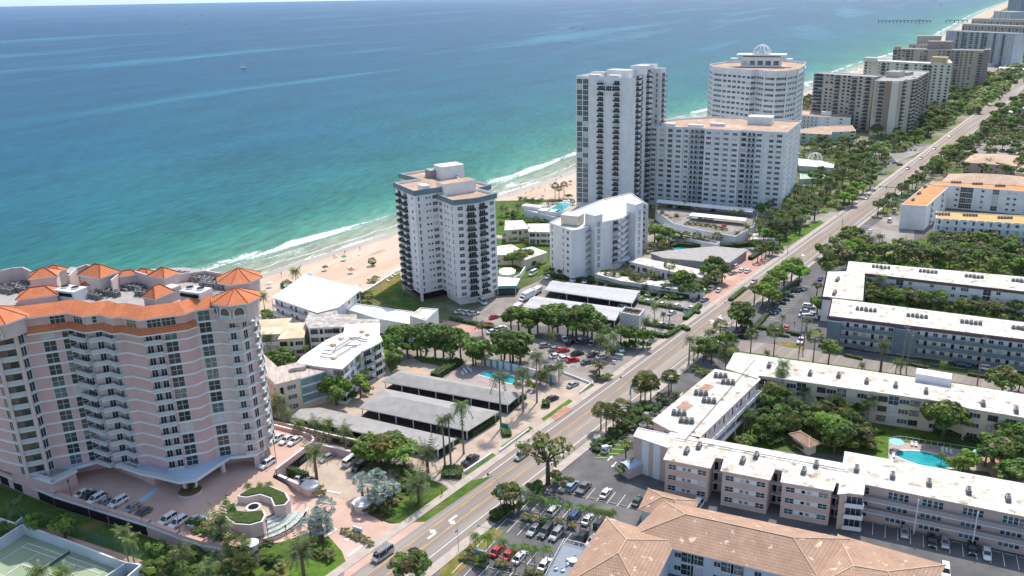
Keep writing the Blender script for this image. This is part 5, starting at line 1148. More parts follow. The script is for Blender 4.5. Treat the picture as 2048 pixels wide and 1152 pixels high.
for s_ in('693,1112 696,1116 738,1086 735,1082','648,980 682,986 681,989 647,983','676,1060 670,1056 640,1075 645,1079'): 
    P=GG(pts(s_)); P=P if area2(P)>0 else P[::-1]; mb.face([(*p_,.15) for p_ in P],whitep)
tag(mb.build('stop_line'),'white stop bars in the pink driveway','road marking',kind='structure')
# ================================================================== plants: prototypes
random.seed(7)
rv=lambda a,b_:random.uniform(a,b_)
def sphdir():
    z=rv(-1,1); a=rv(0,2*math.pi); r=math.sqrt(1-z*z); return Vector((r*math.cos(a),r*math.sin(a),z))
def leafquad(mb,c,n,s,m,asp=1.6):
    u=n.cross(Vector((rv(-1,1),rv(-1,1),rv(-1,1)))); 
    if u.length<1e-3: return
    u.normalize(); v=n.cross(u); u*=s*asp/2; v*=s/2
    mb.face([c-u*.9,c-v,c+u,c+v],m)
L1=leafmat('leaf_mid',(.045,.085,.014),(.11,.155,.03)); L2=leafmat('leaf_dark',(.03,.062,.012),(.085,.13,.025)); L3=leafmat('leaf_bright',(.08,.15,.02),(.17,.24,.04))
L4=leafmat('leaf_olive',(.095,.105,.03),(.17,.165,.055)); L5=leafmat('leaf_brownish',(.11,.095,.045),(.16,.15,.07),.2); L6=leafmat('leaf_orange',(.2,.13,.03),(.09,.13,.03))
PF=leafmat('palm_frond',(.04,.068,.016),(.11,.13,.036),.2,.4); PFd=leafmat('palm_frond_dark',(.022,.045,.012),(.07,.095,.026),.2,.4); PFy=leafmat('palm_frond_yellow',(.17,.16,.05),(.26,.22,.1),.2,.5); PS=leafmat('silver_frond',(.1,.14,.12),(.24,.28,.25),.15,.5,.12); PD=leafmat('date_frond',(.055,.075,.03),(.16,.18,.09),.15,.5)
barkm=M_('bark',(.16,.12,.09),(.1,.075,.055),2,.95,.1,bump=.4); palmbark=M_('palm_trunk_grey',(.3,.27,.23),(.22,.19,.16),1.5,.9,.1,bump=.3,stretch=(1,1,6)); brownbark=M_('palm_trunk_brown',(.2,.14,.09),(.14,.1,.065),2,.9,.1,bump=.3,stretch=(1,1,6))
redleaf=leafmat('leaf_red',(.12,.05,.035),(.09,.1,.03)); 
def crown_broad(nb,nl,m,rx=1,rz=.75,ls=.16,gap=0,seed=0,dead=None,flat=0):
    """unit crown (radius about 1): leaf clumps over lumpy sub-blobs"""
    random.seed(100+seed); mb=MB(); B=[]
    for i in range(nb):
        d=sphdir(); d.z=abs(d.z)*.9-.25; k=rv(.35,.92); c=Vector((d.x*k*rx,d.y*k*rx,d.z*k*rz+(.1 if not flat else .2)))
        B.append((c,rv(.15,.4)))
    for c,r in B:
        tone=random.random()
        mm=m if isinstance(m,(list,tuple)) else [m]
        mt=mm[int(tone*len(mm))]
        for j in range(nl):
            d=sphdir(); 
            if d.z<-.5: d.z*=-1
            rr=r*(rv(.75,1.08) if gap==0 else rv(.3,1.1)); p=c+Vector((d.x*rr,d.y*rr,d.z*rr*.8)); n=(d+Vector((rv(-.6,.6),rv(-.6,.6),rv(-.2,.9)))).normalized()
            leafquad(mb,p,n,ls*rv(.6,1.25),mt)
    return mb,B
def limbs(B,h0,base,m,spread=.6,r=.06,n=7):
    """trunk with limbs to the blobs; unit crown space centred at z=0, ground at -base"""
    mb=MB(); mb.tube([(0,0,-base),(rv(-.03,.03),rv(-.03,.03),-base*.45),(0,0,-base*.25)],[r*1.25,r,r*.85],m,8)
    for c,rr in B[:n]:
        f=Vector((0,0,-base*.28)); mid=f.lerp(c,.5)+Vector((rv(-.08,.08),rv(-.08,.08),-.05)); mb.tube([f,mid,c],[r*.6,r*.38,r*.12],m,5)
    return mb
def frond(mb,a,L,up,droop,w_,m,n=9,wob=.1,slit=True):
    """arched pinnate frond: a V of separate leaflets each side of the rachis"""
    ca,sa=math.cos(a),math.sin(a); P=[]
    for i in range(n+1):
        t=i/n; r=L*(t-.18*t*t); z=up*L*t*(1-.0*t)-droop*L*t*t
        P.append(Vector((ca*r,sa*r,z)))
    side=Vector((-sa,ca,0))
    for i in range(n):
        t=(i+.5)/n; wd=w_*math.sin(min(1,t*1.25+.18)*math.pi*.92)**.6 if t<.95 else w_*.3
        d=(P[i+1]-P[i]); c0=P[i]; c1=P[i]+d*.62
        for s in(-1,1):
            tip=P[i]+d*1.15+side*s*wd*rv(.85,1.1)+Vector((0,0,-wd*rv(.35,.65)))
            mb.face([c0,c1,tip],m)
def palm_pinnate(nf,L,m,seed,up=(.1,1.0),droop=(.5,1.0),w_=.55,n=9,skirt=0):
    random.seed(300+seed); mb=MB()
    for i in range(nf):
        a=i*2.39996+rv(-.2,.2); q=i/nf; u=up[1]+(up[0]-up[1])*q; dr=droop[0]+(droop[1]-droop[0])*q
        frond(mb,a,L*rv(.85,1.08),u+rv(-.1,.1),dr+rv(-.08,.08),w_,m[i%len(m)],n)
    for i in range(skirt): frond(mb,rv(0,6.28),L*rv(.6,.8),-.2,1.3,w_*.7,PFy,n)
    return mb
def palm_fan(nf,L,m,seed,fan=.55,nseg=7,low=-.5):
    random.seed(500+seed); mb=MB()
    for i in range(nf):
        a=i*2.39996+rv(-.2,.2); el=math.asin(max(-1,min(1,1-(1-low)*(i+.5)/nf)))
        d=Vector((math.cos(a)*math.cos(el),math.sin(a)*math.cos(el),math.sin(el))); c=d*L*rv(.55,.75); side=d.cross(Vector((0,0,1))); 
        if side.length<.05: side=Vector((1,0,0))
        side.normalize(); upv=side.cross(d)
        for k in range(nseg):
            t0=(k-(nseg)/2)/nseg*2.6; t1=t0+2.6/nseg*.72; f=lambda t:(d*math.cos(t)+side*math.sin(t))
            e0=c+f(t0)*L*fan+Vector((0,0,-.12*L)); e1=c+f(t1)*L*fan+Vector((0,0,-.12*L)); mb.face([c,e0,(c+f((t0+t1)/2)*L*fan*1.15+Vector((0,0,-.22*L))),e1],m[i%len(m)])
    return mb
def ptrunk(r0,r1,m,lean=0,bulge=0,boot=None):
    mb=MB(); P=[(lean*math.sin(t*1.4)*.04,lean*t*t*.06,t) for t in(0,.08,.25,.5,.75,1.0)]; mb.tube(P,[r0*1.35,r0*1.05,r0*(1+bulge),(r0+r1)/2*(1+bulge),r1,r1],m,8); return mb
PROTO={}
def proto(k,trunk,crown,base,kind,cat,name):
    PROTO.setdefault(k,[]).append((trunk,crown,base,cat,name))
for sd_ in range(3):
    c=palm_pinnate(20,1,[PF,PFd,PF,PF],sd_,(-.25,1.05),(.45,.95),.46,9,2); proto('C',ptrunk(.16,.11,palmbark,1+sd_).mesh('trunk'),c.mesh('crown'),0,'palm','palm tree','coconut_palm')
    c=palm_pinnate(15,1,[PFd,PFd,PF],10+sd_,(-.15,.95),(.6,1.25),.5,9); cs=MB(); cs.cyl((0,0,-.62),.055,.62,M_('crownshaft_green',(.12,.18,.06),None,1),8,.035); c.add(cs,Matrix.Identity(4)); proto('R',ptrunk(.24,.16,palmbark,0,.15).mesh('trunk'),c.mesh('crown'),0,'palm','palm tree','royal_palm')
    c=palm_fan(20,1,[L4,PFd,PF],20+sd_,.72,9,-.5); proto('S',ptrunk(.19,.17,brownbark,.4).mesh('trunk'),c.mesh('crown'),0,'palm','palm tree','cabbage_palm')
    c=palm_fan(15,1,[PS],30+sd_,.6,8,-.35); proto('B',ptrunk(.3,.26,brownbark).mesh('trunk'),c.mesh('crown'),0,'palm','palm tree','silver_palm')
    c=palm_pinnate(44,1,[PD,PF,PD],40+sd_,(-.55,1.25),(.1,.6),.3,9); proto('D',ptrunk(.38,.34,brownbark,0,.05).mesh('trunk'),c.mesh('crown'),0,'palm','palm tree','date_palm')
    c=palm_pinnate(15,1,[L1,PFd,L3],50+sd_,(.0,.9),(.7,1.3),.5,7); proto('A',ptrunk(.1,.07,palmbark,1).mesh('trunk'),c.mesh('crown'),0,'palm','palm tree','small_palm')
for sd_,(mm,k) in enumerate([([L1,L2,L1],'T'),([L2,L1,L2,L1],'T'),([L1,L3,L2],'T'),([L3,L3,L1],'Y'),([L3,L1],'Y'),([L4,L1,L4],'O'),([L4,L5,L1],'O'),([L2,L2,L1],'K'),([L2,L1,L2],'K'),([L6,L1,L3,L1],'F')]):
    mb,B=crown_broad(26,56,mm,1,.72,.16,0,sd_); tr=limbs(B,0,1.25,barkm); proto(k,tr.mesh('trunk'),mb.mesh('crown'),1.25,'tree','tree',{'T':'broadleaf_tree','Y':'bright_green_tree','O':'olive_green_tree','K':'dark_green_tree','F':'shade_tree'}[k])
for sd_ in range(3):
    mb,B=crown_broad(24,24,[L5,L4,L1][sd_:]+[L5],1,.6,.12,1,20+sd_); tr=limbs(B,0,1.1,barkm,r=.07,n=16); proto('L',tr.mesh('trunk'),mb.mesh('crown'),1.1,'tree','tree','bare_limbed_tree')
for sd_,mm in enumerate([[L1,L2],[L3,L1],[L4,L5],[redleaf,L2]]):
    mb,B=crown_broad(10,55,mm,1,.7,.2,0,40+sd_); proto('UVWX'[sd_],None,mb.mesh('crown'),.55,'bush','shrub','bush')
mb,B=crown_broad(26,90,[L2,L1,L3],1,.85,.15,0,60); proto('G',limbs(B,0,1,barkm).mesh('trunk'),mb.mesh('crown'),1.0,'tree','tree','round_tree')
CATN={'C':'coconut palm','R':'tall royal palm','S':'cabbage palm','B':'silver fan palm','D':'bushy date palm','A':'slim small palm','T':'broad green tree','Y':'bright green tree','O':'olive green tree','K':'dark green tree','F':'orange-tinged shade tree','L':'thin brown-leaved tree','U':'green bush','V':'bright bush','W':'dry olive bush','X':'reddish bush','G':'round glossy tree'}
DEF={'C':(3.4,),'R':(3.3,),'S':(1.9,),'B':(2.3,),'D':(3.6,),'A':(1.9,)}
def plant(k,x,y,z0,h,r,place,lab=None,group=None,shared=None):
    """h: height of the crown centre (palms: top of trunk) above z0"""
    tr,cr_,base,cat,nm=random.choice(PROTO[k]); rz=rv(0,6.28)
    e=empty(nm,(x,y,z0),lab,cat,group or (CATN[k]+'s'))
    if k in 'CRSBDA':
        t=link('trunk',tr,e,(x,y,z0),rz,(1,1,h)); c=link('crown',cr_,e,(x,y,z0+h+.05),rz,(r,r,r))
    else:
        c=link('crown',cr_,e,(x,y,z0+h),rz,(r,r*rv(.9,1.1),min(r,h*1.2)*(1 if k not in 'F' else .8)))
        if tr: t=link('trunk',tr,e,(x,y,z0+h),rz,(r,r,h/base))
    if shared: e['label']=shared%CATN[k].replace('-tinged shade','') if '%s' in shared else shared
    elif not lab: inset_label(e,CATN[k],place,(x,y,z0+h))
    return e
def T(spec,place,z0=0,shared=None):
    """spec: 'K x,y,h[,r]' crown-centre pixel and height; or 'K x,y>bx,by[,r]' with the foot pixel"""
    for it in spec.split(';'):
        it=it.strip()
        if not it: continue
        k=it[0]; a=it[1:].strip()
        if '>' in a:
            c_,f=a.split('>'); cx_,cy_=[float(q) for q in c_.split(',')]; ff=[float(q) for q in f.split(',')]; x,y=G(ff[0],ff[1],z0)
            lo,hi=.5,40
            for _ in range(30):
                mid=(lo+hi)/2
                if scr(x,y,z0+mid)[1]>cy_: lo=mid
                else: hi=mid
            h=lo; r=ff[2] if len(ff)>2 else DEF.get(k,(4,))[0]
        else:
            v=[float(q) for q in a.split(',')]; h=v[2]; x,y=G(v[0],v[1],z0+h); r=v[3] if len(v)>3 else DEF.get(k,(4,))[0]
        plant(k,x,y,z0,h,r,place,shared=shared)
# ---- listed plants
T('D 452,1043>449,1103,4;D 600,1098>608,1152,4','on the lawn by the pink tower entrance')
T('D 835,966>838,1004,4.2;D 854,906>856,945,4','beside the driveway mouth'); T('D 630,905>635,968,4','beside the blue glass drum')
T('C 359.7,1100,5;C 414,1134,4;S 473,1092,4.5,2.2;C 467,1115,3.5;C 446,1128,3,2.6;S 489,1128,3,2;C 27,1010,4,3;C 254,1062>258,1128,2.6;C 275,1078>272,1140,2.6;C 73,1142,6,3;C 123,1142,6,3','around the tennis court corner')
T('Y 125,1049,3.5,3.2;Y 73,1044,3,2.8;V 12,1052,1.5,2.5;U 40,1055,1.2,2','between the tennis wall and garage openings')
T('X 527,1098,2,2.6;U 312,1098,2,2.8;U 340,1120,1.5,2.6;V 300,1136,1.5,2.8;V 330,1140,1.5,2;X 505,1118,1.5,1.6;V 430,1108,1.5,2;U 395,1100,1.5,2.2;V 500,1135,1.5,2;U 545,1120,1.2,1.8;W 560,1132,1,1.6;U 640,1100,1.2,2;W 655,1110,1,2;X 540,1150,1,2;V 400,1140,1.5,2.4;U 440,1145,1.5,2.4','in the garden at the lower left')
T('B 619,1051,4.5,2.1;B 640,1036,5.5,2.1;B 650,1014,6.5,2.2;B 644,1055,3.8,2.1;B 636,1050,4.6,1.9','left of the driveway exit'); T('B 735,975,5.5,2;B 765,985,4.4,2;B 752,955,6,2;B 782,976,5,1.9;B 722,960,4.5,1.8;B 750,992,3.6,1.8','beside the white-topped pink drum')
T('A 494.6,970,2,1.6;A 519.7,969,2,1.5;A 537,967,2,1.5;A 452,1003,3,1.6;A 464,1011,3,1.6;A 485,1032,2,1.4','on the fountain hedge beds',3)
T('A 394,1036,2.5,1.5;U 385,1045,1,1.8;W 405,1048,1,2;U 425,1060,1,2;U 440,1072,1,2.2;W 415,1055,1,1.6;U 400,1062,1,1.6','at the deck corner by the two white cars',3)
T('U 382,972,1.6,1.1','in the round planter under the entrance canopy',3)
T('F 745,894,5,5.2;F 775,890,5.2,5.6;F 806,902,4.8,4.6;Y 728,905,4.2,3.4;Y 762,908,4,3.6','making one wide canopy near the grey carport'); T('U 760,935,1.5,3;X 780,940,1.5,2.4;U 800,940,1.5,2.6;X 742,925,1.2,2','under the wide orange-tinged canopy')
T('U 790,975,1.2,2.2;X 775,985,1.2,1.8;U 765,1010,1,2;U 775,1020,1,2;U 745,1015,1,2;V 712,1010,.8,1.2;V 735,1000,1,1.4;X 800,960,1.2,2;U 810,975,1,2;W 790,1003,.8,1.4;W 800,990,.8,1.2','in the bed under the silver palms'); T('W 645,985,.8,1.3;W 640,975,.8,1.2;W 634,985,.8,1.2','at the foot of the tall date palm')
T('W 690,1060,.6,1.2;W 700,1066,.6,1.2;W 712,1071,.6,1.2;W 722,1075,.6,1.2;W 732,1080,.6,1.2;W 740,1086,.6,1.1','in the narrow driveway island')
T('R 924.7,809.6>927.6,908,3.6;R 1000,750>1002,857,3.6;R 1071,709>1074,805,3.6;R 1045,739.5>1046.6,824,3.4','of the avenue by the carport exits')
T('R 883,838.5>890,933,2.4;R 902.6,832.8>902,933,2.4','standing slim beside the black pickup')
T('S 1045,764,6,2;C 1093,741,5,3;C 1117.7,729,5.5,3.2;O 1080,752,2.5,2.2;V 1065,770,1.6,2','between the pool wall and the road')
T('C 597,845,6,2.9;C 628,845,6.5,3;C 655,845,6.5,3;C 687.6,858,6,3.1;C 572,822,5,2.6','of the row above the long boundary hedge')
T('C 557,797,8,3.3;C 545,815,5,3','before the teal-louvred block'); T('G 670,780,5,5.6','before the teal-louvred block'); T('T 719,766,5,3.6;C 730,745,5,2.4;C 713.5,714>718,775,3.2;C 743,697,10,2.6;U 708,790,1.5,2.2;U 735,780,1.5,2','along the curved white block')
T('K 552,714,3.2,4.6;K 570,722,2.6,3.4;W 562,738,1.2,2','in the yard behind the striped roof'); T('C 534.7,672,6,2.8','before the rusty beige house'); T('C 611,694,4,1.8','before the square rusty beige house'); T('C 654.5,616,8,3','between the two big white roofs')
T('C 515.6,588>519,620,3.2;C 526,591>530,625,3','behind the pink tower'); T('C 589.4,541>592,562,3.6;S 573,571,2,2','by the beach behind the big white roof')
T('U 505,630,1.2,4;U 525,628,1.2,4.2;V 540,628,1.2,3.5;U 500,618,1.2,3.5','hedging the beach behind the pink tower')
T('S 695,592,3,2;S 706,590,3,2;S 715,594,3,2;S 735,592,2.5,1.8;S 686,596,2.5,1.8','behind the long low white hall'); T('W 745,560,.8,2.6;W 752,555,.8,2.2;S 744,522,2,1.4;W 747,528,.6,1.6','on the open sand')
T('T 781,690,6.5,4.6;T 792,672,7,4.6;T 812,668,7,4.8;K 832,672,7,4.6;T 850,668,7.5,5;K 868,669,7.5,5;T 885,672,7.5,4.8;T 903,676,7,4.8;K 920,684,6.5,4.4;T 790,712,4.5,3.2;K 841,692,4.5,4;K 870,695,4.5,4;K 900,698,4.5,4;T 815,695,4,3.6','in the dense grove behind the wavy terrace')
T('T 945,696,6.5,4.6;S 962,692,6,2.6;K 951,712,3.5,3.2;S 968,704,5,2.2','left of the red car lot'); T('L 964.6,652,4,2.8','by the round pink paving')
T('T 1008,682,6.5,5;K 1025,688,7,5.6;T 1040,684,6.5,5;T 1020,700,5,4.4;T 1040,704,4.5,4;T 1002,700,5,4','making one crown above the pool wall')
T('K 1022,634,6,4.4;T 1037,632,6.5,4.8;T 1057,634,6,4.6;K 1075,637,6,4.6;T 1098,630,7,5;T 1115,628,7,5.2;K 1135,636,6.5,4.8;T 1152,632,7.5,5.2;T 1168,630,7.5,5.4;K 1184,641,6.5,5;T 1145,652,5,4.4;K 1175,655,5.5,4.6;K 1105,650,5,4.4;K 1060,648,4.5,4','in the row before the wavy carports')
T('C 1209,655,6,3.4;C 1199,674,6,3;C 1226.6,671,7,3.4;C 1213,690,5,2.8;O 1206,664,4.5,3;C 1100,668,8,3;K 1242,665,4.5,3.8;K 1258,667,4.8,4;Y 1287,672,4.5,3.6;K 1272,670,4.5,3.8;V 1292,688,1.5,2.4;U 1268,688,1.5,2.6;U 1250,690,1.5,2.6;U 1225,700,1.2,2','at the corner by the breeze-block enclosure')
T('L 1199,730,3.5,3.2;W 1190,745,1,2;U 1205,755,1,2.4;W 1217,752,1,1.6','by the curved car exit')
T('R 1374.8,676.6>1377.5,728.5,2.6;R 1392.6,676.6>1396,712,2.6;S 1443,652>1439,684,2;C 1415.8,664,7,2.2;C 1427,663,7,2.2;C 1388.5,697,5,2.4;T 1408,702,4,3.6;K 1424,702,4.5,4;T 1413,688,5,3.6;Y 1454,678,4.5,3.6;S 1454,708>1458,757,2.3;S 1449,712>1450,753,2;U 1390,735,1,2;U 1405,742,1,2.4;W 1420,745,1,2;U 1440,750,1,2;U 1460,690,1,2','at the road corner of the side street')
T('S 1336,754>1337,790,1.9;S 1346,755>1342,783,1.8;C 1353,788,3,2;V 1357,805,1.2,1.8;U 1330,800,1.2,2;W 1322,792,1,2','on the verge near the skylit wing')
T('S 1290,762>1290,802,2.7;S 1301,767>1301,802,2.2;S 1282,769,6,2.2;U 1285,810,1.4,2.4;U 1300,815,1.4,2.6;U 1275,822,1.4,2.4','behind the tall road lamp')
T('S 1209,824>1212,872,2;S 1226,826>1226,866,2;S 1241,816>1243,858,2.2;S 1202,820,6,1.9;X 1235,850,1.5,2;U 1245,840,1.2,2.2;U 1252,850,1.2,2.2;U 1260,838,1.2,2.2;U 1225,862,1,2;K 1254,832,1.6,2.2;U 1198,885,1,2.2;U 1213,880,1,2.2','of the planted verge opposite the carports')
T('L 1252,892,5,2.6;L 1258,925,3,2;C 1295,836,3,2.2;V 1310,848,1.5,1.8;W 1246,940,1.5,2.2','round the striped end block')
T('L 1103,902>1096,968,7.2;X 1120,957,2,3;X 1133,962,1.4,2;K 1075,975,1.6,2.8','the biggest beside the road')
T('A 1037.7,980>1042,1018,1.9;A 1059.6,992,6;A 1079,996,6.2;A 1098,1000,6;A 1114,1004,6;A 1136,1007,6;A 1161,1013,6;A 1180,1015,6;A 1196,1021,6;A 1213,1024,6;A 1224,1023,6','in the parking lot row behind the blue car')
T('A 944.8,1069.7>952,1108;A 972,1069.7>977,1122;A 1006,1080.6,6;A 1029.5,1093,6;A 1051,1091,6;A 1069,1097,6;A 1094,1096,6','in front of the two red cars')
T('O 1007,985,5,2.6;O 1020,980,5,2.6;L 1013,992,4.5,2.8;L 1027,990,4.5,2.4;K 990,1030,1.2,2;K 1000,1025,1.2,2;K 1010,1018,1.2,2;X 1035,1010,1.5,2','on the verge under the near road lamp')
T('X 817.7,1124,5,4.2;O 805,1130,4.6,3.4;O 832,1132,4.6,3.4','cut by the bottom edge beside the road')
T('U 965,1115,1.2,2;U 958,1120,1,1.8;W 1000,1125,.7,1.4;W 1015,1132,.7,1.4;W 1060,1143,.7,1.4;W 1075,1148,.7,1.4;W 1055,1033,.8,1.6;W 1070,1036,.8,1.8;U 1090,1045,1,1.8;W 1120,1043,.7,1.4;W 1145,1050,.7,1.4;W 940,1100,.8,1.4;W 930,1112,.7,1.4','in the parking lot islands')
T('Y 1585,532,6.5,4.6;Y 1570,543,6.5,4.6;Y 1555,556,6.5,4.6;Y 1540,570,6.5,4.6;Y 1545,590,5,4;Y 1527,583,6,4;L 1510,580,5.5,3.4;Y 1600,545,5.5,4','of the shade row between road and parking'); T('T 1484,622,6,4.8;T 1474,632,5,3.8;T 1495,630,5,3.8;K 1490,645,2,3','by the lamp at the side street')
T('L 1635,572,4,2.6;T 1636,607,5,3.6;T 1645,615,4,3;C 1565.5,632,4,1.8;L 1615,642,3.5,2.2','in the lot before the slate-banded block')
T('S 1505,668>1500.8,707,1.8;S 1550.8,662>1546.7,715,2.2;S 1631,674>1625.8,725,2.2;D 1766,691.7>1760.6,744,2.9;A 1888,726>1882.8,761;C 1534,704,2,1.8;C 1724.4,729,2,1.8;C 1793.9,724,4.5,2;C 1804,727,4,1.8;O 1663,697>1656,731,3.6;O 2005,758>2002,790,5;O 2040,765,3,2.8','along the side street')
T('C 1757.8,555>1756,602,3.2;C 1567,727,12,3.2;C 1563,742,11,2.6','rising over the white roofs')
T('R 1496,820,6,2.6;R 1503,830,5.5,2.4;R 1489,828,5.5,2.4;T 1540,850,3.8,4;X 1526,826,3.5,2.6;O 1548,787,6,4.2;O 1535,800,5,3.6;U 1490,878,1.5,2.6;V 1500,884,1.5,2.6;W 1478,880,1.5,2;C 1573,760,8,2.8;K 1560,850,3.5,3.4;C 1590,800,7,2.8;K 1600,820,4,3.4;C 1611,776,7.5,2.6;K 1570,828,4,3.4;C 1633,812,6,2.8;S 1580,845,4,2.2;K 1618,840,3.6,3.4;U 1560,875,1.2,2.4;U 1545,880,1.2,2.4;K 1525,870,2,2.4','in the left part of the courtyard garden')
T('Y 1657.5,852,5.5,4.6;T 1670,862,5.5,4.4;Y 1640,850,4.5,3.8;T 1696,842,5,4.2;T 1685,862,4.5,4;O 1723,866,4,3.6;S 1668,815,5,3;C 1690,812,6,2.6;C 1739.5,803,7,2.6;C 1730,808,6.5,2.4;C 1704,773,8.5,2.2;C 1748,791,8,2.4;K 1715,815,3.5,3.2;K 1650,835,3,3;T 1670,885,3.5,3.6;W 1730,885,1.5,3;W 1745,890,1.5,3;V 1750,862,1,1.6;K 1700,885,2,3;U 1620,890,1,1.8;U 1590,888,1,1.8;U 1605,893,1,1.6;K 1716,872,2.4,2.6','in the middle of the courtyard garden')
T('G 1890.6,838,6.5,6.2;O 1992.7,890,5,4.4;T 2005,902,4.5,4.2;T 2030,868,5.5,4.6;T 1975,905,4,3.6;Y 1928,925,2.6,2.8;Y 1940,918,2.8,2.8;A 1885,908,3,1.7;Y 1912,930,2,2.4;T 2035,940,3,4.2;V 2010,945,2,3;U 1740,874,.8,1.2;U 1765,862,.8,1.2;U 1840,872,.8,1.4;U 1900,855,1,2.4;U 1965,855,1,2.4;K 2048,895,5,4','round the kidney pool')
for k_,L_ in (('U','1640,750 1690,758 1740,768 1790,776 1850,788 1950,812 2000,822'),): pass
T('S 1145,403,2,1.2;S 1110,372,7,1.8;S 1128,370,7,1.8;S 1118,378,6.5,1.6','on the sand left of the tallest tower')
T('C 1003,414,5,2.4;C 1012,416,5,2.4;C 1035,410,4,2.4;C 1041,396,4,2.4;C 1050,397,4,2.4;U 1060,402,1.5,3;C 1065,398,3.5,2.2;U 1075,402,1.5,3;C 1083,399,3.5,2.2;C 1097,402,3,2;U 1104,403,1.5,2.6;U 1118,402,1.5,2.6;C 1026,422,4,2.2;U 1018,428,1.5,2.6;U 1030,432,1.5,2.6;U 1046,436,1,2.4;U 1005,445,1,2.4;U 1060,440,1.2,2.6;S 1072,440,2,1.6;U 1085,442,1.2,2.6;U 1093,440,1.2,2.4;W 1137,392,1.5,3','behind the beach between two towers')
T('C 1022,476,4,2.2;C 1046,478,5,2.2;S 1050,480,4.5,1.4;T 1025,516,4.5,3.6;O 1040,512,5,3.8;O 1055,508,4.5,3.4;U 1075,528,1.5,2.4;X 1015,520,3,2.4;U 1100,540,1.5,2.6;K 1110,536,2,2.6;K 1125,543,2,2.6;K 1138,545,2,2.6','among the white villas'); T('C 1168,487>1162,543,3','before the seven-storey block')
T('T 1325,465,6,5.4;Y 1310,462,5.5,4.6;T 1338,470,5,4.2;K 1320,482,4,4;O 1325,492,3,3.2;U 1345,490,1.5,2.4;O 1308,492,2.5,2.6;W 1300,500,1.5,2.4','right of the seven-storey block')
T('T 1430,530,6,5;K 1418,540,5,4.4;T 1445,542,5,4.4;O 1432,552,4,3.8','at the corner of the fan-roofed hall')
T('T 1366,555,5.5,4.4;K 1380,562,5,4.2;T 1352,562,4.5,3.8;K 1372,578,3,3.8;K 1388,580,3,3.6;T 1395,572,4,3.4;S 1338,530>1337,570,1.9;T 1250,551,3,2.8;S 1220,548,3.5,1.9;X 1208,545,3,2;S 1257,545,3.5,1.9;S 1235,553,3,1.8;O 1270,556,3.5,2.8;S 1280,560,3.5,2;S 1300,552,4,2;K 1315,560,3,3;O 1330,575,2.5,2.6;S 1415,560,4,1.8;U 1345,590,1,2.4;U 1360,593,1,2.4;C 1290,570,3,2','in the belt before the restaurant hall')
T('C 1310,415,7,2.6;C 1324,424,6,2.4;C 1334,431,4,2;C 1341,436,4,2;C 1353,430,5,2.4;C 1358,442,3.5,2;T 1372,415,5,3.4;C 1467,424,7,3;C 1482,422,7.5,3;S 1375,449,4,1.4;S 1385,450,4,1.4;S 1396,450,4,1.4;S 1406,452,4,1.4;S 1416,453,4,1.4;S 1427,455,4,1.4;S 1437,459,4,1.4;S 1449,461,4,1.4;S 1354,471,4,2;S 1372,472,4,2;S 1394,474,4,2;S 1413,480,3,1.8;S 1434,474,4.5,2','along the curved parking ramp')
T('R 1297,663>1299,690,2;R 1302,665>1303,692,1.8','no')if 0 else None
T('C 1327,627,5,1.9;C 1310,612,6,2.3;C 1340,610,6,2.2;C 1292,640,7,2.6;C 1311,642,6,2','in the palm pairs of the white car lot')
T('D 1520,455,7,3;D 1548,430,8,3.4;D 1575,445,8,3.4;D 1590,425,8,3.2;D 1602,438,7,3;C 1500,470,6,2.6;C 1512,440,7,2.8;S 1525,495,6,1.6;S 1533,490,6,1.6;S 1517,498,6,1.6;S 1540,486,6,1.6;C 1530,470,6,2.6;C 1495,452,6,2.6;K 1545,500,2.5,3;U 1556,498,1.5,2.6;K 1510,488,3,2.8;C 1475,465,5,2.4;T 1545,470,4,3.4;K 1560,478,3,3;C 1535,392,8,3;C 1556,378,8,3;C 1524,410,6,2.6;C 1600,370,8,3;C 1613,380,7,2.6','of the tall date palm grove by the road')
T('Y 1700,385,5.5,4.6;Y 1715,375,5.5,4.6;Y 1688,395,5.5,4.4;T 1728,366,6,5;T 1742,358,6,4.6;Y 1705,398,4,3.8','of the clipped-looking clump by the road bend')
# ---- thickets: scattered individuals, told apart by nothing
def inside(p,poly):
    x,y=p; c=False; n=len(poly)
    for i in range(n):
        x1,y1=poly[i]; x2,y2=poly[i-1]
        if (y1>y)!=(y2>y) and x<(x2-x1)*(y-y1)/(y2-y1)+x1: c=not c
    return c
FB=[(min(a for a,_ in p),max(a for a,_ in p),min(b_ for _,b_ in p),max(b_ for _,b_ in p),p) for p in FOOT]
def blocked(x,y,mg=1.5):
    for a,b_,c,d,p in FB:
        if a-mg<x<b_+mg and c-mg<y<d+mg:
            for dx,dy in((0,0),(mg,0),(-mg,0),(0,mg),(0,-mg)):
                if inside((x+dx,y+dy),p): return True
    s,t=toST((x,y)); return abs(t-cen(s))<9.8
def thicket(px,kinds,sp,hr,label,group,n=60,rr=(3,4.6),seed=1):
    random.seed(seed); P=GG(pts(px)); x0,x1=min(p[0] for p in P),max(p[0] for p in P); y0,y1=min(p[1] for p in P),max(p[1] for p in P); done=[]; tries=0
    while len(done)<n and tries<n*60:
        tries+=1; x,y=rv(x0,x1),rv(y0,y1)
        if not inside((x,y),P) or blocked(x,y) or any((x-a)**2+(y-b_)**2<sp*sp for a,b_ in done): continue
        done.append((x,y)); k=random.choice(kinds); h=rv(*hr); r=rv(*rr)
        if k in 'CRSDA': r=DEF[k][0]*rv(.8,1.1); h*=1.25
        plant(k,x,y,0,h,r,'',shared=label,group=group)
    return len(done)
NT=0
NT+=thicket('1640,515 1690,478 1745,500 1850,512 1860,490 2080,500 2080,550 1990,548 1700,519 1700,540 1650,540','TOOLTYOC',5.2,(4,6.5),'%s in the mixed thicket between the ochre roof block and the plum-fascia block','trees of the mixed thicket',75,seed=2)
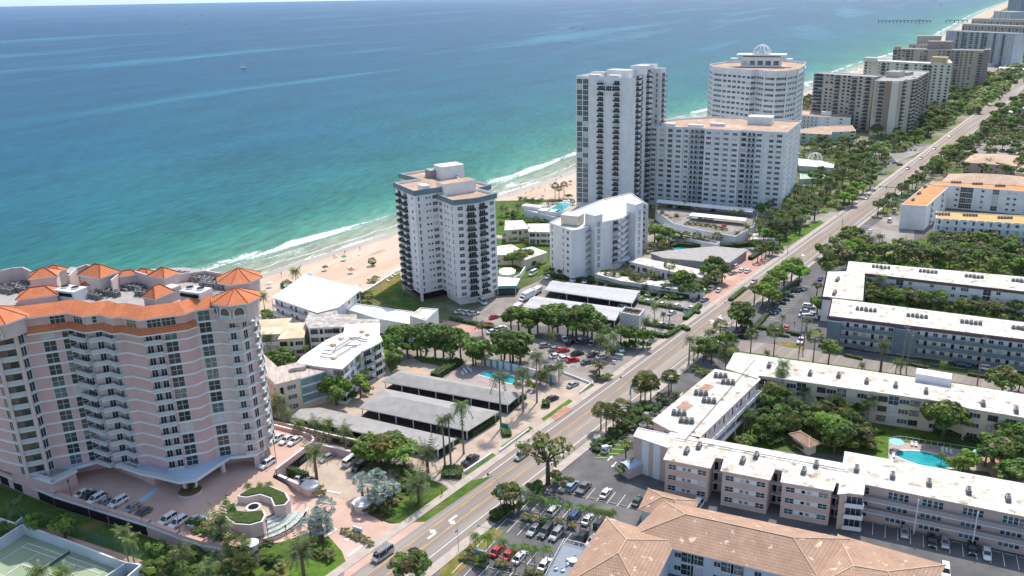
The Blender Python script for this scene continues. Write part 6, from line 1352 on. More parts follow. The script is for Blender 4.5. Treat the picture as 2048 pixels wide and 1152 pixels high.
NT+=thicket('1730,558 1850,566 1850,590 1900,598 2080,612 2080,650 1740,608','TOYOOLC',5,(3.5,5.5),'%s in the garden between the plum-fascia block and the slate-banded block','trees between the two courtyard blocks',42,seed=3)
NT+=thicket('1605,395 1660,330 1730,330 1760,345 1690,410 1640,450 1600,450','CTDSKTOC',5.5,(4,7),'%s in the palm belt between the wide slab and the road','trees before the wide slab',46,seed=4)
NT+=thicket('1600,290 1720,285 1790,330 1765,345 1640,322 1600,315','TKTOCS',6,(4,6),'%s in the belt before the mint green block','trees before the mint block',40,seed=5)
NT+=thicket('1725,262 1850,225 1925,190 1955,190 1880,265 1800,305 1740,300','TKTOTC',6.5,(5,8),'%s in the wood at the foot of the beige twin-winged block','trees at the far slabs',60,rr=(3.6,5.6),seed=6)
NT+=thicket('1870,310 1960,235 2080,190 2080,280 1970,282 1880,350 1850,345','TKTOYTC',6.5,(5,7.5),'%s in the wood right of the road beyond the tan villas','trees right of the far road',62,rr=(3.6,5.6),seed=7)
NT+=thicket('1900,195 2060,120 2080,150 1985,178 1960,195 1900,230','TKTO',9,(5,8),'%s beside the farthest stretch of road','far roadside trees',45,rr=(4.5,7),seed=8)
NT+=thicket('1690,440 1800,345 1870,330 1900,350 1860,365 1800,400 1790,430 1740,440','TKTSC',5.5,(4,6),'%s between the road and the terracotta roof blocks','trees beside the terracotta blocks',30,seed=9)
NT+=thicket('1870,350 1980,300 2080,300 2080,360 1900,352','TKTSOC',6.5,(4,6),'%s round the tan-tiled villas','trees round the tan villas',30,seed=10)
NT+=thicket('1905,385 2080,390 2080,420 1890,415','YTYO',6,(3.5,5),'%s in the courtyard of the terracotta roof blocks','trees of the terracotta courtyard',14,seed=11)
NT+=thicket('1500,455 1560,395 1610,400 1600,450 1545,495 1500,500','DSCTK',4.6,(5,7),'%s in the grove below the wide slab','grove below the wide slab',34,seed=12)
NT+=thicket('1590,205 1628,200 1630,225 1600,225','TOK',5,(3,5),'%s on the dune beside the domed tower','dune trees',10,seed=13)
# stuff: far woodland and scrub too small to count
def scrub(name,label,px,m,n,h=(2,5),s=(1.5,4),seed=3,per=16):
    random.seed(seed); P=GG(pts(px)); x0,x1=min(p[0] for p in P),max(p[0] for p in P); y0,y1=min(p[1] for p in P),max(p[1] for p in P); mb=MB(); c=0; tr=0
    while c<n and tr<n*50:
        tr+=1; x,y=rv(x0,x1),rv(y0,y1)
        if not inside((x,y),P) or blocked(x,y,1): continue
        c+=1; r=rv(*s); hh=rv(*h); mm=random.choice(m)
        for j in range(per):
            d=sphdir(); d.z=abs(d.z); leafquad(mb,Vector((x+d.x*r,y+d.y*r,hh*.25+d.z*hh*.8)),(d+Vector((rv(-.5,.5),rv(-.5,.5),.5))).normalized(),r*rv(.5,.8),mm,1.3)
    return tag(mb.build(name),label,'vegetation',kind='stuff')
scrub('far_woodland','dark woodland fading away beside the distant road','1960,175 2080,95 2080,160 2010,190 1930,235',[L1,L2,L4],340,(5,10),(5,9),seed=21)
scrub('far_woodland','far green belt beyond the tan slab','1975,118 2080,80 2080,118 1990,128',[L1,L2,L4],220,(5,9),(8,14),seed=22)
scrub('undergrowth','low undergrowth in the thicket behind the white roofs','1640,515 1700,470 1790,505 1860,490 2080,495 2080,560 1700,525 1650,540',[L1,L4,L3,L4],330,(1,2.6),(1.2,2.6),seed=23)
scrub('undergrowth','low undergrowth between the courtyard blocks','1732,562 2080,598 2080,648 1740,605',[L1,L4,L3],200,(1,2.4),(1.2,2.4),seed=24)
scrub('undergrowth','low planting along the road before the wide slab','1560,480 1640,430 1760,340 1800,300 1600,300 1600,400 1530,470',[L1,L2,L3],330,(.8,2.4),(1.2,2.6),seed=25)
scrub('undergrowth','low planting below the far slabs','1740,300 1860,225 1960,190 1900,250 1800,305',[L1,L2,L4],260,(1.5,4),(2,4),seed=26)
scrub('undergrowth','low planting right of the far road','1860,345 1960,240 2080,190 2080,290 1960,290 1880,350',[L1,L2,L4],330,(1.5,4),(2,4),seed=27)
scrub('undergrowth','courtyard ground planting around the trees','1500,850 1540,770 1750,800 1740,870 1600,890 1530,880',[L1,L2,L3,L4],190,(.5,1.6),(.8,1.8),seed=28)
scrub('dune_plants','dune plants behind the beach','1590,195 1628,190 1630,228 1600,230',[L4,L5],70,(.6,1.5),(1.5,3),seed=29)
# ---- clipped hedges
hl=leafmat('clipped_leaf',(.05,.1,.02),(.1,.16,.035)); hd=leafmat('clipped_leaf_dark',(.03,.06,.015),(.06,.1,.025))
def hedge(label,px,w_,h,m=None,z0=0,zp=None):
    P=[G(x,y,z0) for x,y in pts(px)]; mb=MB(); m=m or hl; random.seed(len(label))
    core=M_('hedge_core',(.03,.05,.015),None,1)
    for a_,c_ in zip(P,P[1:]):
        L=math.dist(a_,c_); rz=math.atan2(c_[1]-a_[1],c_[0]-a_[0]); mb.box((*lerp(a_,c_,.5),z0),(L,w_*.86,h*.93),core,rz)
        ux,uy=math.cos(rz),math.sin(rz)
        for i in range(int(min(700,L*(w_+2*h)*5))):
            t=rv(0,L); s=rv(-1,1); q=random.random()
            if q<w_/(w_+2*h): v,zz,n=s*w_/2,h,Vector((0,0,1))
            else: v=(w_/2)*(1 if random.random()<.5 else -1); zz=rv(0,h); n=Vector((-uy,ux,0))*(1 if v>0 else -1)
            n=(n+Vector((rv(-.6,.6),rv(-.6,.6),rv(-.2,.6)))).normalized()
            leafquad(mb,Vector((a_[0]+ux*t-uy*v,a_[1]+uy*t+ux*v,z0+zz)),n,rv(.25,.5),m)
    return tag(mb.build('hedge'),label,'hedge','hedges')
hedge('dark hedge strip between the two pink walls','540,848 640,872 720,894',2.6,1.6,hd)
hedge('long bright hedge beside the orange-brown terrace','869,757 919,726',3.2,1.8)
hedge('hedge on top of the curved pink planter wall','548,940 585,952 616,962',1.4,2.4,hd)
hedge('hedge at the end of the middle carport','940,872 996,835',2.2,1.6,hd); hedge('hedge at the end of the long carport','1022,812 1048,796',2,1.6,hd); hedge('hedge at the end of the low carport','882,902 916,884',1.6,1.4,hd)
hedge('square clipped hedge before the black pickup','885,948 925,948',5,1.3); hedge('round clipped hedge at the middle exit','1004,870 1022,868',3.2,1.2); hedge('round clipped hedge at the far exit','1084,812 1100,812',2.6,1.6)
hedge('long hedge behind the white cars of the forecourt','900,640 960,652 1000,662',1.6,1.3); hedge('dark hedge before the restaurant belt','1095,553 1200,568 1300,590 1400,596',2.6,1.6,hd)
hedge('hedge between the two rows of white cars','1278,606 1340,617 1400,628',1.4,1.1); hedge('hedge bordering the white car lot','1289,650 1350,660',1.4,1.2); hedge('yellow-green hedge by the road sign','1345,668 1362,655 1378,662',1.8,1.1); hedge('hedge row at the lot exit by the road','1370,640 1400,612',2,1.2); hedge('low hedge strip beside the brick yard','1460,602 1490,578',1.8,1)
hedge('hedge behind the green pool','1340,492 1440,497 1520,490',3,2,hd); hedge('hedge round the lot of the slate-banded block','1500,655 1600,672',1.4,1.1,hd)
hedge('kerb hedge beside the pale green-roofed car row','1688,712 1725,720',1.2,.9); hedge('kerb hedge under the twin poles','1812,729 1855,738',1.2,.9); hedge('kerb hedge beside the white estate car','1935,750 2000,762',1.2,.9)
hedge('planted bank under the shade row trees','1500,668 1560,602 1600,560',2,1,hd); hedge('bush line opposite the carports','1190,905 1250,862 1300,822',2.2,1,hd)
hedge('dark hedge at the near verge','985,1045 1020,1015',2.2,1,hd); hedge('long dark hedge below the cream wing','1530,775 1700,815 1880,865 2040,905',2.4,1.6,hd)
hedge('hedge along the sidewalk of the date palm grove','1500,520 1548,488 1560,480',2.2,1.4); hedge('hedge walls beside the small roadside shrubs','1300,668 1330,676 1345,668',2,1.3)
hedge('square hedge enclosing red flowers','500,1140 535,1120 560,1135',1.4,1.2)
# ================================================================== vehicles
random.seed(11)
PAINT={}
def paint(n,c,metal=.2,rough=.25):
    m,nt,b=newmat('paint_'+n); b.inputs['Base Color'].default_value=(*c,1); b.inputs['Metallic'].default_value=metal; b.inputs['Roughness'].default_value=rough; b.inputs['Coat Weight'].default_value=.5; PAINT[n]=m; return m
for n_,c_ in dict(white=(.78,.78,.77),silver=(.42,.43,.44),grey=(.14,.145,.15),black=(.014,.015,.017),red=(.5,.02,.03),blue=(.03,.09,.24),lightblue=(.25,.36,.45),green=(.02,.06,.04),teal=(.12,.4,.36),brown=(.16,.1,.08),beige=(.5,.44,.34)).items(): paint(n_,c_,.35 if n_ in('silver','grey','blue','brown') else .05)
carglass=M_('car_glass',(.02,.025,.03),None,1,.08,.7); tyre=M_('tyre_rubber',(.02,.02,.02),None,1,.9,.1); rimm=M_('wheel_rim',(.45,.45,.46),None,1,.35,.5); lampm=M_('headlamp',(.8,.8,.78),None,1,.15,.6); tail=M_('tail_lamp',(.35,.01,.01),None,1,.3,.5)
SH={'sedan':(4.7,1.8,1.42,[(-2.35,.42,.62,.72),(-2.2,.3,.86,.84),(-1.5,.22,.95,.9),(.95,.22,.93,.9),(1.9,.24,.78,.86),(2.32,.35,.6,.72)],(-1.75,-1.05,.35,1.15)),
 'suv':(4.75,1.9,1.72,[(-2.37,.45,.85,.84),(-2.3,.32,1.08,.93),(-1.4,.26,1.12,.95),(1.1,.26,1.08,.95),(2.1,.3,.95,.9),(2.36,.4,.72,.78)],(-2.2,-1.95,.55,1.35)),
 'van':(5.2,2.0,2.1,[(-2.6,.4,1.1,.96),(-2.55,.35,1.25,1),(1.3,.3,1.2,1),(1.9,.3,1.05,.96),(2.6,.4,.8,.84)],(-2.55,-2.5,1.25,1.95)),
 'pickup':(5.6,1.95,1.8,[(-2.8,.5,.98,.9),(-2.75,.4,1.05,.97),(1.2,.35,1.08,.97),(2.6,.4,1.0,.93),(2.8,.45,.8,.84)],(-.9,-.6,.9,1.5)),
 'hatch':(4.1,1.75,1.5,[(-2.05,.42,.8,.78),(-1.95,.3,.98,.87),(-1.2,.24,1.0,.9),(.9,.24,.95,.9),(1.75,.28,.8,.85),(2.04,.38,.6,.72)],(-1.95,-1.6,.35,1.1))}
CARM={}; RIM={}
def carmesh(kind):
    if kind in CARM: return CARM[kind]
    Lc,Wd,Hh,S,(b0,t0,t1,b1)=SH[kind]; P0=PAINT['white']; mb=MB(); R_=[]
    for (x,zl,zh,hw) in S:
        hw=hw*Wd/1.9; R_.append([(x,-hw*.93,zl),(x,hw*.93,zl),(x,hw,zl+(zh-zl)*.55),(x,hw*.9,zh),(x,-hw*.9,zh),(x,-hw,zl+(zh-zl)*.55)])
    for A,B_ in zip(R_,R_[1:]):
        for i in range(6): j=(i+1)%6; mb.face([A[i],B_[i],B_[j],A[j]][::-1],P0)
    mb.face(R_[0][::1],P0); mb.face(R_[-1][::-1],P0)
    zb=S[len(S)//2][2]-.02; hb=Wd/2*.88; ht=Wd/2*.7
    # roof cap
    mb.box(((t0+t1)/2,0,Hh-.06),(t1-t0+.06,ht*2,.07),P0)
    for s in(-1,1):
        for (xb,xt) in((b0,t0),(b1,t1),((b0+b1)/2,(t0+t1)/2)): mb.beam((xb,s*hb,zb),(xt,s*ht,Hh-.04),.09,P0)
    body=mb.mesh('body'); g=MB(); Bq=[(b0,-hb,zb),(b1,-hb,zb),(b1,hb,zb),(b0,hb,zb)]; Tq=[(t0,-ht,Hh-.05),(t1,-ht,Hh-.05),(t1,ht,Hh-.05),(t0,ht,Hh-.05)]
    sides=range(4) 
    for i in sides: j=(i+1)%4; g.face([Bq[i],Bq[j],Tq[j],Tq[i]],PAINT['white'] if False else carglass)
    g.face(Tq,carglass); gl=g.mesh('windows'); 
    wm_=MB(); r=.34 if kind in('sedan','hatch') else .39; n=14
    for s,mm,rr,w_ in((0,tyre,r,.24),):
        A=[(r*math.cos(2*math.pi*k/n),-.12,r+r*math.sin(2*math.pi*k/n)) for k in range(n)]; B_=[(x,.12,z) for x,_,z in A]
        for k in range(n): wm_.face([A[k],A[(k+1)%n],B_[(k+1)%n],B_[k]][::-1],tyre)
        wm_.face(A,tyre); wm_.face(B_[::-1],tyre)
    rm_=MB()
    for yy in(-.127,.127):
        C=[(r*.6*math.cos(2*math.pi*k/10),yy,r+r*.6*math.sin(2*math.pi*k/10)) for k in range(10)]; rm_.face(C if yy<0 else C[::-1],rimm)
    wh=wm_.mesh('wheel'); RIM[kind]=rm_.mesh('rim'); hm=MB(); hm.box((0,0,-.08),(.14,.38,.15),lampm); hl_=hm.mesh('headlight'); tm=MB(); tm.box((0,0,-.08),(.12,.3,.18),tail); tl=tm.mesh('tail_light')
    CARM[kind]=(body,gl,wh,hl_,tl,Lc,Wd,zb); return CARM[kind]
NAMES={'sedan':('parked_car','sedan'),'suv':('parked_car','SUV'),'van':('parked_van','van'),'pickup':('pickup_truck','pickup truck'),'hatch':('parked_car','hatchback')}
def car(kind,col,px,py,ang,place,z0=0,lab=None,detail=True,moving=False,desc=None):
    x,y=G(px,py,z0+.75); body,gl,wh,hl_,tl,Lc,Wd,zb=carmesh(kind); nm=NAMES[kind][0]
    e=empty(nm if not moving else 'driving_car',(x,y,z0),lab,'van' if kind=='van' else ('pickup truck' if kind=='pickup' else 'car'),'cars driving on the road' if moving else 'cars parked in the lots')
    rz=R(ang); ca,sa=math.cos(rz),math.sin(rz); at=lambda u,v,z:(x+u*ca-v*sa,y+u*sa+v*ca,z0+z)
    o=link('body',body,e,(x,y,z0),rz); o.material_slots[0].link='OBJECT'; o.material_slots[0].material=PAINT[col]
    link('windows',gl,e,(x,y,z0),rz)
    wb=Lc*.3
    for u in(-wb,wb):
        for v in(-Wd/2+.14,Wd/2-.14):
            w_=link('wheel',wh,e,at(u,v,0),rz)
            if detail: sub('rim',RIM[kind],w_)
    if detail:
        for v in(-Wd*.34,Wd*.34): link('headlight',hl_,e,at(Lc/2-.08,v,zb*.72),rz); link('tail_light',tl,e,at(-Lc/2+.06,v,zb*.8),rz)
    if not lab: inset_label(e,desc or '%s %s'%({'lightblue':'pale blue','teal':'teal and white'}.get(col,col),NAMES[kind][1]),place,(x,y,z0))
    return e
def cars(s,ang,place,z0=0,detail=True):
    K={'s':'sedan','u':'suv','v':'van','p':'pickup','h':'hatch'}; C_={'w':'white','s':'silver','g':'grey','k':'black','r':'red','b':'blue','l':'lightblue','n':'green','t':'teal','o':'brown','e':'beige'}
    for it in s.split():
        k,rest=it[:2],it[2:]; v=rest.split(','); car(K[k[0]],C_[k[1]],float(v[0]),float(v[1]),(float(v[2]) if len(v)>2 else ang)+rv(-1.5,1.5),place,z0,detail=detail)
cars('sw164,986 sk175,992 uw193,997 ss207,1004 uw236,1003 ss264,1014 sg284,1024',-117,'on the deck behind the wall',3)
cars('uw334.7,1038 uw356,1044',-117,'at the right end of the deck',3); cars('sw554.7,875 sw573,878 sw590,880',-117,'in the walled upper parking',3); car('suv','white',534,926,-117,'',3,'white SUV at the tower corner above the garage')
cars('ss654,914,-125 uk718,932,-117','' and 0 or -117,'in the beige lower court'); car('van','white',702,921,63,'',0,'white passenger van in the beige lower court'); car('hatch','white',604,953,63,'',0,'white hatchback half hidden by the curved planter wall'); car('hatch','grey',617,960,63,'',0,'grey hatchback behind the blue glass drum')
car('pickup','black',941,919,55,'',0,'black pickup truck with a pale bed beside the kerb wall')
car('sedan','black',1104,796,40,'',0,'dark coupe behind the round clipped hedge'); car('sedan','silver',1146,768,45,'',0,'silver sedan at the white kerb wall')
cars('ss1109.5,697,20 sr1126,700,25 sk1154.6,706,20 sg1187,708,25 sw1204,712,30 sw1112,711,20 sw1128.7,716,20 sr1145,719,20 sg1175,723,25',20,'in the sunlit red car lot')
cars('sw1128.7,677,-75 uw1240.8,697,-80 uk1225.7,697,-80 hs1090,690,20 hk1100,735,10 sg1160,680,60 ss1185,685,60 sk1141,684,60 sk1205,682,60',20,'by the shady edge of the lot')
cars('sr975.5,648,40 sr989,633,40 ss994.7,657,40 ss973,690,-20 ss987,694,-20 sw1003,655,40 ss962,685,-20 sw1052,702,-30 sw985,662,40',0,'left part of the tree-shaded lot')
cars('sw1097,553 uw1147.6,559 sw1171,562 sk1195,567 sb1212.7,570 sk1260.5,575 ub1274,576 uk1287,580 sk1300,588 sk1318,592 sg1335,590 sk1239,573',-118,'by the hedge behind the wavy carports')
car('van','white',1066,546,-118,'',0,'tall white van nearest the curved white wall')
cars('sw1297,601.5 sw1324.7,607 sw1353.4,611 sw1383.5,615',50,'in the upper white car row'); cars('sw1343.9,624.5,50 sw1324.7,648,30 sk1340,651,50',50,'in the lower white car row'); cars('so1391.7,598,50 sl1409.5,598,45 sw1438,579,60 uw1423,575,60 sw1432.7,560,60 sl1415,562,20 sk1405,570,20 sw1398,555,30',50,'before the restaurant hall')
cars('sw1483,540,55 sw1495.6,541,55 uw1471,532,55 ss1466,545,40',55,'in the brick paved yard'); cars('sw921,622 sw935.8,624 sw948,626',30,'beside the cross-plan tower'); car('van','white',965,603,-60,'',0,'white van at the foot of the cross-plan tower'); car('sedan','silver',1297.8,587,50,'',0,'silver sedan at the wavy carport end')
car('sedan','white',1244,612,50,'',0,'white sedan under the wavy carport edge'); car('sedan','grey',1120,594,50,'',0,'grey sedan under the wavy carport left end'); car('sedan','black',1228,609,50,'',0,'black sedan under the wavy carport')
cars('sk1340.9,411 sw1351,412 sk1361.6,413 sw1394.8,416 sk1427,419',62,'in the back row of the parking deck',4.1,False); cars('sw1379,432 sk1389,428 ss1401,435 sw1412.5,435 sw1423,436 sk1451,434 sr1447.8,451',62,'in the front row of the parking deck',4.1,False)
cars('ul1144.4,971 pg1167.6,975 sw1211.4,985 sn1275.6,1001',62,'in the row below the shade tree'); cars('ub1149.8,1030 sw1175.8,1037 hk1199,1045',62,'behind the small palm row'); car('suv','white',1107.5,1020,62,'',0,'white SUV with open tailgate under the small palms')
cars('ss1067.8,1058 ug1091,1062 us1113,1067 uk1162,1077 sw1185,1080',-118,'facing the small palm row'); cars('sr995,1099 sr1018.6,1107 sw1039,1113 sw1089.7,1127',62,'of the row nearest the bottom palms')
car('hatch','white',1212.7,897,62,'',0,'white hatchback by the roadside lawn'); car('sedan','black',1321,809,60,'',0,'black sedan beside the skylit wing'); car('sedan','silver',1294,829,62,'',0,'silver sedan half hidden beside the skylit wing'); car('sedan','black',1268,854,62,'',0,'black sedan at the corner of the striped block'); car('van','white',1395,1010,60,'',0,'white van half hidden behind the tiled porch')
cars('ss1809.4,1062 sk1863.8,1079 ss1889.8,1082 sk1944.8,1094 sw1973.8,1105',-112,'in the bays before the galleried wing'); car('suv','white',1891,1141,-112,'',0,'white car beside the tiled right end wing')
cars('uk1588,580 sk1599,578 sk1577,590 sk1568,597 sk1560.6,604 sb1551,616 sk1538,625 sg1545,620',-15,'under the shade row trees'); cars('ss1613,622 uw1618,612 uw1621.7,633 sw1610,631 sw1630,628',-20,'before the slate-banded block end'); cars('st1555,653,70 sr1573,654,70 sk1566,668,-25 sk1488,664,-25 sk1486,672,-25',0,'in the side street lot'); car('pickup','white',1602,681,60,'',0,'white pickup truck beside the leaning poles')
cars('sn1716,693 uw1798,705 sb1926,727 uw1974.4,736 sg1700,692 sk1960,728',-25,'along the slate-banded block'); car('sedan','blue',1641,556,62,'',0,'dark blue sedan at the roadside wing')
cars('sw1603,371,60 uw1609,373,60 st1708,346,20 sw1767.6,346,10 ss1760,347,10 sw1656,325,20 sr1745,303,10',0,'between the mint block and the road',0,False)
cars('sr1767.6,491 sw1779.6,492 uw1803.4,493 sk1752,489 sw1765,470 sw1740,462',60,'in the lot below the terracotta blocks',0,False); car('van','white',1780,441,60,'',0,'white box van by the terracotta roof wing',False); car('van','white',1789,421,60,'',0,'second white box van by the terracotta roof wing',False)
random.seed(12)
L_='wwwskgwwsrw'
def row(x0,y0,x1,y1,n,ang,place):
    cars(' '.join('%s%s%.1f,%.1f'%(random.choice('ssuh'),random.choice(L_),x0+(x1-x0)*(i+rv(.1,.9))/n,y0+(y1-y0)*(i+.5)/n) for i in range(n)),ang,place,0,False)
row(1755,289,1850,290,15,62,'in the lot of the beige twin-winged block'); row(1762,296,1835,299,9,62,'in the second row of that beige block lot'); row(1770,312,1800,330,5,10,'by the palms near the beige block')
row(1950,283,2046,286,11,62,'in the back row of the far right lot'); row(1948,297,2046,301,12,62,'in the middle row of the far right lot'); row(1935,313,2020,318,8,62,'in the front row of the far right lot'); row(1890,200,1935,196,6,60,'near the cream arched block'); row(1985,172,2010,166,4,60,'beside the tan slab woods')
# moving cars, right-hand traffic
def roadcar(kind,col,px,py,up,lab): 
    car(kind,col,px,py,54.4+(0 if up else 180),'',.03,lab,True,True)
roadcar('suv','silver',1042.6,910,False,'silver car driving down past the big bare-limbed tree'); roadcar('sedan','silver',1508,562,False,'silver car on the road beside the shade row trees'); roadcar('sedan','white',1733,395,False,'white car waiting at the traffic signal'); roadcar('sedan','red',1833,342,True,'dark red car heading away up the road'); roadcar('sedan','brown',1816,336,False,'brown-red car coming down beyond the signal'); roadcar('sedan','grey',1842,316,False,'grey car between two others far up the road'); roadcar('sedan','black',1869,296.6,False,'black car far up the road'); roadcar('sedan','white',1899,271.7,False,'white car farthest up the road')
# work van with ladders
x,y=G(765,1108,1.1); e=car('van','silver',765,1108,54.4+180,'',.03,'silver work van with ladders on its roof on the near road',True,True); e.name='work_van'; e['category']='van'; e['group']='cars driving on the road'
rz=R(54.4); ca,sa=math.cos(rz),math.sin(rz); ex,ey=e.location.x,e.location.y
for v in(-.55,.5):
    lm=MB()
    for o_ in(-.2,.2): lm.beam((-2.4,v+o_,2.35),(2.2,v+o_,2.35),.08,greym)
    for k in range(9): lm.beam((-2.2+k*.52,v-.2,2.35),(-2.2+k*.52,v+.2,2.35),.06,greym)
    for k in(-1.4,1.2): lm.beam((k,v-.3,2.1),(k,v-.3,2.35),.06,greym)
    lo=link('ladder',lm.mesh('ladder'),e,(ex,ey,0),rz)
lm=MB(); lm.box((-.3,-1.005,.95),(2.2,.02,.5),PAINT['blue']); link('side_panel',lm.mesh('side_panel'),e,(ex,ey,0),rz)
# trucks
def truck(px,py,ang,L,hh,lab,boxc='white',cabc='white'):
    x,y=G(px,py,1.2); e=empty('box_truck',(x,y,0),lab,'truck','trucks on the forecourt'); rz=R(ang); ca,sa=math.cos(rz),math.sin(rz)
    mb=MB(); mb.box((-.9,0,.9),(L-2.2,2.3,hh-.9),PAINT[boxc]); link('cargo_box',mb.mesh('cargo_box'),e,(x,y,0),rz)
    mb=MB(); fx=L/2-2.0; prof=[(fx,.5),(fx+2.3,.5),(fx+2.3,1.25),(fx+1.5,1.4),(fx+1.1,2.2),(fx,2.25)]
    A=[(u,-1.0,z) for u,z in prof]; B_=[(u,1.0,z) for u,z in prof]; mb.face(A,PAINT[cabc]); mb.face(B_[::-1],PAINT[cabc])
    for i in range(6): j=(i+1)%6; mb.face([A[i],B_[i],B_[j],A[j]],PAINT[cabc]) 
    cab=link('cab',mb.mesh('cab'),e,(x,y,0),rz); mb=MB(); mb.beam((fx+1.52,-.8,1.45),(fx+1.52,.8,1.45),.05,carglass); mb.face([(fx+1.53,-.85,1.42),(fx+1.53,.85,1.42),(fx+1.13,.8,2.15),(fx+1.13,-.8,2.15)],carglass); sub('windshield',mb.mesh('windshield'),cab)
    wh=carmesh('suv')[2]
    for u in(-L/2+1.2,L/2-1):
        for v in(-.95,.95): link('wheel',wh,e,(x+u*ca-v*sa,y+u*sa+v*ca,0),rz,(1.2,1.2,1.2))
truck(1054,593,-125,8,3.2,'white box truck at the left end of the wavy carports'); truck(1073,582,-118,6,2.6,'white utility truck behind the box truck'); truck(1034.8,614,-118,5,2.3,'small white truck below the box truck')
# ================================================================== street furniture
polem=M_('lamp_post_grey',(.33,.34,.35),None,1,.5,.4); bronze=M_('dark_bronze',(.06,.045,.04),None,1,.5,.4); bannerb=M_('banner_blue',(.06,.25,.42),(.5,.65,.7),3,.7,.2,thr=(.5,.52))
def lamp(bx,by,h,arm,lab,banner=None):
    x,y=G(bx,by); e=empty('street_lamp',(x,y,0),lab,'street lamp','street lamps along the road'); mb=MB(); mb.tube([(x,y,0),(x,y,h-1.5)],[.13,.09],polem,8); mb.build('pole',e)
    ax,ay=arm; mb=MB(); P=[(x+ax*u,y+ay*u,h-1.5+1.5*math.sin(min(1,u*1.1)*math.pi/2)) for u in(0,.12,.3,.6,1)]; mb.tube(P,.07,polem,6); ao=mb.build('arm',e); mb=MB(); mb.tube([(x+ax*1.0,y+ay*1.0,h-.02),(x+ax*1.0,y+ay*1.0,h-.5)],[.12,.28],black,8); sub('lamp_head',mb.mesh('lamp_head'),ao)
    if banner: mb=MB(); mb.box((x-.5*rdx,y-.5*rdy,banner),(.75,.05,1.9),bannerb,RA); mb.build('banner',e)
nrm=(-rdy,rdx)
lamp(1002,1031,10,(nrm[0]*3.4,nrm[1]*3.4),'near road lamp with a blue banner on its post',5.2); lamp(1261,822,10,(nrm[0]*3.4,nrm[1]*3.4),'road lamp with a teal banner opposite the pool lot',5.2); lamp(1463,657,9.5,(nrm[0]*3,nrm[1]*3),'road lamp left of the round tree at the side street',None); lamp(1683,468,9.5,(nrm[0]*3,nrm[1]*3),'road lamp beside the pale parking lot',5); lamp(1575,508,9,(nrm[0]*-2.5,nrm[1]*-2.5),'road lamp at the brick yard driveway'); lamp(1805,392,12,(nrm[0]*3,nrm[1]*3),'tall lamp at the traffic signal')
x,y=G(917.6,1104); e=empty('flag_pole',(x,y,0),'thin bare flag pole on the inland verge','pole'); mb=MB(); mb.tube([(x,y,0),(x,y,6.3)],[.06,.04],greym,6); mb.build('pole',e); mb=MB(); mb.box((x-.3,y-.3,5.2),(.7,.05,.5),bannerb,RA); mb.build('pennant',e)
for (bx,by,tx,ty,lb) in((1598,705,1608,628,'left of the twin leaning utility poles'),(1606,700,1618,640,'right of the twin leaning utility poles'),(1801,745,1806,640,'grey utility pole left of the pair by the white SUV'),(1812,745,1819,662,'grey utility pole right of the pair by the white SUV'),(1954,770,1966,665,'grey utility pole beside the white estate car')):
    x,y=G(bx,by); h=max(9,min(16,(by-ty)*.17)); e=empty('utility_pole',(x,y,0),lb,'utility pole','utility poles'); mb=MB(); mb.tube([(x,y,0),(x+.3,y+.2,h)],[.22,.14],palmbark,8); mb.build('pole',e); mb=MB(); mb.beam((x-.7,y+.2,h-.8),(x+1.1,y-.3,h-.8),.12,greym); mb.build('crossarm',e); mb=MB(); mb.cyl((x+.55,y-.2,h-2.4),.25,.9,greym,8); mb.build('transformer',e)
def post(bx,by,h,lab,z0=0,name='lamp_post',cat='lamp post',m=None,head=True,grp='driveway lamp posts'):
    x,y=G(bx,by,z0); e=empty(name,(x,y,z0),lab,cat,grp); mb=MB(); mb.tube([(x,y,z0),(x,y,z0+h)],.07,m or bronze,6); mb.build('pole',e)
    if head: mb=MB(); mb.tube([(x,y,z0+h),(x,y,z0+h+.5)],[.16,.24],m or bronze,8); mb.build('lamp',e)
for a in((145,1001,5,'leftmost lamp post on the deck wall',3),(221,1024,4.5,'second lamp post on the deck wall',3),(285,1046,4,'third lamp post on the deck wall',3),(360,1064,4.5,'lamp post beside the two white deck cars',3),(553,926,6,'lamp post at the upper parking wall',3),(538,1083,5,'lamp post at the lawn edge of the plaza',0),(692,913,6,'lamp post behind the white van',0),(574,1078,3,'thin sign post on the plaza lawn',0),(954,655,6,'pale lamp post above the round pink paving',0),(893,648,6,'lamp post on the tower forecourt',0)): post(a[0],a[1],a[2],a[3],a[4])
# traffic signal mast
x,y=G(1737,393); x2,y2=G(1789,397); e=empty('traffic_signal',(x,y,0),'traffic signal mast spanning the road at the bend','traffic signal'); mb=MB(); mb.tube([(x2,y2,0),(x2,y2,6.4)],.2,greym,8); mb.build('pole',e); mb=MB(); mb.beam((x2,y2,6.2),(x,y,6.6),.3,greym); mo=mb.build('mast_arm',e)
for t_ in(.35,.6,.8): q=lerp((x2,y2),(x,y),t_); mb=MB(); mb.box((*q,5.4),(.45,.35,1.2),black,0); sub('signal_head',mb.mesh('signal_head'),mo)
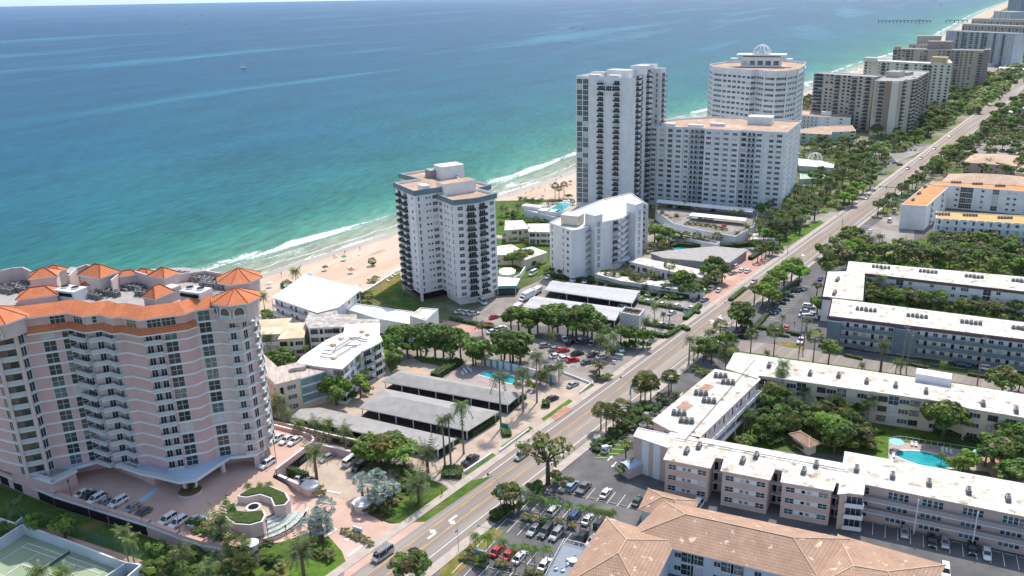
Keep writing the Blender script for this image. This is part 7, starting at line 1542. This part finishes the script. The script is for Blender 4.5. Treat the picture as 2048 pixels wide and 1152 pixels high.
# signs, bins, sheds
def signbox(px,py,d,m1,lab,ang=-25,z=0,name='monument_sign'):
    x,y=G(px,py,z); e=empty(name,(x,y,z),lab,'sign'); mb=MB(); mb.box((x,y,z),(d[0],d[1],d[2]*.35),white,R(ang)); mb.build('base',e); mb=MB(); mb.box((x,y,z+d[2]*.35),(d[0]*.92,d[1]*.7,d[2]*.65),m1,R(ang)); mb.build('panel',e)
signbox(1010,861,(2.2,.6,2.2),M_('green_sign',(.03,.2,.16),(.05,.28,.22),3),'green-faced sign in the clipped hedge'); signbox(716,1068,(2.6,.5,1.8),white,'white sign in the narrow driveway island'); signbox(1210,905,(1.8,1.5,2),white,'white utility cabinet at the roadside lawn',20,name='utility_cabinet'); signbox(1373,625,(2.2,1,1.8),M_('sign_blue_grey',(.25,.33,.42)),'blue-grey sign in the yellow-green hedge'); signbox(1238,717,(3,1.5,1.6),M_('sign_teal_grey',(.3,.42,.42)),'pale teal sign wall at the car exit'); signbox(960,1117,(2.4,.8,2.2),M_('sign_blue_grey',(.25,.33,.42)),'blue-grey sign in the shrub island'); signbox(1228,728,(1.2,.6,1.2),white,'small white sign by the airy tree')
x,y=G(1264,946); e=empty('storage_shed',(x,y,0),'pale storage shed with a rounded blue-white roof','shed'); mb=MB(); mb.box((x,y,0),(5.2,3.6,2.6),pinkpale,R(35)); mb.build('wall',e); mb=MB(); 
for k in range(8):
    t0,t1=math.pi*k/8,math.pi*(k+1)/8; f=lambda t,u:(x+math.cos(R(35))*u-math.sin(R(35))*2*math.cos(t),y+math.sin(R(35))*u+math.cos(R(35))*2*math.cos(t),2.6+1.1*math.sin(t))
    mb.face([f(t0,-2.8),f(t0,2.8),f(t1,2.8),f(t1,-2.8)],can)
mb.build('roof',e)
for i,(px,py) in enumerate(((1304,946),(1311,947.5),(1318,949))):
    x,y=G(px,py); e=empty('bin',(x,y,0),None,'bin','blue bins'); inset_label(e,'blue wheeled bin','by the striped block',(x,y,0)); mb=MB(); mb.prism([(x-.4,y-.35),(x+.4,y-.35),(x+.4,y+.35),(x-.4,y+.35)],.1,1.3,M_('bin_blue',(.02,.06,.4),None,1,.4,.4)); mb.build('body',e); mb=MB(); mb.box((x,y,1.3),(.9,.8,.12),M_('bin_blue',(0,0,1))); mb.build('lid',e)
# gazebo roof under the star
P=GG(pts('1580,868 1600,862 1640,886 1618,894'),3); e=empty('garden_pavilion',(*ctr(P),0),'small red-tiled pavilion roof in the courtyard garden','pavilion'); mb=MB(); hip(mb,P,3,1.3,terra,.2); mb.build('roof',e,uv=True); mb=MB(); mb.prism(inset(P,.6),0,2.8,cream); mb.build('wall',e)
# terrace with furniture beside the tiled wing
dz=3.2; P=GG(pts('1098,1142 1128,1085 1200,1103 1190,1160 1090,1160'),dz); e=empty('roof_terrace',(*ctr(P),0),'grey roof terrace with white railing beside the tiled wing','terrace'); mb=MB(); mb.prism(P,0,dz,white,M_('terrace_grey',(.26,.3,.35),(.23,.27,.31),.5)); mb.build('floor',e); mb=MB()
for a_,c_ in((P[0],P[1]),(P[1],P[2]),(P[0],P[4])):
    L=math.dist(a_,c_); rz=math.atan2(c_[1]-a_[1],c_[0]-a_[0]); mb.box((*lerp(a_,c_,.5),dz+.95),(L,.08,.08),white,rz)
    for i in range(int(L/.3)): q=lerp(a_,c_,i*.3/L); mb.box((*q,dz),(.05,.05,.95),white,rz)
mb.build('railing',e)
wf=M_('white_furniture',(.8,.8,.78),None,1,.5,.3)
def table(px,py,z,r,lab,m=wf,umb=None):
    x,y=G(px,py,z+.7); e=empty('round_table',(x,y,z),lab,'table'); mb=MB(); mb.cyl((x,y,z+.7),r,.06,m,16); mb.build('tabletop',e); mb=MB(); mb.cyl((x,y,z),.08,.7,m,8); mb.build('leg',e); return x,y
def chairm():
    mb=MB(); mb.box((0,0,.4),(.5,.5,.06),wf); mb.box((0,.24,.4),(.5,.05,.5),wf)
    for u in(-.22,.22):
        for v in(-.22,.22): mb.box((u,v,0),(.05,.05,.4),wf)
    return mb.mesh('garden_chair')
CH=chairm()
tx,ty=table(1146,1120,dz,.9,'white round table on the grey roof terrace')
for k in range(5):
    a=k*1.256; o=link('garden_chair',CH,None,(tx+1.4*math.cos(a),ty+1.4*math.sin(a),dz),a-math.pi/2); tag(o,None,'chair','chairs on the roof terrace'); inset_label(o,'white chair','round the terrace table',(tx+1.4*math.cos(a),ty,dz))
for i,(px,py) in enumerate(((1112,1140),(1126,1143))): x,y=G(px,py,dz); o=link('garden_chair',CH,None,(x,y,dz),.4,(1.3,1.3,1)); tag(o,['left white chair by the terrace railing','right white chair by the terrace railing'][i],'chair','chairs on the roof terrace')
# pool furniture
def loungem():
    mb=MB(); mb.box((0,-.2,.3),(.65,1.3,.08),wf); mb.face([(-.33,.45,.36),(.33,.45,.36),(.33,.95,.75),(-.33,.95,.75)],wf); mb.face([(-.33,.45,.3),(-.33,.95,.69),(.33,.95,.69),(.33,.45,.3)],wf)
    for u in(-.28,.28):
        for v in(-.75,.4): mb.box((u,v,0),(.06,.06,.3),wf)
    return mb.mesh('sun_lounger')
LG=loungem()
def loungers(L_,ang,place,n='white sun lounger',grp='sun loungers'):
    for px,py in L_: x,y=G(px,py,.4); o=link('sun_lounger',LG,None,(x,y,.15),R(ang)); tag(o,None,'sun lounger',grp); inset_label(o,n,place,(x,y,0))
loungers([(929,741),(933,745),(937,738),(942,742),(926,748)],20,'on the pool deck by the long carport'); loungers([(1824,888),(1832,889),(1790,905),(1787,911),(1783,917),(1885,900),(1893,902),(1902,905)],-20,'round the kidney pool'); loungers([(1130,402),(1137,401),(1092,414),(1100,410),(1152,409)],10,'beside the beach pool'); loungers([(783,553),(789,549),(776,561)],40,'on the path by the cross-plan tower')
for (px,py,lb) in((1793,884,'pale blue round table at the pool fence corner'),(1962,906,'pale blue round table on the pink terrace')): table(px,py,1.6,1.9,lb,M_('aqua_top',(.3,.6,.66)))
# pool fence
P=GG(pts('1776,922 1778,884 1800,881 1862,891 1925,901 1950,905')); e=empty('pool_fence',(*P[2],0),'thin white fence round the kidney pool','fence'); mb=MB()
for a_,c_ in zip(P,P[1:]):
    L=math.dist(a_,c_); rz=math.atan2(c_[1]-a_[1],c_[0]-a_[0]); mb.box((*lerp(a_,c_,.5),1.3),(L,.06,.06),white,rz); mb.box((*lerp(a_,c_,.5),.1),(L,.06,.06),white,rz)
    for i in range(int(L/1.5)): mb.box((*lerp(a_,c_,i*1.5/L),0),(.08,.08,1.4),white,rz)
mb.build('rail',e)
# green fence of the tennis court
P=GG(pts('30,1034 75,1047 150,1072 250,1108 300,1128')); e=empty('court_fence',(*P[2],0),'green mesh fence behind the tennis court wall','fence')
gm=bpy.data.materials.new('green_mesh'); gm.use_nodes=True; b_=gm.node_tree.nodes['Principled BSDF']; b_.inputs['Base Color'].default_value=(.05,.2,.13,1); b_.inputs['Alpha'].default_value=.4
mb=MB()
for a_,c_ in zip(P,P[1:]): mb.face([(*a_,.2),(*c_,.2),(*c_,3),(*a_,3)],gm)
mb.build('mesh_panel',e); pm=MB(); pm.cyl((0,0,0),.05,3,tealp,6); me=pm.mesh('post')
for a_,c_ in zip(P,P[1:]):
    for t_ in(0,.5): link('post',me,e,(*lerp(a_,c_,t_),0))
# tennis bench
x,y=G(186,1107); e=empty('court_bench',(x,y,0),'green bench at the tennis court wall','bench'); mb=MB(); mb.box((x,y,.42),(1.8,.5,.06),tealp,R(-25)); mb.build('seat',e); mb=MB(); mb.box((x+.1,y+.25,.48),(1.8,.06,.45),tealp,R(-25)); mb.build('backrest',e)
for u in(-.8,.8): mb=MB(); mb.box((x+u*.9,y-u*.42,0),(.08,.45,.42),tealp,R(-25)); mb.build('leg',e)
# ================================================================== people
skin=M_('skin',(.5,.3,.2),None,1,.6,.3)
def figure(pose,top,bot,hair=(.05,.03,.02)):
    """continuous body built from skinned joints: feet, knees, hips, spine, head, arms"""
    me=bpy.data.meshes.new('person'); J={'walk':[(0,0,.95),(0,0,1.2),(0,0,1.45),(0,0,1.56),(0,0,1.7),(.1,.02,.92),(.12,-.14,.5),(.12,.02,.08),(.12,-.14,.04),(-.1,0,.92),(-.12,.05,.5),(-.12,.32,.1),(-.12,.2,.04),(.2,0,1.42),(.26,.12,1.15),(.24,-.06,.95),(-.2,0,1.42),(-.26,-.1,1.15),(-.24,-.2,.92)],
     'play':[(0,0,.9),(0,-.05,1.15),(0,-.1,1.38),(0,-.14,1.48),(0,-.18,1.62),(.12,.02,.88),(.25,-.14,.48),(.3,.05,.08),(.32,-.1,.04),(-.12,0,.88),(-.28,-.05,.48),(-.38,.15,.08),(-.4,0,.04),(.2,-.1,1.35),(.42,-.2,1.15),(.66,-.3,1.2),(-.2,-.08,1.35),(-.36,-.22,1.15),(-.2,-.42,1.1)],
     'lie':[(0,0,.2),(0,.25,.22),(0,.5,.25),(0,.6,.27),(0,.75,.3),(.1,-.03,.18),(.12,-.42,.25),(.12,-.82,.12),(.12,-.85,.2),(-.1,-.03,.18),(-.12,-.42,.18),(-.12,-.85,.1),(-.12,-.88,.18),(.2,.48,.22),(.35,.25,.12),(.3,.02,.1),(-.2,.48,.22),(-.36,.3,.12),(-.3,.05,.1)]}[pose]
    E_=[(0,1),(1,2),(2,3),(3,4),(0,5),(5,6),(6,7),(7,8),(0,9),(9,10),(10,11),(11,12),(2,13),(13,14),(14,15),(2,16),(16,17),(17,18)]
    Rr=[.15,.14,.15,.06,.11,.1,.065,.04,.045,.1,.065,.04,.045,.065,.045,.035,.065,.045,.035]
    mb=MB(); 
    # limbs as joined tapered rings, material by body part
    for a_,b_ in E_:
        m_=top if b_ in(1,2,13,14,16,17) else (bot if b_ in(5,6,9,10) else skin)
        mb.tube([J[a_],tuple((J[a_][k]+J[b_][k])/2 for k in range(3)),J[b_]],[Rr[a_]*.95,(Rr[a_]+Rr[b_])/2,Rr[b_]],m_,7)
    h=J[4]; 
    for k in range(4):
        z0,z1=h[2]-.1+k*.06,h[2]-.04+k*.06; r0=[.05,.09,.105,.09][k]; r1=[.09,.105,.09,.03][k]; mb.tube([(h[0],h[1],z0),(h[0],h[1],z1)],[r0,r1],skin if k<2 else M_('hair_dark',(.04,.025,.015),None,1),8)
    for b_ in(15,18):  # hands with fingers
        p=J[b_]; 
        for f in range(4): mb.tube([(p[0]+(f-1.5)*.018,p[1],p[2]),(p[0]+(f-1.5)*.022,p[1]-.02,p[2]-.07-(.015 if f in(1,2) else 0))],[.011,.008],skin,4)
        mb.tube([(p[0],p[1]-.02,p[2]),(p[0]+.02,p[1]-.06,p[2]-.04)],[.011,.008],skin,4)
    return mb.mesh('person')
cl=lambda n,c:M_('cloth_'+n,c,None,2,.9,.1)
FIG=[figure('walk',cl('red',(.5,.05,.05)),cl('navy',(.03,.04,.1))),figure('walk',cl('white',(.7,.7,.7)),cl('grey',(.2,.2,.2))),figure('walk',cl('blue',(.06,.15,.4)),cl('khaki',(.4,.32,.2))),figure('lie',cl('orange',(.6,.2,.05)),cl('orange2',(.6,.2,.05)))]
def person(mesh,px,py,rz,lab=None,place=None,desc=None,z=.05,grp=None):
    x,y=G(px,py,z); o=link('person',mesh,None,(x,y,z),rz); tag(o,lab,'person',grp)
    if not lab: inset_label(o,desc,place,(x,y,z))
    return o
pl=figure('play',cl('purple',(.3,.15,.4)),cl('white',(.7,.7,.7))); person(pl,177,1115,2.2,'person in a purple top hitting a ball on the tennis court')
person(FIG[0],884,992,1,'person in red walking on the sea-side sidewalk by the date palms'); person(FIG[2],1557,662-8,2,'person in blue standing beside the red parked car') if False else None
person(FIG[2],1589,652,2,'person in blue standing right of the red parked car'); person(FIG[1],1675,420,1,'person in white on the sidewalk near the signal')
random.seed(31); BP=[(502,560),(486,568),(563,552),(600,540),(668,516),(690,508),(720,500),(1018,388),(1024,386),(1030,384),(1036,381),(1042,378),(1066,380),(1078,377),(1090,383),(1100,372),(1052,389),(1112,362),(1122,356),(1062,386)]
for i,(x_,y_) in enumerate(BP): person(FIG[i%3],x_,y_,rv(0,6),None,'on the beach',['bather in red','bather in white','bather in blue'][i%3],z=-.2,grp='people on the beach')
# beach things
def umbrella(px,py,c,desc):
    x,y=G(px,py,1.8); e=empty('beach_umbrella',(x,y,-.1),None,'beach umbrella','beach umbrellas'); inset_label(e,desc,'on the sand',(x,y,1)); mb=MB(); mb.tube([(x,y,-.1),(x,y,2.2)],.04,white,5); mb.build('pole',e); mb=MB(); pyramid(mb,(x,y),1.25,1.75,.55,c,8,mu=c); mb.build('canopy',e)
for a in((540,565,wf,'white umbrella'),(618,549,cl('bluew',(.25,.4,.65)),'blue umbrella'),(567,573,cl('tealb',(.2,.5,.5)),'teal umbrella'),(578,570,wf,'white umbrella'),(588,571,cl('bluew',(0,0,0)),'blue umbrella'),(688,512,cl('greenb',(.15,.4,.25)),'green umbrella'),(702,538,cl('orange',(0,0,0)),'orange umbrella'),(650,532,cl('brownb',(.3,.15,.1)),'brown umbrella'),(1141,362,cl('red',(0,0,0)),'red umbrella'),(1086,391,cl('bluew',(0,0,0)),'blue umbrella'),(1105,366,wf,'white umbrella'),(1040,394,cl('tealb',(0,0,0)),'teal umbrella')): umbrella(*a)
for i,(px,py) in enumerate(((697,536),(703,534),(709,537),(673,513),(718,509),(648,534),(655,533),(537,568))): x,y=G(px,py); o=link('sun_lounger',LG,None,(x,y,-.05),rv(0,3)); tag(o,None,'sun lounger','loungers on the sand'); inset_label(o,'beach lounger','on the sand',(x,y,0))
wallrun('seawall','curving white seawall between lawn and sand','722,585 745,572 770,556 790,543 800,538',1.0,.8,white,0); wallrun('curved_wall','curved white wall below the villas','993,566 1020,560 1040,548 1050,533',2.2,.5,white,0)
# ================================================================== boats and pier
def yacht(px,py,sc,lab,ang=0):
    x,y=G(px,py,-1); e=empty('sailing_boat',(x,y,-1),lab,'sailing boat'); c,s_=math.cos(ang),math.sin(ang); Tt=lambda u,v,z:(x+(u*c-v*s_)*sc,y+(u*s_+v*c)*sc,-1+z*sc)
    mb=MB(); H_=[(-4,0.9),(-2,1.3),(1,1.2),(3,.7),(4.5,.05)]
    for (u,w_),(u2,w2) in zip(H_,H_[1:]):
        mb.face([Tt(u,-w_,1.1),Tt(u2,-w2,1.15),Tt(u2,w2,1.15),Tt(u,w_,1.1)],wf)
        for k in(-1,1): mb.face([Tt(u,k*w_*.5,-.2),Tt(u2,k*w2*.5,-.2),Tt(u2,k*w2,1.15),Tt(u,k*w_,1.1)],wf)
    mb.build('hull',e); mb=MB(); mb.tube([Tt(.5,0,1),Tt(.5,0,12)],.08*sc,greym,5); mb.build('mast',e)
    mb=MB(); mb.face([Tt(.3,0,2),Tt(-3.6,.3,2),Tt(.35,0,11.8)],wf); mb.build('mainsail',e); mb=MB(); mb.face([Tt(.7,0,10.5),Tt(.9,0,1.6),Tt(4.2,.2,1.5)],wf); mb.build('jib',e)
yacht(487,137,1.25,'white sailing boat out on the blue water, nearest of the sails',.4); yacht(371,48,2.2,'small far sailing boat near the top left',.8)
def mboat(px,py,sc,lab,ang=0,wake=12):
    x,y=G(px,py,-1); e=empty('motor_boat',(x,y,-1),lab,'motor boat'); c,s_=math.cos(ang),math.sin(ang); Tt=lambda u,v,z:(x+(u*c-v*s_)*sc,y+(u*s_+v*c)*sc,-1+z*sc); mb=MB(); H_=[(-3,1),(1,1.1),(2.6,.6),(3.6,.05)]
    for (u,w_),(u2,w2) in zip(H_,H_[1:]):
        mb.face([Tt(u,-w_,.9),Tt(u2,-w2,1),Tt(u2,w2,1),Tt(u,w_,.9)],wf)
        for k in(-1,1): mb.face([Tt(u,k*w_*.6,-.1),Tt(u2,k*w2*.6,-.1),Tt(u2,k*w2,1),Tt(u,k*w_,.9)],wf)
    mb.build('hull',e); mb=MB(); q=Tt(-.5,0,.9); mb.box(q,(2*sc,1.5*sc,1.1*sc),wf,ang); mb.build('cabin',e)
    if wake: mb=MB(); mb.face([Tt(-3,-.6,.06),Tt(-3,.6,.06),Tt(-3-wake,1.6,.06),Tt(-3-wake,-1.6,.06)],wf); tag(mb.build('boat_wake'),'white wake behind a boat','water',kind='structure')
mboat(405,30.5,5,'motor boat towing a long white wake at the top left',0.1,10); mboat(1142,56,2.4,'motor boat drawing a pale wake on the open water',.2,16); mboat(1167,58,1.6,'small dark boat right of the wake',0,0); mboat(1137,84,1.2,'tiny boat below the wake on open water',0,0); mboat(1882,11,3,'motor boat with a long wake near the far coast',.3,22)
pier=M_('pier_timber',(.08,.09,.09),None,1,.9,.1)
for (x0,x1,y_,lb) in((1756,1862,45,'outer part of the storm-broken fishing pier'),(1891,1935,44,'shore end of the storm-broken fishing pier')):
    A,B_=G(x0,y_,0),G(x1,y_,0); e=empty('fishing_pier',(*lerp(A,B_,.5),-1),lb,'pier','broken pier'); rz=math.atan2(B_[1]-A[1],B_[0]-A[0]); mb=MB(); mb.box((*lerp(A,B_,.5),5),(math.dist(A,B_),5,1.6),pier,rz); mb.build('deck',e); pm=MB(); pm.box((0,0,-1),(2.2,5,6),pier); me=pm.mesh('pile')
    for i in range(15 if x0<1800 else 6): link('pile',me,e,(*lerp(A,B_,(i+.1)/(14.2 if x0<1800 else 5.2)),0),rz)
    if x0<1800: q=lerp(A,B_,.78); mb=MB(); mb.box((*q,6.6),(14,5,5),white,rz); mb.build('hut',e)
# ================================================================== haze
def haze():
    mb=MB(); x0,x1,y0,y1,z0,z1=-19500,19500,-400,19500,-3,215
    P=[(x0,y0),(x1,y0),(x1,y1),(x0,y1)]; mb.prism(P,z0,z1,white,None,True); m=bpy.data.materials.new('haze_air'); m.use_nodes=True; nt=m.node_tree; nt.nodes.remove(nt.nodes['Principled BSDF']); v=nt.nodes.new('ShaderNodeVolumePrincipled'); v.inputs['Color'].default_value=(.8,.88,1,1); v.inputs['Density'].default_value=HAZE; v.inputs['Anisotropy'].default_value=.2; nt.links.new(v.outputs[0],nt.nodes['Material Output'].inputs['Volume']); mb.mats=[m]; o=mb.build('haze'); tag(o,'thin sea haze over the far coast','haze',kind='stuff')
HAZE=0.00002
haze()
finish_labels()
